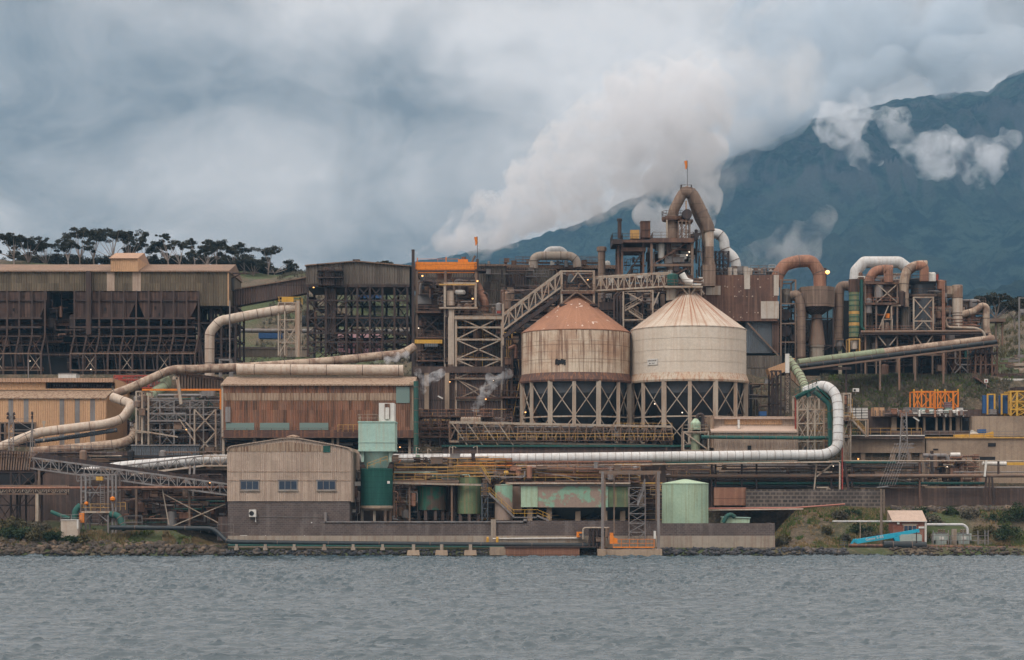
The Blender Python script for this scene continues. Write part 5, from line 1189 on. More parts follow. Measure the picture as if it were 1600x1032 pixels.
lamp('orange lamp below the middle landing of the pale stair tower', 703, 597, Y0 - .8, r=.2)
lamp('amber lamp under the bottom deck of the pale stair tower', 759, 624, Y0 - 1, r=.26)
lamp('white lamp inside the bottom bay of the pale stair tower', 771, 595, Y0 - .9, 'lamp_white', r=.16)
R = T('pale_portal', 'small pale portal frame on a deck above the pale duct', 'steel frame', W(718, 480, 63))
frame(R, [695, 743], [480, 443], 63, 64, 'pale_steel', .4, 2, 0); deck(R, 686, 746, 480, 62, 66, 'pale_steel', 'dull_steel', .3)
MB().tube([W(703, 455, 64.2), W(704, 478, 64.2)], .75, 14).build('vessel', K['cream_pipe'], R); MB().lathe(W(719, 0, 64.5), [(.9, W(0, 460, 64).z), (1.1, W(0, 457, 64).z), (.9, W(0, 453.5, 64).z)], 16).build('pale_drum', K['white'], R)
clutter(R, 696, 743, 446, 480, 64.2, 66, 26, 46, ('dull_steel', 'rust_steel', 'grey_steel', 'dark_steel'), .7)
MB().beam(W(686, 445, 62.8), W(742, 445, 62.8), .25).build('rail_beam', K['rail_y'], R)
for x, w in ((695, .3), (705, 1.15), (709.5, .3)): MB().beam(W(x, 660, 63), W(x, 482, 63), w).build('column', K['pale_steel' if w < 1 else 'cream_pipe'], R)
clutter(R, 693, 712, 484, 640, 62, 64, 16, 47, ('pale_steel', 'dull_steel', 'dark_steel'), .5, 'ppcb')

# ================================================================== gantries to the silo tops
R = T('inclined_gantry', 'pale truss gantry climbing right towards the rusty silo roof', 'gantry', W(830, 500, 52))
truss(R, W(785, 517, 51), W(878, 448, 51), 2.9, 2.6, 9, 'pale_steel', .26)
MB().beam(W(785, 514, 52), W(878, 446, 52), 1.2, .5).build('belt', K['blue_clad'], R); MB().beam(W(787, 527, 51.5), W(882, 458, 51.5), 1.5, .7).build('underside_duct', K['dark_steel'], R)
MB().beam(W(786, 540, 51), W(786, 475, 51), .3).build('post', K['pale_steel'], R)
clutter(R, 786, 870, 448, 520, 53, 55, 20, 48, ('dark_steel', 'rust_steel', 'dull_steel'), .7, 'ppcth')
R = T('transfer_house', 'open square frame house on the peak of the rusty silo', 'steel frame', W(902, 478, 50))
frame(R, [877.5, 928], [477, 455, 424], 50, 54, 'pale_steel', .34, 2, 0); MB().beam(W(903, 426, 49.9), W(892, 441, 49.9), .2).beam(W(903, 426, 49.9), W(922, 450, 49.9), .2).build('brace', K['pale_steel'], R)
deck(R, 877, 930, 455, 49.6, 54, 'rust_steel', 'rust_steel', .5, side=False); clutter(R, 879, 926, 428, 454, 50.5, 53.5, 26, 49, ('dark_steel', 'blue_clad', 'dull_steel', 'rust_steel'), .7)
for x0, x1 in ((900, 876), (902, 930)): MB().beam(W(x0, 457, 49.7), W(x1, 476, 49.7), .25).build('strut', K['dull_steel'], R)
for x in (874, 922): MB().pbox(x, x + 12, 475, 478, 49, 51).build('foot', K['dark_steel'], R)
lamp('amber lamp inside the open frame house on the rusty silo', 918.5, 437.5, 49.8, r=.2)
R = T('level_gantry', 'nearly level truss gantry running right to the cream silo peak', 'gantry', W(985, 450, 50))
truss(R, W(930, 454.5, 50.5), W(1047, 447.5, 50.5), 2.5, 2.6, 13, 'pale_steel', .24); MB().beam(W(930, 451, 51.5), W(1047, 444.5, 51.5), 1.4, .7).build('belt', K['rust_steel'], R)
clutter(R, 935, 1045, 436, 450, 51, 52.4, 18, 50, ('dark_steel', 'white', 'rust_steel', 'rail_y'), .6, 'pcv')
R = T('silo_top_platform', 'pale platform straddling the peak of the cream silo', 'platform', W(1075, 460, 50))
deck(R, 1039, 1098, 447, 49, 55, 'pale_steel', 'rust_steel', .3, side=False)
c = W(1051, 0, 50); MB().lathe(c, [(.95, W(0, 446, 50).z), (1.05, W(0, 430, 50).z), (.5, W(0, 428, 50).z)], 18).build('filter', K['teal'], R)
MB().lathe(W(1049, 0, 51), [(.95, W(0, 470, 51).z), (.95, W(0, 448, 51).z)], 18).build('column', K['concrete_p'], R)
for a, b in (((1065, 449), (1076, 463)), ((1088, 449), (1078, 463)), ((1077, 449), (1077, 464)), ((1092, 449), (1100, 460)), ((1096, 449), (1096, 462))): MB().beam(W(*a, 49.4), W(*b, 50), .24).build('leg', K['pale_steel'], R)
pipe_mesh(P3([(1065, 428, 51), (1072, 440, 51), (1082, 442, 51)]), .6, .8).build('chute', K['white'], R)
clutter(R, 1056, 1098, 432, 446, 50, 54, 14, 51, ('dull_steel', 'rust_steel', 'white'), .6)

# ================================================================== the hearth tower with its peaked duct
Y0 = 70
R = T('hearth_tower', 'rusty steel tower with platforms carrying a brown shaft', 'tower', W(1030, 460, Y0))
frame(R, [1018, 1081.5], [490, 450, 415, 374], Y0, Y0 + 8, 'dull_steel', .5, 2, 1, seed=52, dens=.9, bmat='rust_steel')
frame(R, [966, 972, 1005], [470, 440, 392, 376], Y0 + 1, Y0 + 7, 'rust_steel', .42, 2, 1, seed=53, dens=.6, bmat='dark_steel')
MB().pbox(972, 1009, 387, 393, Y0 + .5, Y0 + 6).build('beam', K['rust_steel'], R)
deck(R, 957, 973, 374, Y0 - 1, Y0 + 7, 'dark_steel', 'dark_steel', .9); deck(R, 973, 1020, 375, Y0 - .6, Y0 + 7, 'rust_steel', 'rust_steel', .5); deck(R, 1020, 1084, 372.5, Y0 - .8, Y0 + 9, 'rust_steel', 'dull_steel', .6)
MB().pbox(1018, 1084, 372.5, 379, Y0 - .9, Y0 - .5).build('girder', K['rust_steel'], R); MB().pbox(1022, 1080, 412.5, 416.5, Y0 - .4, Y0).build('girder', K['dull_steel'], R)
MB().prism([(1078, 366), (1097, 363), (1078, 388)], Y0 + 1, Y0 + 5).build('bracket', K['dark_steel'], R)
handstack(R, 968, 373, 342, Y0 + 2, .38, 'dark_steel'); 
sb = MB().pbox(1001.5, 1016, 346, 371.5, Y0 + 1, Y0 + 4).build('silencer', K['skirt_rust'], R)
m_ = MB(); [m_.pbox(x, x + .6, 346, 371, Y0 + .85, Y0 + 1) for x in (1001.5, 1005, 1009, 1012.5, 1015.5)]; m_.pbox(1001, 1016.5, 358, 359, Y0 + .8, Y0 + 1); m_.pbox(1001, 1016.5, 345.4, 346.2, Y0 + .8, Y0 + 4.1); m_.build('rib', K['rust_steel'], sb)
MB().pbox(985, 999, 359.5, 373, Y0, Y0 + 1.5).build('orange_box', K['rail_y'], R)
c = W(1051, 0, Y0 + 3); z = lambda p: W(0, p, Y0 + 3).z; s = S(Y0 + 3)
MB().lathe(c, [(9.2 * s, z(470)), (9.2 * s, z(342)), (8.5 * s, z(335))], 36).build('shaft', K['brown_duct'], R)
MB().lathe(c, [(9.6 * s, z(346)), (16.5 * s, z(346)), (17.2 * s, z(343)), (17.2 * s, z(340)), (9 * s, z(339))], 28).build('gallery', K['rust_steel'], R)
m_ = MB(); n = 14
for k in range(n):
    a0, a1 = 2 * pi * k / n, 2 * pi * (k + 1) / n; rr = 17 * s
    m_.rail([(c.x + rr * cos(a0), c.y + rr * sin(a0), z(340)), (c.x + rr * cos(a1), c.y + rr * sin(a1), z(340))], 1.1, 3, .07)
m_.build('handrail', K['rust_steel'], R)
MB().pbox(1063, 1083, 343, 346.5, Y0 + 1, Y0 + 5).build('platform', K['rust_steel'], R)
cc = W(1073, 336, Y0 + 1.4); MB().tube([cc - Vector((0, 1.1, 0)), cc + Vector((0, 1.2, 0))], .95, 20).build('drum', K['dark_steel'], R)
MB().beam(W(1072, 374, Y0 + 1), W(1072, 314, Y0 + 1), .3).build('post', K['pale_steel'], R)
frame(R, [1060, 1066, 1078], [373, 360, 346], Y0 + .5, Y0 + 3, 'dull_steel', .18, 2, 1, seed=3, dens=.9); MB().beam(W(1042, 373, Y0), W(1042, 344, Y0), .3).build('post', K['pale_steel'], R)
clutter(R, 1022, 1080, 382, 448, Y0 + .5, Y0 + 8, 120, 54, ('dark_steel', 'dull_steel', 'rust_steel', 'grey_steel', 'white'), .9)
clutter(R, 975, 1012, 396, 440, Y0 + 2, Y0 + 6, 22, 55, ('dark_steel', 'rust_steel', 'grey_steel'), .8, 'ppbh')
clutter(R, 1084, 1100, 360, 450, Y0 + 1, Y0 + 5, 26, 56, ('dark_steel', 'dull_steel'), .7)
lamp('bright lamp among the pipes inside the hearth tower, upper', 1077, 394, Y0 - .3, 'lamp_white', r=.26); lamp('bright lamp among the pipes inside the hearth tower, lower', 1073.5, 399, Y0 - .3, 'lamp_white', r=.26)
R = T('peaked_duct', 'huge brown duct bent to a sharp peak over the tower', 'duct', W(1108, 446, 73))
Yd = 73
pipe_mesh(P3([(1051, 338, Yd), (1053, 328, Yd), (1067, 302, Yd), (1077, 298, Yd)]), 1.0, .8, 0, 20).build('left_leg', K['brown_duct'], R)
pipe_mesh(P3([(1064, 302, Yd), (1080, 300, Yd), (1089, 316, Yd), (1107, 354, Yd), (1108, 362, Yd)]), 1.12, 1.0, 4.2, 20, 1.08, .3).build('right_leg', K['brown_duct'], R)
pipe_mesh(P3([(1078, 306, Yd + 3), (1090, 340, Yd + 3), (1102, 362, Yd + 3), (1104, 440, Yd + 3)]), .75, 1.0, 0, 16).build('rear_leg', K['brown_duct'], R)
c = W(1108, 0, Yd); z = lambda p: W(0, p, Yd).z; s = S(Yd)
MB().lathe(c, [(7.2 * s, z(386)), (7.2 * s, z(361)), (7.6 * s, z(361)), (7.6 * s, z(359.6)), (6.8 * s, z(359))], 28).build('pale_collar', K['cream_pipe'], R)
MB().lathe(c, [(9.8 * s, z(416)), (7.3 * s, z(402)), (7.2 * s, z(386))], 28).build('lower_barrel', K['brown_duct'], R)
MB().pbox(1097, 1118, 414, 447, Yd - 1.3, Yd + 1.3).build('base_box', K['brown_duct'], R)
MB().pbox(1064, 1081, 287, 299, Yd - .9, Yd + .9).build('cap_floor', K['rust_steel'], R) if 0 else deck(R, 1064, 1081, 298.5, Yd - .9, Yd + .9, 'rust_steel', 'dark_steel', .3)
MB().beam(W(1065, 298, Yd), W(1065, 289, Yd), .15).beam(W(1080, 298, Yd), W(1080, 289, Yd), .15).build('post', K['dark_steel'], R)
windsock('orange windsock on the mast above the peaked duct', 1074, 298, 251, Yd)
pipe('white_duct', 'white duct curling down behind the peaked duct', [(1114, 365, 82), (1124, 366, 82), (1132, 376, 82), (1132, 390, 82), (1146, 402, 82), (1150, 412, 82), (1150, 440, 82)], 1.0, 'white_pipe', 1.2, 3, cat='duct')
R = T('dark_scaffold', 'dense dark scaffold around the foot of the white curled duct', 'scaffold', W(1128, 445, 78))
frame(R, [1113, 1119, 1125, 1131, 1139], [446, 438, 430, 422, 414, 406, 393], 78, 80, 'dark_steel', .2, 2, 1, seed=57, dens=.5); clutter(R, 1112, 1160, 420, 446, 80, 83, 20, 58, ('grey_steel', 'dull_steel', 'white'), .7)
# steel between the silos
R = T('mid_frame', 'dark stair frame glimpsed between the two silo roofs', 'steel frame', W(995, 540, 66))
frame(R, [974, 1020], [660, 600, 545, 500, 455], 66, 70, 'pale_steel', .3, 2, 0); stair(R, W(977, 485, 66.5), W(1004, 470, 66.5), 1, 'pale_steel'); stair(R, W(1004, 500, 66.5), W(983, 486, 66.5), 1, 'pale_steel'); MB().beam(W(980, 458, 66), W(1003, 470, 66), .25).beam(W(1030, 457, 66), W(1020, 480, 66), .25).build('brace', K['pale_steel'], R)
deck(R, 1003, 1020, 470, 66, 68, 'dull_steel', 'dull_steel', .15, side=False)
clutter(R, 935, 1040, 456, 540, 68, 76, 80, 59, ('dark_steel', 'dark_steel', 'grey_steel', 'dull_steel'), 1.0)
MB().pbox(930, 1045, 456, 660, 78, 79).build('rear_shade_wall', K['void'], R)  # black backing painted as the gloom between the silos
for x in (960, 965, 970): MB().tube(P3([(x, 540, 67), (x, 462, 67), (x + 6, 457, 67)]), .22, 8).build('riser', K['dark_steel'], R)
R = T('ball_frame', 'rusty pipes and ladders crowded left of the rusty silo', 'steel frame', W(800, 600, 57))
frame(R, [788, 800, 812], [690, 650, 612, 560, 530], 57, 62, 'dark_steel', .26, 2, 1, seed=60); clutter(R, 787, 816, 520, 660, 57, 62, 50, 61, ('dark_steel', 'rust_steel', 'dull_steel', 'grey_steel', 'rail_y'), .8)
deck(R, 785, 815, 620, 56, 60, 'rust_steel', 'rust_steel'); MB().pbox(786, 814, 560, 690, 63, 63.4).build('rear_shade_panel', K['void'], R)  # the rear sheet is shade painted behind the pipes
clutter(R, 786, 880, 455, 520, 60, 70, 80, 64, ('dark_steel', 'rust_steel', 'dull_steel', 'concrete_d'), 1.0)
pipe_mesh(P3([(795, 545, 56), (806, 540, 56), (806, 560, 56)]), .3, .5).build('pipe', K['rust_duct'], R)
R = T('silo_backdrop', 'black backing painted as the shade behind the silo legs', 'wall', W(990, 690, 66))
MB().pbox(805, 1175, 598, 695, 66, 66.5).build('wall', K['void'], R)  # near-black colour stands for the dark interior
R = T('silo_floor_gear', 'pumps and pipes on the floor between the silo legs', 'pumps', W(990, 690, 46))
clutter(R, 820, 1165, 650, 692, 58, 64, 60, 62, ('dull_steel', 'grey_steel', 'dark_steel', 'rust_steel'), .9)
lamp('amber lamp at the left foot of the rusty silo', 821, 644.5, 41, r=.24); lamp('white lamp between legs of the cream silo', 1023, 631.5, 42, 'lamp_white', r=.2)
lamp('white lamp right of centre between legs of the cream silo', 1066, 645, 41, 'lamp_white', r=.2); lamp('amber lamp on the dark green ledge below the silos', 977.5, 698.5, 36.5, r=.24)

# ================================================================== truss bridge and stained retaining wall below the silos
R = T('long_truss_bridge', 'long pale rusty truss conveyor crossing below the silos', 'conveyor', W(880, 695, 40))
truss(R, W(702, 690, 39.5), W(1050, 697, 39.5), 3.4, 2.5, 26, 'pale_steel', .28, 'dull_steel'); deck(R, 716, 1052, 688, 38.6, 39.4, 'rust_steel', 'rail_y', .12, side=False)
m_ = MB()
for x in range(705, 800, 24): m_.beam(W(x, 660, 39), W(x + 28, 700, 39), .18)
m_.build('stay', K['pale_steel'], R)
clutter(R, 716, 1050, 668, 690, 40, 42.2, 70, 71, ('rust_steel', 'dull_steel', 'rail_y', 'grey_steel'), .7)
for x in (720, 790, 860, 930, 1000, 1045): MB().beam(W(x, 697, 40), W(x, 705, 40), .3).build('column', K['dull_steel'], R)
R = T('rusty_walkways', 'rusty decks and yellow rails between rusty building and long truss', 'platform', W(700, 700, 42))
for y, x0, x1 in ((650, 655, 770), (668, 654, 716), (682, 654, 705)): deck(R, x0, x1, y, 44, 48, 'rust_steel', 'rust_duct', .25, side=False)
frame(R, [656, 672, 688, 704], [720, 700, 682, 668, 650], 45, 49, 'dull_steel', .26, 2, 1, seed=73); clutter(R, 654, 800, 640, 700, 44, 52, 80, 72, ('dull_steel', 'rust_steel', 'grey_steel', 'dark_steel', 'rail_y', 'pale_steel'), .8)
MB().pbox(652, 700, 702, 722, 47, 48).build('rear_shade_panel', K['void'], R)  # black sheet painted as shade under the lowest deck
for i in range(9): MB().lathe(W(722 + i * 3.4, 0, 43), [(.25, W(0, 662, 43).z), (.28, W(0, 654, 43).z), (.1, W(0, 652, 43).z)], 8).build('bottle', K['pale_steel'], R)
R = T('terrace_wall', 'streaked dark concrete terrace wall with green lip below the silos', 'wall', W(890, 730, 36))
MB().pbox(692, 1105, 698, 745, 36, 38).build('wall', K['concrete_d'], R); MB().pbox(690, 1106, 695.5, 698.5, 35.6, 38.2).build('green_lip', K['teal'], R)
for x in (700, 800, 880, 960, 1040): MB().pbox(x, x + 3, 698, 745, 35.7, 36).build('buttress', K['concrete_d'], R)
for i, (x, y) in enumerate(((707, 701), (712, 700), (740, 700), (655, 702), (673, 704))):
    lamp(('unlit street lamp, first from left above the white pipe', 'twin headed street lamp above the white pipe', 'street lamp before the streaked terrace wall', 'street lamp beside the green sign', 'short lamp post left of the dark opening')[i], x, y, 24, 'white', 722, None, 'pale_steel', r=.16, name='lamp_post', arm=(-.5 if i != 2 else .6))

R = T('hall_front_gear', 'rusty ducts vents and ladders along the top of the dark hall', 'roof plant', W(860, 420, 86))
clutter(R, 752, 870, 422, 470, 82, 86.5, 34, 120, ('dull_steel', 'rust_steel', 'dark_steel', 'grey_steel'), .9)
clutter(R, 760, 935, 409, 416, 88, 94, 22, 121, ('dull_steel', 'rust_steel', 'white', 'grey_steel'), .5, 'cvvh')
for x in (1136, 1150, 1160, 1174, 1186, 1198, 1206): MB().beam(W(x, 430, 80), W(x, 416 + (x % 5), 80), .12).build('pole', K['dull_steel'], R)
R = T('patched_wall_gear', 'pipes and small vents lining the top of the patched rusty wall', 'roof plant', W(1150, 430, 80))
clutter(R, 1102, 1212, 421, 431, 78, 84, 34, 122, ('dull_steel', 'white', 'grey_steel', 'rust_steel'), .5, 'ccvvph')
frame(R, [1104, 1112], [446, 430, 418, 404], 75, 77, 'dark_steel', .18, 2, 1, seed=5)
# ================================================================== right hand process plant
Y0 = 78
R = T('arch_duct', 'rust brown duct arching over into the eight sided hopper', 'duct', W(1240, 450, Y0))
pipe_mesh(P3([(1213, 448, Y0), (1215, 430, Y0), (1226, 414, Y0), (1246, 408.5, Y0), (1268, 408, Y0), (1280, 426, Y0), (1281, 452, Y0)]), 1.22, .9, 5, 20, 1.04, .2).build('duct', K['rust_duct'], R)
R = T('eight_sided_hopper', 'brown eight sided hopper on a flared column under the arch duct', 'hopper', W(1275, 560, Y0))
c = W(1276, 0, Y0); z = lambda p: W(0, p, Y0).z; s = S(Y0)
MB().lathe(c, [(28 * s, z(481)), (28.5 * s, z(450))], 8, False, pi / 8).build('bin', K['brown_duct'], R); MB().lathe(c, [(10 * s, z(492)), (26 * s, z(481))], 8, False, pi / 8).build('lower_cone', K['dark_clad'], R)
MB().lathe(c, [(13.5 * s, z(540)), (11 * s, z(520)), (8 * s, z(495)), (8 * s, z(491))], 24).build('flared_column', K['dull_steel'], R)
MB().lathe(c, [(11.5 * s, z(565)), (11.5 * s, z(543)), (13 * s, z(543)), (13 * s, z(540))], 24).build('base', K['concrete_p'], R)
frame(R, [1250, 1302], [568, 540, 498, 481], Y0 - 1, Y0 + 6, 'dark_steel', .25, 2, 1, seed=80); 
R = T('floodlight_mast', 'small lattice mast with bright floodlight above the hopper', 'lamp', W(1294, 450, Y0 + 1))
frame(R, [1286, 1291], [450, 435, 420], Y0 + 1, Y0 + 1.6, 'dark_steel', .1, 2, 1, seed=1); c = W(1293, 426, Y0); MB().lathe(c, [(.1, c.z - .35), (.42, c.z - .1), (.42, c.z + .25), (.1, c.z + .4)], 12).build('bulb', K['lamp_amber'], R); MB().pbox(1285, 1291, 419, 433, Y0 + .6, Y0 + .9).build('housing', K['dark_steel'], R)
R = T('inner_frame', 'dark bay with round tanks between patched wall and hopper', 'steel frame', W(1235, 560, Y0))
frame(R, [1220, 1243], [575, 535, 506, 475, 438], Y0 - 2, Y0 + 4, 'dull_steel', .3, 2, 0)
for y in (492, 518): cc = W(1227, y, Y0 - .5); MB().tube([cc, cc + Vector((0, 3, 0))], 1.1, 20).build('drum', K['dark_steel'], R)
pipe_mesh(P3([(1236, 462, Y0 - 2), (1246, 460, Y0 - 2.4), (1252, 480, Y0 - 2.6), (1252, 560, Y0 - 2.6)]), .85, 1.2, 3, 16).build('duct', K['brown_duct'], R)
MB().lathe(W(1228, 0, Y0), [(1.2, W(0, 475, Y0).z), (1.3, W(0, 462, Y0).z), (.8, W(0, 452, Y0).z)], 18).build('vessel', K['old_clad'], R)
clutter(R, 1218, 1262, 455, 570, Y0, Y0 + 5, 34, 81, ('dark_steel', 'dull_steel', 'rust_steel', 'grey_steel'), .8); MB().pbox(1216, 1310, 500, 600, Y0 + 12, Y0 + 12.3).build('rear_shade_panel', K['void'], R)  # rear sheet is painted shade behind the bay
pipe('drop_duct', 'brown duct elbow dropping right of the eight sided hopper', [(1330, 447, 79), (1312, 447, 79), (1311, 470, 79), (1310, 530, 79)], .95, 'brown_duct', 1.0, 4, cat='duct')
R = T('dust_cone', 'grey cone under the drop duct', 'hopper', W(1311, 560, 79)); MB().lathe(W(1311, 0, 79), [(.35, W(0, 549, 79).z), (.9, W(0, 541, 79).z), (.9, W(0, 532, 79).z)], 18).build('cone', K['grey_steel'], R); MB().beam(W(1303, 531, 78), W(1318, 531, 78), .2).beam(W(1306, 532, 78), W(1302, 546, 78), .14).beam(W(1316, 536, 78), W(1325, 553, 78), .14).build('frame', K['dull_steel'], R)
R = T('striped_green_column', 'green ringed column with rusty top beside the teal pipe', 'column', W(1334, 560, 77))
c = W(1334.5, 0, 77); z = lambda p: W(0, p, 77).z; s = S(77)
MB().lathe(c, [(8 * s, z(527)), (8 * s, z(457))], 28).build('shell', K['green_stripe'], R); MB().lathe(c, [(8.6 * s, z(457)), (8.6 * s, z(437))], 28).build('top', K['rust_sheet'], R)
m_ = MB(); [m_.lathe(c, [(8.5 * s, z(p + .7)), (8.5 * s, z(p - .7))], 28, cap=False) for p in (462, 470, 478, 486, 496, 503, 512, 520)]; m_.build('hoop', K['teal'], R)
for y in (489, 507): MB().lathe(c, [(8.3 * s, z(y + 2.5)), (8.3 * s, z(y - 2.5))], 28, cap=False).build('band', K['rail_y'], R)
frame(R, [1327, 1343], [560, 530], 76, 79, 'rail_y', .26, 2, 0); MB().lathe(c, [(5 * s, z(546)), (6 * s, z(533))], 18).build('discharge', K['cream_pipe'], R)
pipe('teal_pipe', 'thin teal pipe running down beside the green ringed column', [(1346, 437, 77), (1346, 512, 77), (1352, 517, 77)], .32, 'teal', .5)
pipe('white_top_duct', 'white duct with angled ends on top of the right plant', [(1336, 440, 84), (1337, 424, 84), (1350, 410, 84), (1405, 410, 84), (1418, 420, 84)], 1.15, 'white_pipe', .35, 0, cat='duct')
pipe('curved_duct', 'rusty curved duct left of pair on top of the right plant', [(1356, 470, 79), (1357, 440, 79), (1366, 424, 79), (1382, 421, 79), (1394, 422, 79)], .95, 'rust_duct', 1.2, 3, cat='duct')
pipe('curved_duct', 'short rusty duct bending down right of the left curved duct', [(1382, 421, 77), (1388, 422, 77), (1388, 442, 77)], .9, 'rust_duct', .6, 0, cat='duct')
pipe('curved_duct', 'tall pale rusty duct curving over near the right rotunda', [(1412, 480, 78), (1412, 440, 78), (1418, 422, 78), (1432, 415, 78), (1448, 415, 78)], .98, 'rusty_pipe', 1.2, 3, cat='duct')
pipe('curved_duct', 'rusty duct bending down onto the rotunda roof', [(1432, 415, 77), (1444, 416, 77), (1444, 440, 77)], .9, 'rust_duct', .7, 3, cat='duct')
R = T('cyclone_plant', 'big right hand process frame with dark cyclones and pale braces', 'steel frame', W(1400, 590, 78))
fz = dict(Y=78)
frame(R, [1352, 1369, 1402], [519, 474, 442], 77, 87, 'dull_steel', .3, 2, 0)
frame(R, [1352, 1369, 1402, 1428, 1457, 1474], [600, 555, 519], 77, 87, 'dull_steel', .3, 2, 0)
for a, b in (((1370, 444), (1402, 473)), ((1402, 444), (1370, 473)), ((1428, 467), (1457, 500)), ((1457, 467), (1428, 500)), ((1428, 518), (1443, 502)), ((1457, 518), (1443, 502)), ((1373, 515), (1388, 478)), ((1372, 525), (1384, 540)), ((1402, 525), (1390, 540)), ((1430, 525), (1441, 540)), ((1457, 525), (1446, 540))):
    MB().beam(W(*a, 76.7), W(*b, 76.7), .2).build('cross_brace', K['pale_steel'], R)
frame(R, [1427.5, 1458], [519, 502, 465], 76.6, 77, 'pale_steel', .3, 1, 0)
def cyc(par, cx, r, ys, Y, mat, n=28):
    c = W(cx, 0, Y); MB().lathe(c, [(rr * S(Y), W(0, y, Y).z) for y, rr in ys], n).build('cyclone', K[mat], par)
cyc(R, 1386, 14, [(545, 4), (533, 9), (530, 9)], 80, 'grey_steel'); cyc(R, 1386, 14, [(478, 4), (462, 13), (450, 14), (445, 13)], 79.5, 'dull_steel')
cyc(R, 1386, 15, [(530, 6), (520, 15), (480, 15), (474, 14)], 81, 'hopper_dark'); cyc(R, 1443, 15, [(545, 5), (532, 9), (519, 12), (518, 15), (466, 15)], 80, 'hopper_dark')
cyc(R, 1415, 9, [(520, 8), (480, 8)], 79, 'old_clad'); cyc(R, 1357, 8, [(560, 7), (470, 8), (442, 8)], 80, 'old_clad')
c = W(1441, 0, 81); s = S(81); z = lambda p: W(0, p, 81).z
MB().lathe(c, [(24 * s, z(466)), (25 * s, z(464)), (25 * s, z(462))], 36).build('gallery', K['dull_steel'], R); MB().lathe(c, [(18 * s, z(462)), (18 * s, z(446)), (24 * s, z(441)), (25 * s, z(438)), (18 * s, z(436))], 36).build('rotunda', K['hopper_dark'], R)
for y, rr in ((462, 24.5), (437, 25)):
    m_ = MB()
    for k in range(18):
        a0, a1 = 2 * pi * k / 18, 2 * pi * (k + 1) / 18; m_.rail([(c.x + rr * s * cos(a0), c.y + rr * s * sin(a0), z(y)), (c.x + rr * s * cos(a1), c.y + rr * s * sin(a1), z(y))], 1.1, 3, .06)
    m_.build('handrail', K['rust_steel'], R)
for x in (1452, 1458): MB().lathe(W(x, 0, 78), [(.55, W(0, 440, 78).z), (.55, W(0, 428, 78).z), (.3, W(0, 426, 78).z)], 14).build('cap', K['white'], R)
MB().pbox(1463, 1466, 429, 438, 78, 78.4).build('red_box', K['red'], R)
for y in (519, 442, 474): deck(R, 1352, 1428 if y == 519 else 1404, y, 76.5, 79, 'rust_steel' if y != 519 else 'dull_steel', 'rust_duct', .3, side=False)
MB().pbox(1385, 1390, 490, 497, 77, 78).build('orange_drum', K['orange'], R); frame(R, [1380, 1394], [518, 499], 76.8, 78, 'pale_steel', .2, 2, 0); pipe_mesh(P3([(1393, 498, 76.9), (1393, 478, 76.9), (1407, 478, 76.9)]), .18, .3).build('pipe', K['pale_steel'], R)
for y in (519, 523): MB().tube(P3([(1345, y, 76.2), (1532, y - 1, 76.2)]), .3 if y == 519 else .2, 10).build('pipe', K['dull_steel' if y == 519 else 'dark_steel'], R)
clutter(R, 1346, 1478, 440, 520, 77.3, 86, 160, 82, ('dark_steel', 'dull_steel', 'rust_steel', 'rust_duct', 'grey_steel'), 1.0)
clutter(R, 1346, 1540, 522, 590, 78, 86, 110, 83, ('dark_steel', 'dark_steel', 'rust_steel', 'dull_steel', 'grey_steel'), 1.1)
MB().pbox(1316, 1480, 470, 600, 91, 91.4).pbox(1480, 1548, 520, 600, 91, 91.4).build('rear_shade_panel', K['void'], R)  # black sheets paint shade behind the cyclones
clutter(R, 1340, 1420, 428, 445, 78, 84, 26, 84, ('dull_steel', 'rust_duct', 'rust_steel', 'white'), .8)
frame(R, [1474, 1478, 1500, 1512, 1530], [600, 560, 530], 78, 86, 'dull_steel', .26, 2, 1, seed=86)
MB().beam(W(1478, 600, 77.5), W(1502, 572, 77.5), .22).beam(W(1502, 572, 77.5), W(1520, 590, 77.5), .22).build('brace', K['grey_steel'], R); MB().pbox(1508, 1519, 549, 562, 78, 80).build('mint_box', K['teal'], R)
frame(R, [1473, 1475], [600, 440], 76.3, 76.6, 'rust_duct', .3, 1, 0)
R = T('barrel_stack', 'fat pale rusty barrel stack right of the rotunda', 'stack', W(1495, 515, 80))
c = W(1496, 0, 80); s = S(80); z = lambda p: W(0, p, 80).z
MB().lathe(c, [(8 * s, z(512)), (8 * s, z(446))], 28).build('shell', K['cream_pipe'], R); m_ = MB(); [m_.lathe(c, [(8.4 * s, z(p + .6)), (8.4 * s, z(p - .6))], 28, cap=False) for p in (490, 494, 500, 466, 505)]; m_.build('hoop', K['rust_steel'], R); MB().lathe(c, [(8.1 * s, z(466)), (8.1 * s, z(447)), (7 * s, z(446))], 28).build('rusty_top', K['rusty_pipe'], R)
MB().pbox(1479, 1489, 447, 460, 80, 82).build('side_duct', K['rusty_pipe'], R)
for y, r_ in ((460, .7), (485, .8), (505, .6)): MB().tube(P3([(1458, y, 81), (1489, y + 1, 81)]), r_, 14).build('cross_duct', K['rusty_pipe'], R)
R = T('barrel_stack_gear', 'tangle of rusty pipes and decks around the barrel stack', 'pipes', W(1510, 520, 82))
clutter(R, 1475, 1540, 470, 520, 80, 84, 60, 85, ('rusty_pipe', 'rust_duct', 'dull_steel', 'dark_steel', 'grey_steel'), .9); deck(R, 1478, 1532, 508, 79, 84, 'rust_steel', 'rust_duct', .3)
MB().lathe(W(1506, 0, 83), [(.4, W(0, 508, 83).z), (.4, W(0, 470, 83).z)], 12).lathe(W(1511, 0, 83), [(.4, W(0, 508, 83).z), (.5, W(0, 470, 83).z)], 12).build('riser', K['dull_steel'], R); MB().pbox(1478, 1530, 508, 519, 81, 84).build('tank', K['dull_steel'], R)
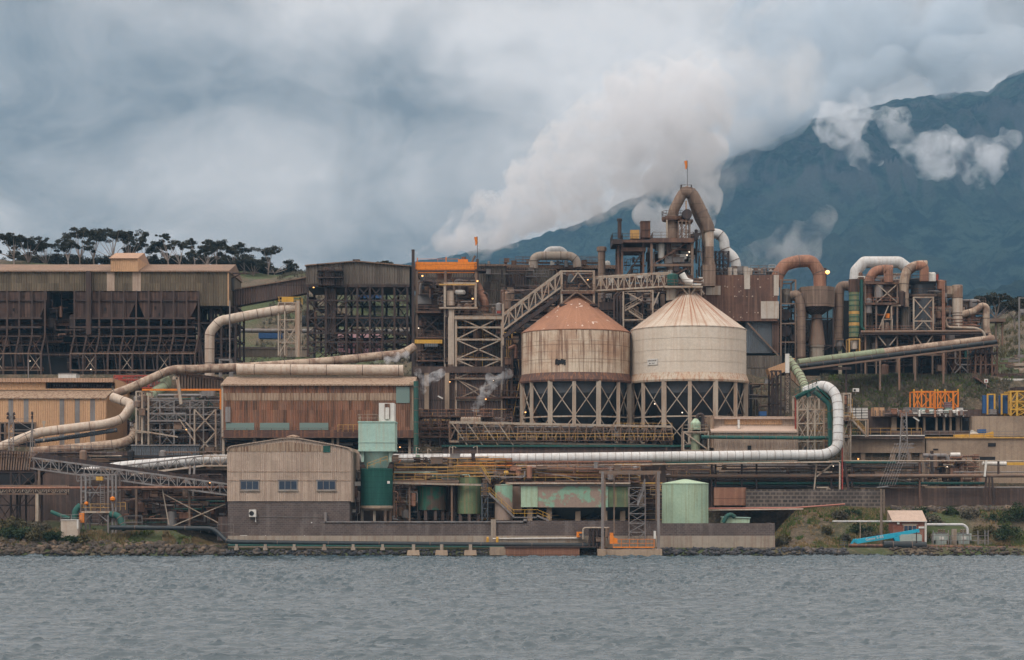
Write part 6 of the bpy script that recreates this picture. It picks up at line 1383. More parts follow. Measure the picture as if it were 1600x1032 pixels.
pipe('bent_stack_pipe', 'pale rusty pipe bending down at the right end of the plant', [(1502, 492, 80), (1524, 486, 80), (1534, 478, 80), (1541, 480, 80), (1541, 512, 80), (1543, 522, 80), (1549, 537, 79)], .68, 'rusty_pipe', .8, 3)
pipe('thin_pipe', 'thin pale pipe below the barrel stack turning down at its end', [(1477, 500, 77.5), (1480, 512, 77.5), (1526, 513, 77.5), (1538, 520, 77.5), (1539, 532, 77.5)], .26, 'pale_steel', .8)
R = T('high_shelf', 'brown flat shelf on posts beside the tree at right', 'platform', W(1545, 530, 88))
MB().pbox(1522, 1571, 498, 503, 88, 92).build('slab', K['dull_steel'], R)
for x in (1526, 1556, 1566): MB().beam(W(x, 503, 89), W(x, 540, 89), .35).build('post', K['dull_steel'], R)

# inclined conveyor with green cover
R = T('green_conveyor', 'long conveyor with green cover sloping up to the right', 'conveyor', W(1400, 570, 68))
MB().beam(W(1247, 571, 66), W(1556, 533, 74), 2.4, .5).build('belt_frame', K['rust_steel'], R)
pipe_mesh(P3([(1247, 567, 66), (1380, 550, 69.5)]), .72, 0, 4.5, 14, 1.04).build('cover', K['green_pipe'], R); pipe_mesh(P3([(1380, 550, 69.5), (1552, 529, 74)]), .66, 0, 4.5, 14, 1.04).build('cover', K['rusty_pipe'], R)
pipe_mesh(P3([(1247, 573, 64.6), (1557, 534.5, 72.6)]), .42, 0, 3.3, 12, 1.1).build('black_pipe', K['black'], R)
MB().beam(W(1240, 579, 65), W(1556, 540, 73), 2, .35).build('lower_frame', K['dull_steel'], R)
for x, y0, y1 in ((1322, 566, 650), (1375, 562, 610), (1405, 560, 610), (1430, 555, 595), (1474, 552, 600)): MB().beam(W(x, y0, 67), W(x, y1, 67), .34).build('column', K['dark_steel' if x == 1322 else 'dull_steel'], R)
MB().beam(W(1260, 576, 66), W(1330, 576, 66), .3, .5).build('beam', K['dark_steel'], R)
R = T('head_frame', 'dense dark rusty frame at the top end of the green conveyor', 'steel frame', W(1540, 600, 73))
frame(R, [1524, 1532, 1540, 1550, 1558], [612, 590, 570, 552, 536], 73, 77, 'rust_steel', .3, 2, 1, seed=90); clutter(R, 1524, 1558, 536, 600, 74, 76, 20, 91, ('dark_steel', 'rust_steel'), .8); MB().pbox(1521, 1560, 551, 553, 72.6, 77.3).build('beam', K['dark_steel'], R)
stair(R, W(1546, 605, 70), W(1522, 588, 70), 1.2, 'rust_steel')

# transfer near the silo: green duct, white post, trestle
R = T('white_post', 'white column on a dark lattice post right of the cream silo', 'post', W(1231, 648, 46))
MB().pbox(1227.5, 1233.5, 553, 583, 46, 46.7).build('casing', K['white'], R); MB().pbox(1228.5, 1232.5, 583, 645, 46.2, 46.6).build('pale_core', K['cream_pipe'], R); frame(R, [1226.5, 1234.5], [648] + list(range(640, 582, -8)), 46, 46.9, 'dark_steel', .13, 1, 1, seed=3, dens=1)
pipe('green_white_duct', 'ringed duct going from pale green to white behind the white post', [(1232, 562, 50), (1240, 572, 48), (1252, 590, 44), (1258, 605, 40), (1259, 613, 36)], .78, 'green_pipe', 1.2, 1.4, cat='duct')
R = T('tan_gallery', 'tan clad gallery stub left of the white post', 'gallery', W(1215, 590, 56))
MB().prism([(1200, 576), (1228, 566), (1228, 580), (1205, 592)], 56, 60).build('casing', K['tan_clad'], R); MB().prism([(1236, 572), (1252, 590), (1252, 607), (1236, 592)], 54, 55).build('casing', K['cream_roof'], R); frame(R, [1206, 1213, 1220], [660, 630, 600, 580], 54, 58, 'dark_steel', .3, 2, 1, seed=94)
clutter(R, 1170, 1226, 600, 655, 60, 68, 30, 95, ('dull_steel', 'rust_steel', 'grey_steel', 'dark_steel'), .8); MB().pbox(1187, 1198, 643, 650, 48, 50).build('blue_bin', K['blue'], R)
R = T('duct_trestle', 'pale braced trestle holding the top bend of the white pipe', 'trestle', W(1275, 700, 26))
frame(R, [1246, 1262, 1273, 1287], [715, 690, 662, 640, 618], 26, 31, 'pale_steel', .26, 2, 1, seed=96, dens=.85)
pipe_mesh(P3([(1243, 622, 26), (1262, 612, 25.5), (1264, 620, 25.6)]), .4, .5).build('teal_pipe', K['teal'], R); pipe_mesh(P3([(1272, 612, 25), (1296, 632, 25), (1297, 700, 25)]), .38, .8, 3).build('teal_pipe', K['teal'], R)
MB().beam(W(1243, 620, 25.8), W(1280, 604, 25.8), 1.6, .3).beam(W(1275, 604, 25.4), W(1296, 624, 25.4), 1.4, .3).rail([W(1243, 618, 25), W(1276, 604, 25)], 1.2, .8, .06).rail([W(1276, 604, 25), W(1297, 622, 25)], 1.2, .8, .06).build('walkway', K['dteal'], R)
MB().beam(W(1243, 700, 27), W(1243, 616, 27), .25).beam(W(1246, 640, 27.2), W(1244, 700, 27.2), .15).build('red_post', K['red'], R)
clutter(R, 1244, 1300, 640, 712, 28, 34, 44, 97, ('pale_steel', 'grey_steel', 'teal', 'dull_steel', 'rail_y'), .6)
R = T('tall_stand', 'pale frame with stairs just right of the white pipe riser', 'steel frame', W(1325, 690, 32))
frame(R, [1318, 1329], [762, 720, 683, 650, 615], 32, 34, 'pale_steel', .25, 2, 1, seed=98); stair(R, W(1352, 678, 31.5), W(1331, 656, 31.5), 1, 'pale_steel', 'rail_y'); frame(R, [1329, 1356], [683, 656], 32, 34, 'pale_steel', .22, 2, 0); deck(R, 1312, 1330, 656, 31, 34, 'dull_steel', 'rail_y', .2)
clutter(R, 1314, 1332, 620, 680, 32, 34, 16, 99, ('rail_y', 'rust_duct', 'grey_steel'), .5)

# ------------------------------------------------------------------ low cream building
Y0 = 26
R = T('low_cream_building', 'low cream sheet building with two step pink roof below cream silo', 'building', W(1178, 745, Y0))
z = lambda p: W(0, p, Y0).z
MB().pbox(1116, 1246, 674, 765, Y0, Y0 + 12).build('wall', K['cream_clad'], R); MB().pbox(1112, 1243, 651, 668, Y0 + 3, Y0 + 12).build('upper_wall', K['cream_clad'], R)
def slope(par, px0, px1, pyb, pyt, Ya, Yb, mat, th=.3, name='roof'):
    a, b = W(px0, pyb, Ya), W(px1, pyb, Ya); zt_ = W(0, pyt, Ya).z + (Yb - Ya) * 0; 
    MB().add([(a.x, Ya, a.z), (b.x, Ya, a.z), (b.x, Yb, zt_), (a.x, Yb, zt_), (a.x, Ya, a.z - th), (b.x, Ya, a.z - th), (b.x, Yb, zt_ - th), (a.x, Yb, zt_ - th)], [(0, 1, 2, 3), (7, 6, 5, 4), (4, 5, 1, 0), (5, 6, 2, 1), (6, 7, 3, 2), (7, 4, 0, 3)]).build(name, K[mat], par)
slope(R, 1111, 1246, 673.5, 664.5, Y0 - .4, Y0 + 3, 'pink_roof'); slope(R, 1110, 1244, 652.5, 649, Y0 + 2.4, Y0 + 12.5, 'pink_roof')
MB().pbox(1132, 1222, 654, 663.5, Y0 + 2.9, Y0 + 3.1).build('ochre_band', K['tan_clad'], R); MB().pbox(1153, 1156, 656, 670, Y0 + .8, Y0 + 1.3).build('white_vent', K['white'], R); MB().pbox(1168, 1174, 696.5, 703, Y0 - .1, Y0).build('vent', K['void'], R)
MB().pbox(1110, 1116, 650, 700, Y0 + 1, Y0 + 12).build('end_wall', K['cream_roof'], R)
MB().pbox(1116, 1246, 731, 768, Y0 - .2, Y0).build('lower_wall', K['concrete'], R)
for y in (737, 747): MB().pbox(1116, 1246, y, y + 1, Y0 - .3, Y0 - .1).build('seam', K['dull_steel'], R)
pipe('teal_header', 'dark teal pipe strapped along the low cream building', [(1096, 683, 25), (1120, 683.5, 25), (1240, 684.5, 25), (1295, 684.5, 25)], .3, 'teal', 0, 2.8)
R = T('green_scrubber', 'light green domed vessel with curved black pipe beside cream silo leg', 'vessel', W(1086, 712, 28))
c = W(1087, 0, 28); s = S(28); z = lambda p: W(0, p, 28).z
MB().lathe(c, [(8 * s, z(672)), (8 * s, z(661)), (3 * s, z(654.5)), (.02, z(654))], 24).build('dome', K['mint2'], R); MB().lathe(c, [(7 * s, z(708)), (7 * s, z(675))], 24).build('body', K['green_pipe'], R)
pipe_mesh(P3([(1088, 655, 28), (1091, 648, 28), (1098, 648, 28), (1099, 675, 28)]), .3, .7).build('pipe', K['dark_steel'], R); deck(R, 1068, 1108, 675, 27, 30, 'pale_steel', 'pale_steel', .25)
frame(R, [1068, 1107], [712, 704, 675], 27, 30, 'pale_steel', .22, 2, 0); MB().beam(W(1068, 675, 27), W(1105, 702, 27), .2).build('brace', K['pale_steel'], R); clutter(R, 1070, 1106, 660, 705, 28.6, 30, 18, 100, ('grey_steel', 'dull_steel', 'dark_steel'), .5)

# ------------------------------------------------------------------ right concrete walls
Y0 = 37
R = T('columned_wall', 'stained pale concrete wall with tall dark openings between columns', 'wall', W(1380, 770, Y0))
MB().pbox(1318, 1445, 686, 708, Y0, Y0 + 2).build('header', K['concrete'], R); MB().pbox(1318, 1445, 706, 775, Y0 + .9, Y0 + 1.2).build('rear_shade_wall', K['void'], R)  # rear wall coloured near-black so the openings look deep and shaded
for x0, x1 in ((1318, 1327), (1345, 1352), (1391, 1399), (1417, 1424), (1437, 1447)): MB().pbox(x0, x1, 708, 772, Y0 + .2, Y0 + 2).build('column', K['concrete'], R)
for x0, x1, y0, y1 in ((1328, 1390, 708, 722), (1400, 1416, 708, 716)): MB().pbox(x0, x1, y0, y1, Y0 + .7, Y0 + .9).build('opening', K['void'], R)  # black slabs painted as shade at the top of the openings
for x0, x1 in ((1329, 1343), (1360, 1388), (1402, 1412)): MB().pbox(x0, x1, 728, 752, Y0 + .6, Y0 + .9).build('door', K['blue_clad'], R)
MB().pbox(1312, 1445, 681.5, 686, Y0 - 1, Y0 + 3).build('cornice', K['concrete_d'], R); MB().pbox(1312, 1445, 680, 681.5, Y0 - 1.2, Y0 - .8).build('white_edge', K['white'], R)
R = T('plain_wall', 'long plain orange brown stained concrete wall at right', 'wall', W(1530, 770, Y0))
MB().pbox(1447, 1760, 684.5, 775, Y0 + .4, Y0 + 2).build('wall', K['concrete'], R); MB().pbox(1445, 1760, 683, 685.2, Y0 + .1, Y0 + 2.2).build('yellow_edge', K['rail_y'], R)
MB().pbox(1544, 1556, 692.5, 698, Y0 + .3, Y0 + .5).pbox(1521, 1555, 714, 719, Y0 + .3, Y0 + .5).pbox(1458, 1466, 701.5, 703.5, Y0 + .3, Y0 + .5).build('niche', K['void'], R)
MB().rail([W(1312, 681, Y0), W(1440, 681, Y0)], 1.3, 1.8, .06).build('handrail', K['rail_y'], R); MB().rail([W(1445, 684, Y0), W(1700, 684, Y0)], 1.1, 2.6, .06).build('handrail', K['grey_steel'], R)
Y0 = 52
R = T('upper_platform_block', 'concrete bunker with dark bays below the row of white tubs', 'building', W(1450, 676, Y0))
MB().prism([(1382, 648), (1395, 645), (1510, 646), (1518, 650), (1518, 652), (1380, 651)], Y0 - 1, Y0 + 12).build('slab', K['concrete_d'], R)
for x in (1393, 1409, 1432, 1443, 1462, 1474, 1484, 1494, 1500, 1515): MB().pbox(x, x + (3 if x not in (1393, 1494) else 8), 652, 676, Y0, Y0 + .6).build('column', K['concrete'], R)
MB().pbox(1385, 1518, 651, 678, Y0 + 4, Y0 + 4.3).build('rear_shade_wall', K['void'], R); MB().pbox(1355, 1394, 652, 677, Y0 + 1, Y0 + 3).build('side_wall', K['concrete_d'], R); MB().pbox(1385, 1518, 673, 680, Y0 - .3, Y0 + .8).build('kerb', K['concrete_d'], R)  # rear wall coloured near-black as shade inside the bays
MB().beam(W(1427, 652, Y0 - 1.5), W(1436, 658, Y0 - 1.5), .25).build('strip_light', K['white'], R)
R = T('upper_wall', 'brown concrete wall below the yellow lattice frames at far right', 'wall', W(1570, 676, 50)); MB().pbox(1519, 1760, 650.5, 682, 50, 51).build('wall', K['concrete'], R)
R = T('bank_terrace_wall', 'low dark stone retaining wall below the grassy slope', 'wall', W(1450, 650, 61)); MB().pbox(1330, 1760, 640, 652, 60.6, 61.2).build('wall', K['concrete_d'], R)
# yellow frames
g = 'yellow lattice frames on the right terrace'
for x0, x1, lab in ((1428, 1461, 'orange yellow cube lattice frame, left of the pair on the terrace'), (1465, 1497, 'orange yellow cube lattice frame, right of the pair on the terrace')):
    R = T('lattice_cube', lab, 'steel frame', W((x0 + x1) / 2, 640, 57), g); xm = x0 + (x1 - x0) * .36
    frame(R, [x0, xm, x1 - 8, x1], [640, 637, 612], 57, 60.5, 'orange', .22, 2, 0)
    for a, b in (((x0, 637), (xm, 613)), ((x0, 613), (xm, 637)), ((xm, 637), (x1, 613)), ((xm, 613), (x1, 637))): MB().beam(W(*a, 57), W(*b, 57), .15).build('cross_brace', K['orange'], R)
    for x in (x0, xm, x1): MB().beam(W(x, 612, 57), W(x, 608.5, 57), .25).build('lug', K['yellow'], R)
R = T('yellow_machine', 'bright yellow lattice machine cut by the right frame edge', 'machine', W(1590, 645, 56)); frame(R, [1579, 1589, 1612], [650, 640, 628, 612], 56, 60, 'yellow', .34, 2, 1, seed=2, dens=1); MB().pbox(1586, 1640, 605, 612, 56, 60).build('head', K['dark_steel'], R)
for x0, x1, lab in ((1536, 1556, 'dark blue panel in a yellow frame, left of two'), (1562, 1578, 'dark blue panel in a yellow frame, right of two')):
    R = T('blue_screen', lab, 'panel', W(x0, 650, 57), 'blue panels with yellow frames'); MB().pbox(x0, x1, 618, 646, 57.6, 58.4).build('panel', K['blue'], R); frame(R, [x1 - 13, x1 - 2], [648, 616.5], 57, 57.5, 'yellow', .28, 1, 0)
# tubs
rnd = random.Random(17)
def tub(cx, y, Y, mat, w, label):
    o = T('storage_tub', label, 'container', W(cx, y, Y), 'storage tubs along the right terrace'); s = S(Y); h = rnd.uniform(8, 10) if y > 646 else 9
    MB().pbox(cx - w / 2, cx + w / 2, y - h, y - 1, Y, Y + 1.3).build('tank', K[mat], o); m_ = MB()
    for k in range(3): m_.pbox(cx - w / 2 - .3, cx + w / 2 + .3, y - h + k * h / 2.4, y - h + k * h / 2.4 + .8, Y - .08, Y + 1.38)
    m_.pbox(cx - w / 2, cx + w / 2, y - 1, y, Y, Y + 1.3); m_.build('cage', K['grey_steel'], o)
n = 0
for row, y in (('upper', 646), ('lower', 655)):
    for cx, nm in ((1333, 'left'), (1341, 'middle'), (1351.5, 'right')): tub(cx, y, 50, 'white', 9, f'white caged tub in the {row} layer, {nm} of three beside the pale stairs')
for cx, mt, nm in ((1398, 'white', 'white tub left of the tub row under the pylon top'), (1418, 'grey_steel', 'grey tub near the pylon under the yellow frames'), (1430, 'grey_steel', 'grey tub under the left yellow frame, first'), (1442, 'mint', 'pale green tub under the left yellow frame'), (1454, 'mint', 'pale green tub under the gap of the yellow frames'),
                   (1470, 'white', 'small white tub under the right yellow frame'), (1483, 'mint', 'pale green tub below a lilac tub'), (1500, 'white', 'white tub at the right end of the tub row'), (1552, 'grey_steel', 'grey tub before the blue panels')):
    tub(cx, 646.2 if cx < 1540 else 648, 51.5, mt, 10 if cx != 1470 else 6, nm)
tub(1482, 637.5, 51.6, 'purple', 10, 'lilac tub on top of the pale green tub')
R = T('site_crate', 'tan plywood crate between white tubs and the bunker', 'crate', W(1373, 650, 51)); MB().pbox(1364, 1383, 637, 650, 51, 53).build('box', K['tan_clad'], R); m_ = MB(); [m_.pbox(x, x + 1, 637, 650, 50.9, 51) for x in (1364, 1373, 1382)]; m_.build('batten', K['wood'], R)
R = T('terrace_litter', 'jumble of drums and pipes on the terrace left of the tub row', 'scrap', W(1390, 648, 51)); clutter(R, 1362, 1512, 642, 650, 49.5, 51, 40, 101, ('white', 'grey_steel', 'dull_steel', 'rust_duct'), .4, 'cvvpp')
R = T('excavator_arm', 'yellow boom and blue cab folded on the right wall top', 'machine', W(1550, 683, 38)); MB().beam(W(1490, 681.5, 38), W(1552, 680, 38), .5, .6).beam(W(1535, 682, 38), W(1552, 677, 38), .6).build('boom', K['yellow'], R); MB().pbox(1530, 1541, 671, 677, 38, 39.5).build('cab', K['blue'], R); MB().prism([(1517, 680), (1519, 672), (1530, 678), (1530, 681)], 38, 39).build('bucket', K['white'], R)
R = T('hazard_sign', 'small white sign board on the grassy slope left', 'sign', W(1337, 612, 62)); MB().pbox(1332.5, 1342.5, 607, 612.5, 62, 62.1).build('board', K['white'], R); MB().pbox(1334, 1337, 608.5, 611.5, 61.9, 62).build('symbol', K['void'], R); MB().beam(W(1337, 612, 62.1), W(1337, 617, 62.1), .1).build('post', K['grey_steel'], R)
R = T('hazard_sign', 'small white sign board at the foot of the dark head frame', 'sign', W(1541, 600, 68)); MB().pbox(1538, 1544, 592.5, 598.5, 68, 68.1).build('board', K['white'], R); MB().pbox(1540, 1542, 594, 597, 67.9, 68).build('symbol', K['red'], R); MB().beam(W(1541, 598, 68.1), W(1541, 608, 68.1), .1).build('post', K['grey_steel'], R)
R = T('white_tankhouse', 'low white building with dark windows at far right edge', 'building', W(1590, 608, 72)); MB().pbox(1562, 1700, 592, 608, 72, 80).build('wall', K['white'], R); m_ = MB(); [m_.pbox(x, x + 3, 595, 601, 71.9, 72) for x in (1565, 1571, 1577, 1590)]; m_.build('window', K['glass'], R); MB().pbox(1560, 1702, 584, 592, 73, 80).build('upper_wall', K['rust_sheet'], R)
R = T('lamp_mast', 'pale lattice light mast against the hill at the right edge', 'mast', W(1594, 560, 110)); m_ = MB().beam(W(1592.5, 575, 110), W(1592.5, 465, 110), .3); m_.beam(W(1592.5, 466, 110), W(1604, 466, 110), .2).beam(W(1592.5, 484, 110), W(1602, 484, 110), .2).beam(W(1592.5, 495, 110), W(1602, 484, 110), .15); m_.build('pole', K['grey_steel'], R); MB().pbox(1594, 1606, 483, 489, 109.6, 110).build('panel', K['grey_steel'], R)
R = T('stockyard_rows', 'rows of grey stacked pipes and rails on the yard at far right', 'stockpile', W(1585, 560, 95))
rnd = random.Random(4)
for i in range(22): y = rnd.uniform(555, 583); x = rnd.uniform(1560, 1600); MB().beam(W(x, y, 90), W(x + rnd.uniform(10, 40), y + rnd.uniform(-1, 1), 90), rnd.choice((.25, .4, .6))).build('rail', K[rnd.choice(('grey_steel', 'pale_steel', 'dull_steel'))], R)

# ------------------------------------------------------------------ pipe racks at lower right
R = T('pipe_rack', 'long multi level pipe rack on dark posts across the lower right', 'pipe rack', W(1300, 780, 24))
for y, r_, mt, x0, x1, Y in ((720.5, .11, 'pale_steel', 1295, 1760, 23), (723, .2, 'teal', 1040, 1400, 22.6), (744.5, .3, 'dull_steel', 1035, 1760, 22.8), (751, .14, 'dark_steel', 1100, 1400, 23.6), (755.5, .24, 'teal', 1110, 1540, 23.8), (760, .18, 'black', 1110, 1380, 24), (762, .12, 'grey_steel', 1480, 1760, 23), (738, .1, 'grey_steel', 1490, 1760, 23.4), (729, .12, 'dark_steel', 1120, 1330, 23.4)):
    MB().tube(P3([(x0, y, Y), (x1, y - (1 if y == 744.5 else 0), Y)]), r_, 10).build('pipe', K[mt], R)
for x in (1112, 1118, 1159, 1182, 1298, 1331, 1437, 1540, 1560): MB().beam(W(x, 722 if x < 1500 else 720, 23.2), W(x + (2 if x == 1298 else 0), 795 if x < 1500 else 742, 23.2), .3).build('post', K['dark_steel' if x != 1437 else 'rust_steel'], R)
for a in ((1541, 1538), (1546, 1546), (1550, 1553)): MB().beam(W(a[0], 745, 22.6), W(a[1], 788, 22.6), .28).build('splay_leg', K['dark_steel'], R)
MB().beam(W(1538.5, 745, 22), W(1541, 720, 22), .3).build('white_post', K['white'], R)
for a, b in (((1276, 725), (1270, 786)), ((1301, 725), (1276, 745)), ((1276, 762), (1295, 762)), ((1272, 784), (1294, 763)), ((1294, 763), (1314, 778)), ((1275, 738), (1300, 738))): MB().beam(W(*a, 22.2), W(*b, 22.2), .24).build('pale_brace', K['pale_steel'], R)
MB().tube(P3([(1035, 726, 21.8), (1310, 722, 21.8), (1312, 724, 21.8), (1312, 778, 21.8)]), .14, 8).build('cream_pipe', K['cream_pipe'], R)
MB().beam(W(1316, 700, 22), W(1316, 790, 22), .22).build('red_post', K['red'], R); MB().beam(W(1319, 722, 22.4), W(1330, 790, 22.4), .4).build('dark_leg', K['dark_steel'], R)
clutter(R, 1040, 1120, 728, 756, 23, 25, 26, 110, ('dark_steel', 'grey_steel', 'dull_steel', 'rail_y'), .6); clutter(R, 1116, 1440, 724, 762, 23.6, 26, 120, 111, ('dark_steel', 'rust_steel', 'grey_steel', 'dull_steel'), .55, 'pppptbch')
R = T('valve_station', 'rusty cluster of pipes valves and handrails before the plain wall', 'pipework', W(1490, 765, 30)); clutter(R, 1445, 1530, 712, 762, 28, 33, 110, 112, ('rust_duct', 'dull_steel', 'grey_steel', 'rust_steel', 'rail_y', 'dark_steel', 'pale_steel'), .7)
pipe_mesh(P3([(1442, 712, 28), (1480, 712, 28), (1482, 722, 28)]), .35, .7, 2).build('pipe', K['grey_steel'], R); MB().tube(P3([(1485, 711, 29), (1500, 711, 29)]), .38, 12).build('pale_tank', K['white'], R); MB().beam(W(1456, 705, 28), W(1456, 745, 28), .5).build('post', K['dark_steel'], R)
MB().tube(P3([(1535, 724, 34), (1572, 725, 34)]), .4, 12).build('pale_tank', K['white'], R); MB().beam(W(1573, 725, 34), W(1610, 725, 34), .5).build('yellow_beam', K['yellow'], R)
lamp('bright amber lamp in the first opening of the columned wall', 1341, 717.5, 35.5, r=.25); lamp('small white lamp among the pipes before the plain wall', 1480, 729.5, 28, 'lamp_white', r=.16); lamp('white lamp under the bend of the white pipe', 1302, 728.5, 21.5, 'lamp_white', r=.16)
lamp('small amber lamp near the foot of the green conveyor', 1240, 561, 60, r=.2)
R = T('power_pylon', 'slender steel lattice power pylon before the columned wall', 'pylon', W(1408, 790, 28)); P_ = 28
legs = [((1409, 645), (1406, 700), (1398, 790)), ((1416, 645), (1418, 700), (1432, 790))]
for l in legs: MB().beam(W(*l[0], P_), W(*l[1], P_), .2).beam(W(*l[1], P_), W(*l[2], P_), .24).build('leg', K['grey_steel'], R)
m_ = MB()
for i in range(16):
    t0, t1 = i / 16, (i + 1) / 16; f = lambda t, k: np.interp(645 + 145 * t, [p[1] for p in legs[k]], [p[0] for p in legs[k]])
    m_.beam(W(f(t0, 0), 645 + 145 * t0, P_), W(f(t1, 1), 645 + 145 * t1, P_), .09).beam(W(f(t0, 1), 645 + 145 * t0, P_), W(f(t1, 0), 645 + 145 * t1, P_), .09)
m_.build('lattice', K['grey_steel'], R)
for y in (694, 700): MB().beam(W(1397, y, P_), W(1428, y, P_), .18).build('cross_arm', K['grey_steel'], R)
m_ = MB(); [m_.beam(W(x, 694, P_ - .3), W(x - 24, 759, 9), .035) for x in (1398, 1402, 1406, 1410, 1414, 1418, 1422)]; m_.build('cable', K['grey_steel'], R)
g = 'wooden poles left of the brick hut'
R = T('power_pole', 'grey wooden pole with cross arm, the taller of the pair left of the hut', 'pole', W(1377, 852, 7)); MB().lathe(W(1377, 0, 7), [(.24, W(0, 852, 7).z), (.17, W(0, 764, 7).z)], 10).build('shaft', K['wood'], R); MB().beam(W(1370, 762, 7), W(1388, 760, 7), .18).build('cross_arm', K['grey_steel'], R)
R = T('power_pole', 'grey wooden pole ending higher up the bank just behind the tall pole', 'pole', W(1381, 806, 16)); MB().lathe(W(1381.5, 0, 16), [(.16, W(0, 806, 16).z), (.12, W(0, 765, 16).z)], 10).build('shaft', K['wood'], R)
R = T('crib_wall', 'dark grey crib block retaining wall below the pipe rack', 'wall', W(1250, 792, 21)); MB().pbox(1166, 1380, 765, 797, 21, 22.4).build('wall', K['gabion'], R)
R = T('orange_brick_wall', 'low orange brown wall between mint tank and crib wall', 'wall', W(1140, 780, 22)); MB().pbox(1116, 1166, 762, 790, 22, 23).build('wall', K['rust_duct'], R); MB().pbox(1040, 1116, 730, 800, 25, 26).build('dark_wall', K['concrete_d'], R)
R = T('eroded_wall', 'broken dark wall and rubble edge under the valve station', 'wall', W(1500, 780, 26)); MB().pbox(1380, 1600, 763, 790, 25, 28).build('wall', K['concrete_d'], R); MB().pbox(1445, 1760, 760, 763, 25.2, 30).build('slab', K['concrete'], R)
pipe('salmon_pipe', 'long thin salmon pink pipe along the top of the right bank', [(1105, 795, 15), (1240, 794, 17), (1320, 788, 19)], .13, 'red_pipe', 0, 0)
pipe('cream_rail', 'thin cream pipe just under the salmon pink pipe', [(1100, 797.5, 15), (1255, 796, 17)], .12, 'cream_pipe', 0, 0)

# ------------------------------------------------------------------ hut, boom lift, transformers on the shore
Y0 = 8
R = T('brick_hut', 'small red brick hut with pink sheet roof on the right shore', 'hut', W(1420, 853, Y0)); z = lambda p: W(0, p, Y0).z
MB().pbox(1396, 1446, 815, 854, Y0, Y0 + 4).build('wall', K['brick_red'], R)
a, b = W(1394, 815.5, Y0), W(1448, 815.5, Y0); t0 = z(798)
MB().add([(a.x, Y0 - .4, a.z), (b.x, Y0 - .4, a.z), (b.x - .3, Y0 + 2, t0), (a.x - .4, Y0 + 2, t0), (a.x, Y0 + 4.4, a.z), (b.x, Y0 + 4.4, a.z)], [(0, 1, 2, 3), (3, 2, 5, 4), (0, 3, 4), (1, 5, 2), (0, 4, 5, 1)]).build('roof', K['pink_roof'], R)
wn = MB().pbox(1412, 1432, 820.5, 832, Y0 - .12, Y0).build('window', K['pale_steel'], R); m_ = MB(); [m_.pbox(x, x + 5.4, 822, 831, Y0 - .16, Y0 - .05) for x in (1413, 1419.5, 1426)]; m_.build('pane', K['glass'], wn)
MB().pbox(1410, 1434, 818.5, 820.5, Y0 - .1, Y0).build('lintel', K['concrete_p'], R); MB().pbox(1435.5, 1444.5, 823, 826, Y0 - .12, Y0).build('sign', K['white'], R); MB().pbox(1402, 1405.5, 816, 819.5, Y0 - .2, Y0).build('lamp_box', K['white'], R)
MB().pbox(1445, 1448, 815, 854, Y0 - .2, Y0 + .1).build('corner_pipe', K['white'], R); MB().beam(W(1394, 815, Y0 - .3), W(1448, 815, Y0 - .3), .15).build('gutter', K['white'], R)
R = T('boom_lift', 'turquoise boom lift parked low along the right shore', 'boom lift', W(1400, 852, 5)); Y0 = 5
MB().beam(W(1335, 846, Y0), W(1436, 829.5, Y0), .6, .55).build('boom', K['lift_blue'], R); MB().beam(W(1338, 847, Y0 - .15), W(1398, 837.5, Y0 - .15), .5, .62).build('outer_boom', K['lift_blue'], R)
MB().beam(W(1335, 843, Y0), W(1330, 851, Y0), .3).beam(W(1336, 843, Y0), W(1342, 848, Y0), .4).build('jib', K['lift_blue'], R)
MB().prism([(1396, 840), (1405, 838), (1406, 846), (1399, 846)], Y0 - .6, Y0 + 1).build('turret', K['lift_blue'], R)
cw = MB().prism([(1406, 846), (1406, 838), (1409, 835.5), (1438, 835), (1440.5, 837), (1440.5, 846)], Y0 - .6, Y0 + 1.6).build('engine_cover', K['tx_grey'], R)
MB().pbox(1404, 1440, 846, 849, Y0 - .2, Y0 + 2.4).build('chassis', K['dark_steel'], R)
for x in (1410, 1434):
    for yy in (Y0 - .5, Y0 + 2.2): cc = W(x, 850.5, Y0); cc.y = yy; MB().tube([cc, cc + Vector((0, .45, 0))], .5, 18).build('wheel', K['void'], R)
bk = MB().rail([W(1312, 852, Y0 - .6), W(1324, 852, Y0 - .6), W(1324, 852, Y0 + .6), W(1312, 852, Y0 + .6), W(1312, 852, Y0 - .6)], 1.1, .6, .06, 3); bk.pbox(1312, 1324, 851.4, 852.2, Y0 - .6, Y0 + .6); bk.build('basket', K['blue_clad'], R)
d = (W(1436, 829, Y0) - W(1335, 846, Y0)).normalized(); text('Genie S-85', W(1352, 845.4, Y0) + Vector((0, -.45, 0)), .62, 'white', R, rot=-math.atan2(d.z, d.x), sx=1.05)
pipe('black_ground_pipe', 'fat black pipe length lying in front of the boom lift', [(1380, 851.5, 3.4), (1447, 853, 3.4)], .62, 'black', 0, 3)
pipe('rusty_ground_pipe', 'long thin rusty pipe on the shore grass left and right of the hut', [(1326, 852.5, 3.9), (1380, 853, 3.9), (1450, 854, 4.2), (1586, 857, 4.2)], .26, 'skirt_rust', 0, 8)
R = T('white_bollard_pipe', 'pale stub of pipe by the black pipe end', 'post', W(1450, 855, 3)); MB().beam(W(1390, 853, 4.4), W(1390, 845, 4.4), .12).beam(W(1432, 853, 3), W(1432, 832, 3), .14).build('post', K['dark_steel'], R)
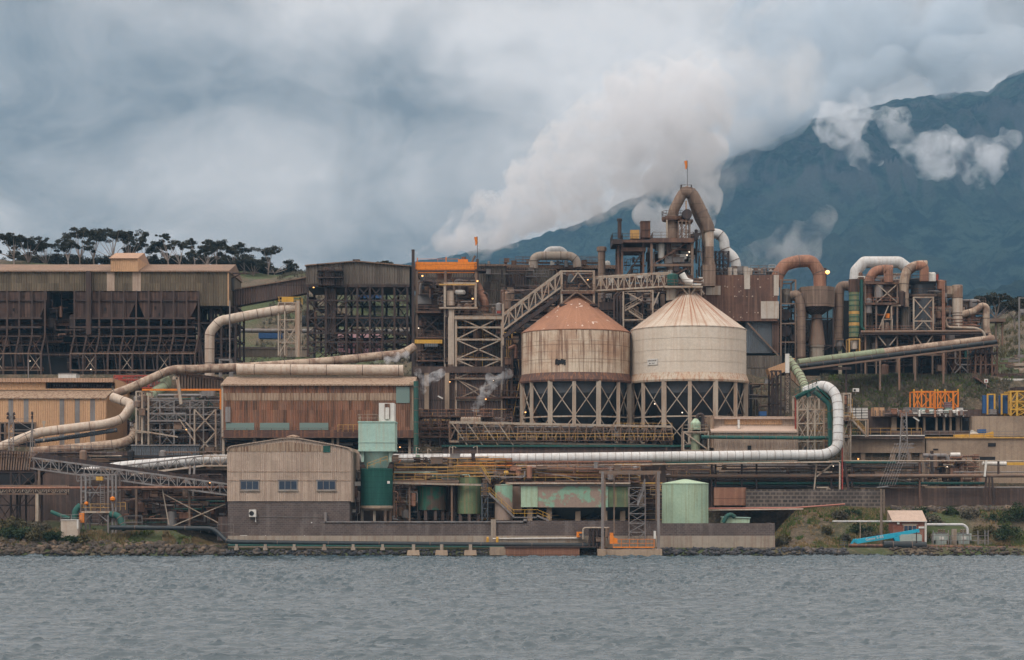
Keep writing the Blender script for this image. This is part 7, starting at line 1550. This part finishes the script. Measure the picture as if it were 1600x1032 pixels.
for i, (x, lab) in enumerate(((1471, 'grey green transformer nearer the brick hut'), (1506, 'grey green transformer farther from the brick hut'))):
    R = T('transformer', lab, 'transformer', W(x, 853, 7), 'transformers by the brick hut'); MB().pbox(x - 8, x + 8, 834, 852, 7, 9).build('tank', K['tx_grey'], R)
    for sx in (-1, 1): MB().pbox(x + sx * 9 - 3, x + sx * 9 + 3, 834, 844, 7.2, 8.8).build('radiator', K['tx_grey'], R)
    MB().pbox(x - 9, x + 9, 833, 834.2, 6.9, 9.1).build('lid', K['grey_steel'], R); MB().pbox(x - 3, x + 4, 839, 843.5, 6.9, 7).build('label_plate', K['white'], R)
    for k in (-4, 0, 4): c = W(x + k, 833, 8); MB().lathe(c, [(.1, c.z), (.2, c.z + .15), (.1, c.z + .3), (.18, c.z + .45), (.05, c.z + .6)], 8).build('bushing', K['dull_steel'], R)
MB_f = T('yard_fence', 'grey post and rail fence around the transformers', 'fence', W(1500, 853, 6)); MB().rail([W(1456, 853, 6.2), W(1544, 853, 6.2)], 1.6, 1.5, .09).build('rail', K['grey_steel'], MB_f)
m_ = MB(); [m_.beam(W(x, 853, 6.1), W(x, 829, 6.1), .14) for x in (1458, 1482, 1505, 1528, 1539, 1544)]; m_.build('post', K['grey_steel'], MB_f); MB().pbox(1488, 1495, 827, 852, 7, 7.8).build('cubicle', K['concrete_p'], MB_f)
pipe('white_overhead_pipe', 'white pipe leaving the hut level then dropping beside the transformers', [(1448, 820, 7), (1506, 820, 7), (1512, 826, 7), (1512, 835, 7)], .2, 'white_pipe', .5, 0)
pipe('white_overhead_pipe', 'white pipe running left from the hut on one thin post', [(1301, 815, 8), (1395, 815, 8)], .13, 'white_pipe', 0, 0)
R = T('pipe_post', 'thin post under the white pipe left of the hut', 'post', W(1344, 845, 8)); MB().beam(W(1344, 848, 8), W(1344, 815, 8), .1).build('post', K['pale_steel'], R)
# ================================================================== rocks, scrub and trees
def rock_mat(name, c1, c2, c3):
    m, t, b = mat_base(name, .9); gp = t.new('ShaderNodeNewGeometry').outputs['Position']; z = t.sep(gp)[2]
    n = t.noise(gp, .9, 4, .6); c = t.mix(t.ramp(n, .42, .58), c1, c2); n2 = t.noise(gp, .45, 2, .5); c = t.mix(t.ramp(n2, .60, .66), c, c3)
    c = t.mix(t.ramp(z, .75, .1), c, (.012, .013, .013)); t.l.new(c, b.inputs['Base Color'])
    t.l.new(t.new('ShaderNodeBump', ins={'Height': t.noise(gp, 4, 6, .7), 'Distance': .2, 'Strength': .8}).outputs[0], b.inputs['Normal']); return m
def ico():
    t = (1 + 5 ** .5) / 2; v = np.array([(-1, t, 0), (1, t, 0), (-1, -t, 0), (1, -t, 0), (0, -1, t), (0, 1, t), (0, -1, -t), (0, 1, -t), (t, 0, -1), (t, 0, 1), (-t, 0, -1), (-t, 0, 1)], float); v /= np.linalg.norm(v[0])
    f = [(0, 11, 5), (0, 5, 1), (0, 1, 7), (0, 7, 10), (0, 10, 11), (1, 5, 9), (5, 11, 4), (11, 10, 2), (10, 7, 6), (7, 1, 8), (3, 9, 4), (3, 4, 2), (3, 2, 6), (3, 6, 8), (3, 8, 9), (4, 9, 5), (2, 4, 11), (6, 2, 10), (8, 6, 7), (9, 8, 1)]
    return v, np.array(f)
def multi(name, mat, V, F, smooth=False, kind=None, parent=None):
    me = bpy.data.meshes.new(name); n = F.shape[1]
    me.vertices.add(len(V)); me.vertices.foreach_set('co', V.astype(np.float32).ravel()); me.loops.add(F.size); me.loops.foreach_set('vertex_index', F.astype(np.int32).ravel())
    me.polygons.add(len(F)); me.polygons.foreach_set('loop_start', np.arange(0, F.size, n, dtype=np.int32)); me.polygons.foreach_set('loop_total', np.full(len(F), n, dtype=np.int32)); me.update(calc_edges=True)
    me.materials.append(mat); o = bpy.data.objects.new(name, me); COL.objects.link(o)
    if parent: o.parent = parent
    if kind: o['kind'] = kind
    return o
def rocks(name, xr, n, mat, seed, yr=(-3.2, 2.8), size=(.22, .62)):
    rs = np.random.RandomState(seed); v, f = ico(); VV = []; FF = []
    x = rs.uniform(*xr, n); y = rs.uniform(*yr, n); z = ground_h(x, y); s = rs.uniform(size[0], size[1], n) * (.7 + .6 * rs.rand(n) ** 3)
    for i in range(n):
        q = v * (1 + rs.uniform(-.32, .32, (12, 1))) * s[i] * np.array([1.25, 1, .8]); a = rs.rand() * 6.28; R_ = np.array([[cos(a), -sin(a), 0], [sin(a), cos(a), 0], [0, 0, 1]])
        VV.append(q @ R_.T + [x[i], y[i], z[i] + s[i] * .15]); FF.append(f + 12 * i)
    return multi(name, mat, np.concatenate(VV), np.concatenate(FF), kind='stuff')
dark_rock = rock_mat('dark_riprap', (.035, .037, .042), (.075, .072, .075), (.12, .10, .085)); tan_rock = rock_mat('tan_riprap', (.052, .042, .035), (.095, .074, .058), (.16, .115, .08))
X_ = lambda px: (px - 800) * .1
rocks('riprap', (X_(345), X_(795)), 2600, dark_rock, 1, (-3.3, 2.2), (.18, .42)); rocks('riprap', (X_(900), X_(1330)), 2400, dark_rock, 2, (-3.3, 2.6), (.18, .46)); rocks('riprap', (X_(1330), X_(1760)), 1800, dark_rock, 3, (-3.3, 1.2), (.16, .42))
rocks('shore_rocks', (X_(-160), X_(350)), 2600, tan_rock, 4, (-3.4, 4.4), (.2, .6)); rocks('shore_rocks', (X_(1395), X_(1700)), 500, tan_rock, 5, (-.5, 3), (.14, .4)); rocks('rubble', (X_(1430), X_(1640)) , 500, tan_rock, 6, (17, 20), (.2, .7))

def leaf_mat(name, c1, c2, c3=None):
    m, t, b = mat_base(name, .8, 0, .15); gp = t.new('ShaderNodeNewGeometry').outputs['Position']; wn = t.new('ShaderNodeTexWhiteNoise', noise_dimensions='3D', ins={0: t.vmath('FLOOR', t.scale(gp, (3, 3, 3))).outputs[0]}).outputs[0]
    n = t.noise(gp, .5, 3, .5); c = t.mix(t.ramp(n, .4, .6), c1, c2); c = t.mix(t.math('MULTIPLY', wn, .35), c, c3 or tuple(q * 1.6 for q in c2)); t.l.new(c, b.inputs['Base Color']); return m
L_euc = leaf_mat('gum_leaves', (.020, .022, .014), (.045, .045, .028), (.07, .055, .04)); L_bush = leaf_mat('dark_shrub_leaves', (.012, .024, .010), (.035, .05, .02)); L_olive = leaf_mat('olive_shrub_leaves', (.05, .05, .025), (.10, .09, .045), (.16, .12, .06))
L_grass = leaf_mat('green_grass', (.045, .085, .018), (.075, .10, .03), (.16, .13, .06)); L_dry = leaf_mat('dry_grass', (.20, .14, .075), (.14, .11, .05), (.30, .22, .13)); L_grey = leaf_mat('grey_scrub', (.07, .065, .05), (.12, .10, .08), (.10, .11, .05))
def leaves(centres, radii, per, size, seed, flat=1.0, blade=False):
    rs = np.random.RandomState(seed); N = len(centres) * per; c = np.repeat(np.array(centres, float), per, 0); r = np.repeat(np.array(radii, float), per)
    d = rs.normal(size=(N, 3)); d /= np.linalg.norm(d, axis=1)[:, None]; rad = r * (rs.rand(N) ** .45); p = c + d * rad[:, None] * np.array([1, 1, flat])
    if blade:
        p[:, 2] = c[:, 2]; u = rs.normal(size=(N, 3)) * .5; u[:, 2] = 0; up = np.stack([rs.normal(0, .25, N), rs.normal(0, .25, N), np.ones(N)], -1); hgt = size * (.5 + rs.rand(N))[:, None]
        V = np.stack([p - u * .12, p + u * .12, p + up * hgt], 1).reshape(-1, 3); return V, np.arange(3 * N).reshape(-1, 3)
    a = rs.normal(size=(N, 3)); a /= np.linalg.norm(a, axis=1)[:, None]; b = np.cross(a, rs.normal(size=(N, 3))); b /= np.linalg.norm(b, axis=1)[:, None]; sz = (size * (.5 + rs.rand(N)))[:, None]
    V = np.stack([p - a * sz - b * sz * .4, p + a * sz - b * sz * .4, p + a * sz * .6 + b * sz * .6, p - a * sz * .6 + b * sz * .6], 1).reshape(-1, 3); return V, np.arange(4 * N).reshape(-1, 4)
def shrub(label, px, py, Y, r, mat, seed, h=.8, n=14, group=None, name='shrub'):
    rnd = random.Random(seed); c = W(px, py, Y); c.z = min(c.z, gz_at(c.x, Y) + .1); o = T(name, label, 'shrub', c, group); cs, rr = [], []
    for i in range(n):
        a = rnd.random() * 6.28; q = rnd.random() ** .6 * r * .75; cs.append((q * cos(a), q * sin(a), r * h * (.15 + .75 * rnd.random()) * (1 - .4 * q / r))); rr.append(r * rnd.uniform(.22, .42))
    V, F = leaves(cs, rr, 110, .13, seed); multi('foliage', mat, V, F, parent=o)
    m_ = MB(); [m_.tube([c, c + Vector(q) * .8], .05, 5) for q in cs[:6]]; m_.build('stem', K['wood'], o)
    return o
def gum(label, px, pyb, pyt, Y, spread, seed, n=9, group='gum trees on the left hill', leafr=(.9, 2.0), lean=0):
    rnd = random.Random(seed); base = W(px, pyb, Y); H = (pyb - pyt) * S(Y); o = T('gum_tree', label, 'tree', base, group); m_ = MB(); cs, rr = [], []
    fork = base + Vector((rnd.uniform(-.3, .3), 0, H * rnd.uniform(.25, .4))); m_.tube([base, fork], [.22, .17], 7)
    for i in range(n):
        a = rnd.uniform(-1, 1); tip = base + Vector((a * spread + lean * H * .1, rnd.uniform(-.6, .6) * spread, H * (1 - .38 * rnd.random() * (abs(a) + .25)) - .4)); mid = fork.lerp(tip, .5) + Vector((a * spread * -.12 + rnd.uniform(-.3, .3), 0, -.2))
        m_.tube([fork, mid, tip], [.12, .08, .035], 5)
        for k in range(rnd.randint(4, 7)): cs.append(tuple(tip - base + Vector((rnd.uniform(-1.5, 1.5), rnd.uniform(-1, 1), rnd.uniform(-.8, .45))))); rr.append(rnd.uniform(*leafr) * rnd.choice((.35, .5, .65)))
    m_.build('trunk', K['pale_bark'], o); V, F = leaves(cs, rr, 120, .15, seed, .6); multi('crown', L_euc, V, F, parent=o); return o
K['pale_bark'] = weather('pale_bark', (.30, .25, .22), (.16, .12, .10), (.22, .15, .12), .6, .5)
specs = [(22, 372, 5.0, 9, 'spreading gum tree at the far left end of the hill row'), (45, 378, 5.5, 10, 'second gum tree from the left, low and dense'), (72, 384, 5, 9, 'third gum tree from the left, dark and bushy'), (108, 380, 3, 6, 'small gum tree on pale stems left of the tall group'), (125, 364, 5, 10, 'tall flat topped gum tree with pale trunks, left of the tall group'),
         (147, 363, 4.5, 10, 'tall flat topped gum tree in the middle of the tall group'), (175, 364, 5, 10, 'tall gum tree just left of the roof dormer'), (203, 366, 4, 8, 'tall gum tree directly above the roof dormer'), (226, 385, 4.5, 8, 'low gum tree right of the roof dormer'), (264, 373, 4, 8, 'gum tree with open flat crown right of the dormer'), (281, 385, 3.4, 7, 'slim gum tree beside the open crowned one'),
         (305, 376, 2, 3, 'thin gum tree with one small tuft at its top'), (322, 386, 4.5, 8, 'gum tree behind the right end of the olive roof, left'), (338, 380, 5, 9, 'gum tree behind the right end of the olive roof, right'), (362, 388, 5, 8, 'gum tree just past the olive gable end'), (384, 404, 3, 5, 'small gum tree right of the olive gable end'), (418, 393, 3.2, 5, 'lone thin gum tree above the sloping gallery'), (430, 410, 4.5, 8, 'low gum tree above the sloping gallery, right'), (396, 412, 4.5, 8, 'low gum tree above the sloping gallery, left')]
for i, (px, pt, sp, n, lab) in enumerate(specs): gum(lab, px, 428 if px < 340 else 440, pt - 7, 205 + (i % 3) * 5, sp, 40 + i, n)
for i, (px, pt) in enumerate(((30, 398), (60, 400), (92, 402), (118, 404), (150, 404), (190, 402), (232, 404), (262, 405), (296, 405), (330, 402), (352, 405), (378, 416), (405, 422), (440, 425), (460, 430))):
    pt -= 3; gum('low dark tree filling the row behind the olive roof, ' + ('first', 'second', 'third', 'fourth', 'fifth', 'sixth', 'seventh', 'eighth', 'ninth', 'tenth', 'eleventh', 'twelfth', 'thirteenth', 'fourteenth', 'fifteenth')[i] + ' from left', px, 436, pt, 222, 4.5, 80 + i, 12, 'low trees behind the gum trees', (1.4, 2.6))
gum('wide dark tree with bare top beside the brown shelf at right', 1556, 515, 458, 130, 4.0, 120, 14, 'trees on the right hill', (1.0, 2.0)); gum('dark tree at the right picture edge on the hill', 1586, 515, 466, 135, 4.5, 121, 14, 'trees on the right hill', (1.2, 2.2)); gum('dark tree just past the right picture edge', 1606, 515, 464, 140, 4.5, 122, 14, 'trees on the right hill', (1.2, 2.2))
gum('small tree peeking over the gabled tower roof', 600, 440, 405, 200, 1.6, 123, 4, None, (.8, 1.4))
# shrubs
sh = [(10, 812, 5.5, 2.2, L_bush, 'dark shrub at the lower left corner of the shore'), (34, 816, 5, 2.2, L_bush, 'dark shrub second from left on the shore'), (58, 822, 4.6, 2.0, L_olive, 'olive shrub third from left on the shore'), (80, 826, 4.4, 1.9, L_bush, 'dark shrub left of the cream kiosk'), (110, 830, 3.8, 1.7, L_bush, 'dark shrub in front of the cream kiosk'), (132, 832, 3.8, 1.4, L_olive, 'olive shrub right of the cream kiosk'),
      (22, 798, 7, 2.4, L_olive, 'yellowish shrub behind the first dark shrub at left'), (66, 810, 6.5, 2.0, L_grey, 'grey twiggy shrub left of the pump gantry'),
      (1572, 840, 9, 3.3, L_bush, 'big dark shrub at the right picture edge, lower'), (1590, 815, 14, 3.6, L_bush, 'big dark shrub at the right picture edge, upper'), (1555, 822, 15, 2.6, L_bush, 'dark shrub left of the big right edge shrubs'), (1345, 835, 12, 2.2, L_bush, 'dark shrub on the bank left of the pole'), (1362, 845, 10, 2.0, L_grey, 'grey shrub at the foot of the wooden pole'),
      (1310, 812, 15, 2.0, L_grey, 'grey shrub near the top of the right bank'), (1330, 808, 16, 1.8, L_bush, 'green shrub near the top of the right bank'), (1218, 838, 7, 1.7, L_grey, 'silvery shrub at the end of the sea wall'), (1228, 825, 10, 1.4, L_olive, 'olive shrub above the silvery shrub'), (1460, 822, 14, 2.3, L_grey, 'grey shrub behind the brick hut roof'), (1486, 808, 17, 2.0, L_bush, 'dark shrub above the transformers, left'),
      (1512, 812, 16, 2.2, L_grey, 'grey shrub above the transformers, right'), (1535, 835, 11, 2.0, L_olive, 'olive shrub right of the transformers'), (1290, 830, 11, 1.5, L_olive, 'olive shrub on the grassy bank left'), (1196, 808, 13, 1.2, L_bush, 'low dark shrub right of the mint skip'), (1440, 806, 17, 1.8, L_bush, 'dark shrub directly above the hut roof'), (1400, 806, 17, 1.6, L_grey, 'grey shrub left above the hut roof'), (1320, 845, 9, 1.3, L_grey, 'grey shrub behind the lift basket'),
      (395, 560, 100, 3.2, L_bush, 'round green shrub mound left of the lattice mast')]
for i, (px, py, Y, r, mt, lab) in enumerate(sh): shrub(lab, px, py, Y, r, mt, 200 + i, .8, 16 if r > 1.8 else 10)
# grass
def grassfield(name, xr, yr, n, mat, size, seed, cond=None):
    rs = np.random.RandomState(seed); x = rs.uniform(*xr, n); y = rs.uniform(*yr, n); k = fbm(x / 2.6 + seed, y / 2.6, 3) > .47; x, y = x[k], y[k]; z = ground_h(x, y)
    V, F = leaves(np.stack([x, y, z], -1), np.full(len(x), .3), 7, size, seed, blade=True); multi(name, mat, V, F, kind='stuff')
grassfield('grass', (X_(1215), X_(1790)), (4, 20), 9000, L_grass, .35, 1); grassfield('dry_grass', (X_(1215), X_(1790)), (4, 20), 6000, L_dry, .4, 2)
grassfield('grass', (X_(-150), X_(340)), (3, 9), 4500, L_grass, .35, 3); grassfield('dry_grass', (X_(-150), X_(345)), (3.4, 8), 4500, L_dry, .45, 4)
grassfield('slope_scrub', (60, 100), (59, 74), 9000, L_grey, .45, 5); grassfield('slope_grass', (60, 100), (59, 74), 4000, L_grass, .4, 6)
grassfield('hill_scrub', (-60, -10), (120, 210), 9000, L_grey, .8, 7); grassfield('hill_scrub', (100, 135), (100, 200), 5000, L_olive, .9, 8)
# ------------------------------------------------------------------ haze
def vol_mat(name, color, dens, aniso=0.3, emis=None):
    m = bpy.data.materials.new(name); m.use_nodes = True; t = NT(m.node_tree); t.n.clear()
    pv = t.new('ShaderNodeVolumePrincipled'); pv.inputs['Color'].default_value = (*color, 1)
    pv.inputs['Anisotropy'].default_value = aniso
    if isinstance(dens, (int, float)): pv.inputs['Density'].default_value = dens
    t.l.new(pv.outputs[0], t.new('ShaderNodeOutputMaterial').inputs['Volume'])
    return m, t, pv
hz, _, _ = vol_mat('haze_air', (.29, .60, .90), .00008, .0)
o = MB().box(-5600, 5600, -2600, 5900, -6, 1500).build('haze', hz)
props(o, kind='stuff')

# ------------------------------------------------------------------ steam
def plume(name, label, blobs, seed, dens, vox=.9, disp=((9, 3.2), (3.2, 1.6)), group=None, color=(.90, .92, .95), nscale=.16, shrink=1.0, aniso=0.2):
    """blobs: (px, py, Y, radius m); the union is remeshed, roughened and filled with scattering vapour"""
    rnd = random.Random(seed)
    c0 = W(*blobs[0][:3]); mb = MB()
    for (px, py, Y, r) in blobs:
        r *= shrink
        c = W(px, py, Y)
        prof = [(max(r * cos(a), 1e-3), c.z + r * sin(a)) for a in [(-pi / 2 + pi * i / 12) for i in range(13)]]
        mb.lathe(c, prof, 20)
    vm, t, pv = vol_mat(name + '_vapour', color, 0, aniso)
    co = t.new('ShaderNodeTexCoord').outputs['Object']
    n = t.noise(co, nscale, 4, .6, .6)
    d = t.math('MULTIPLY', t.ramp(n, .40, .60), dens)
    t.l.new(d, pv.inputs['Density'])
    o = mb.build(name, vm)
    o.data.transform(Matrix.Translation(-c0)); o.location = c0
    rm = o.modifiers.new('remesh', 'REMESH'); rm.mode = 'VOXEL'; rm.voxel_size = vox
    for k, (s_, a_) in enumerate(disp):
        tx = bpy.data.textures.new(name + str(k), 'CLOUDS'); tx.noise_scale = s_; tx.noise_depth = 3
        dm = o.modifiers.new('puff', 'DISPLACE'); dm.texture = tx; dm.strength = a_; dm.mid_level = .45; dm.texture_coords = 'LOCAL'
    r2 = o.modifiers.new('seal', 'REMESH'); r2.mode = 'VOXEL'; r2.voxel_size = vox * .8
    props(o, label, 'steam', group, 'stuff')
    return o

plume('steam_plume', 'big white steam plume leaning right from the orange gantry', [
    (652, 402, 78, 1.0), (668, 392, 78, 1.8), (690, 380, 78, 2.8), (712, 372, 78, 3.6), (738, 364, 79, 4.2), (765, 350, 79, 5.2), (800, 335, 80, 6.4),
    (835, 318, 80, 7.4), (872, 298, 81, 8.8), (915, 275, 82, 10.2), (955, 248, 83, 11), (1000, 215, 84, 12.5), (1040, 180, 85, 12.5), (1080, 160, 85, 10),
    (1010, 160, 84, 9), (1065, 240, 85, 8), (985, 285, 83, 5), (880, 250, 84, 8), (820, 290, 83, 5), (940, 200, 84, 8), (760, 325, 82, 4), (720, 350, 80, 3), (700, 392, 78, 2), (745, 378, 79, 3), (1090, 130, 86, 6), (1120, 130, 86, 3.5)], 1, .20, .7, ((9, 6.5), (3.2, 4), (1.3, 1.4)), color=(.85, .87, .90), nscale=.2, shrink=.86)
plume('tower_steam', 'white steam drifting behind the peaked duct of the tower', [
    (1085, 345, 98, 4.5), (1050, 350, 98, 4.0), (1015, 335, 98, 3.4), (1090, 315, 98, 5), (1060, 310, 98, 6), (1085, 275, 98, 5.5), (1040, 285, 98, 5), (1098, 240, 98, 5), (1070, 230, 98, 6)], 2, .35, .8, ((6, 4), (2, 1.5)))

plume('cloud_bank', 'grey cloud bank hiding the skyline of the mountain', [
    (1265, 150, 3700, 45), (1330, 135, 3600, 60), (1400, 118, 3550, 62), (1470, 105, 3550, 58), (1530, 98, 3550, 55), (1110, 225, 3600, 45), (1150, 200, 3600, 42), (1190, 190, 3600, 40), (1230, 175, 3600, 40), (1280, 160, 3500, 45), (1085, 250, 3600, 30), (1210, 150, 3700, 70), (1150, 165, 3700, 90), (1120, 200, 3700, 55),
    (1570, 80, 3550, 45), (1340, 60, 3700, 120), (1460, 30, 3700, 110), (1560, 20, 3700, 90), (1220, 70, 3700, 130)], 3, .02, 12, ((150, 70), (60, 32)), None, (.74, .79, .84), .006)
plume('low_cloud', 'torn white cloud low across the mountain side', [
    (1350, 175, 2500, 20), (1385, 190, 2500, 26), (1400, 215, 2500, 24), (1350, 240, 2500, 16), (1375, 252, 2500, 14), (1425, 235, 2500, 22), (1450, 238, 2500, 18), (1480, 240, 2500, 22),
    (1510, 245, 2500, 24), (1540, 240, 2500, 24), (1568, 225, 2500, 18), (1588, 215, 2500, 12), (1520, 272, 2500, 15), (1320, 185, 2500, 14)], 4, .026, 4.5, ((70, 90), (24, 44), (9, 18)), None, (.90, .92, .95), .035, .85)

g = 'small puffs of steam between the steelwork'
plume('steam_wisp', 'thin steam curling up before the pale stair tower', [(745, 640, 57, .9), (752, 625, 57, 1.1), (758, 610, 57, 1.2), (768, 600, 57, 1.1), (780, 592, 57, 1.0), (792, 585, 57, .9), (765, 590, 57, .8)], 5, .7, .3, ((1.8, 1.6), (.7, .7)), g, nscale=.9)
plume('steam_wisp', 'faint steam drifting beside the teal riser', [(655, 585, 40, .8), (665, 595, 40, 1.1), (680, 590, 40, 1.0), (690, 583, 40, .9), (660, 610, 40, .8)], 6, .4, .3, ((1.8, 1.6), (.7, .7)), g, nscale=.9)
plume('steam_wisp', 'low steam over the end of the long stained duct', [(590, 566, 50, .6), (605, 562, 50, .8), (620, 558, 50, .9), (635, 556, 50, .7)], 7, .5, .3, ((1.8, 1.4), (.7, .6)), g, nscale=.9)
plume('pale_steam', 'pale thin steam drifting above the patched rusty wall', [(1170, 412, 105, 2.6), (1195, 400, 105, 3.6), (1225, 388, 105, 4), (1255, 372, 105, 4), (1275, 355, 105, 3), (1290, 345, 105, 2.2), (1215, 405, 105, 3), (1265, 395, 105, 3)], 8, .05, .9, ((7, 6), (2.4, 2.4)), None, nscale=.2)

plume('steam_veil', 'thin upper veil of the big plume fading into the clouds', [(1040, 150, 88, 8), (1085, 130, 88, 8), (1125, 150, 88, 8), (1165, 165, 90, 9), (1200, 140, 90, 9), (1240, 120, 92, 8), (1120, 200, 90, 8), (1110, 250, 92, 7), (1120, 290, 94, 4), (1150, 215, 92, 6)], 9, .035, 1.0, ((12, 9), (4, 4)), None, nscale=.12)
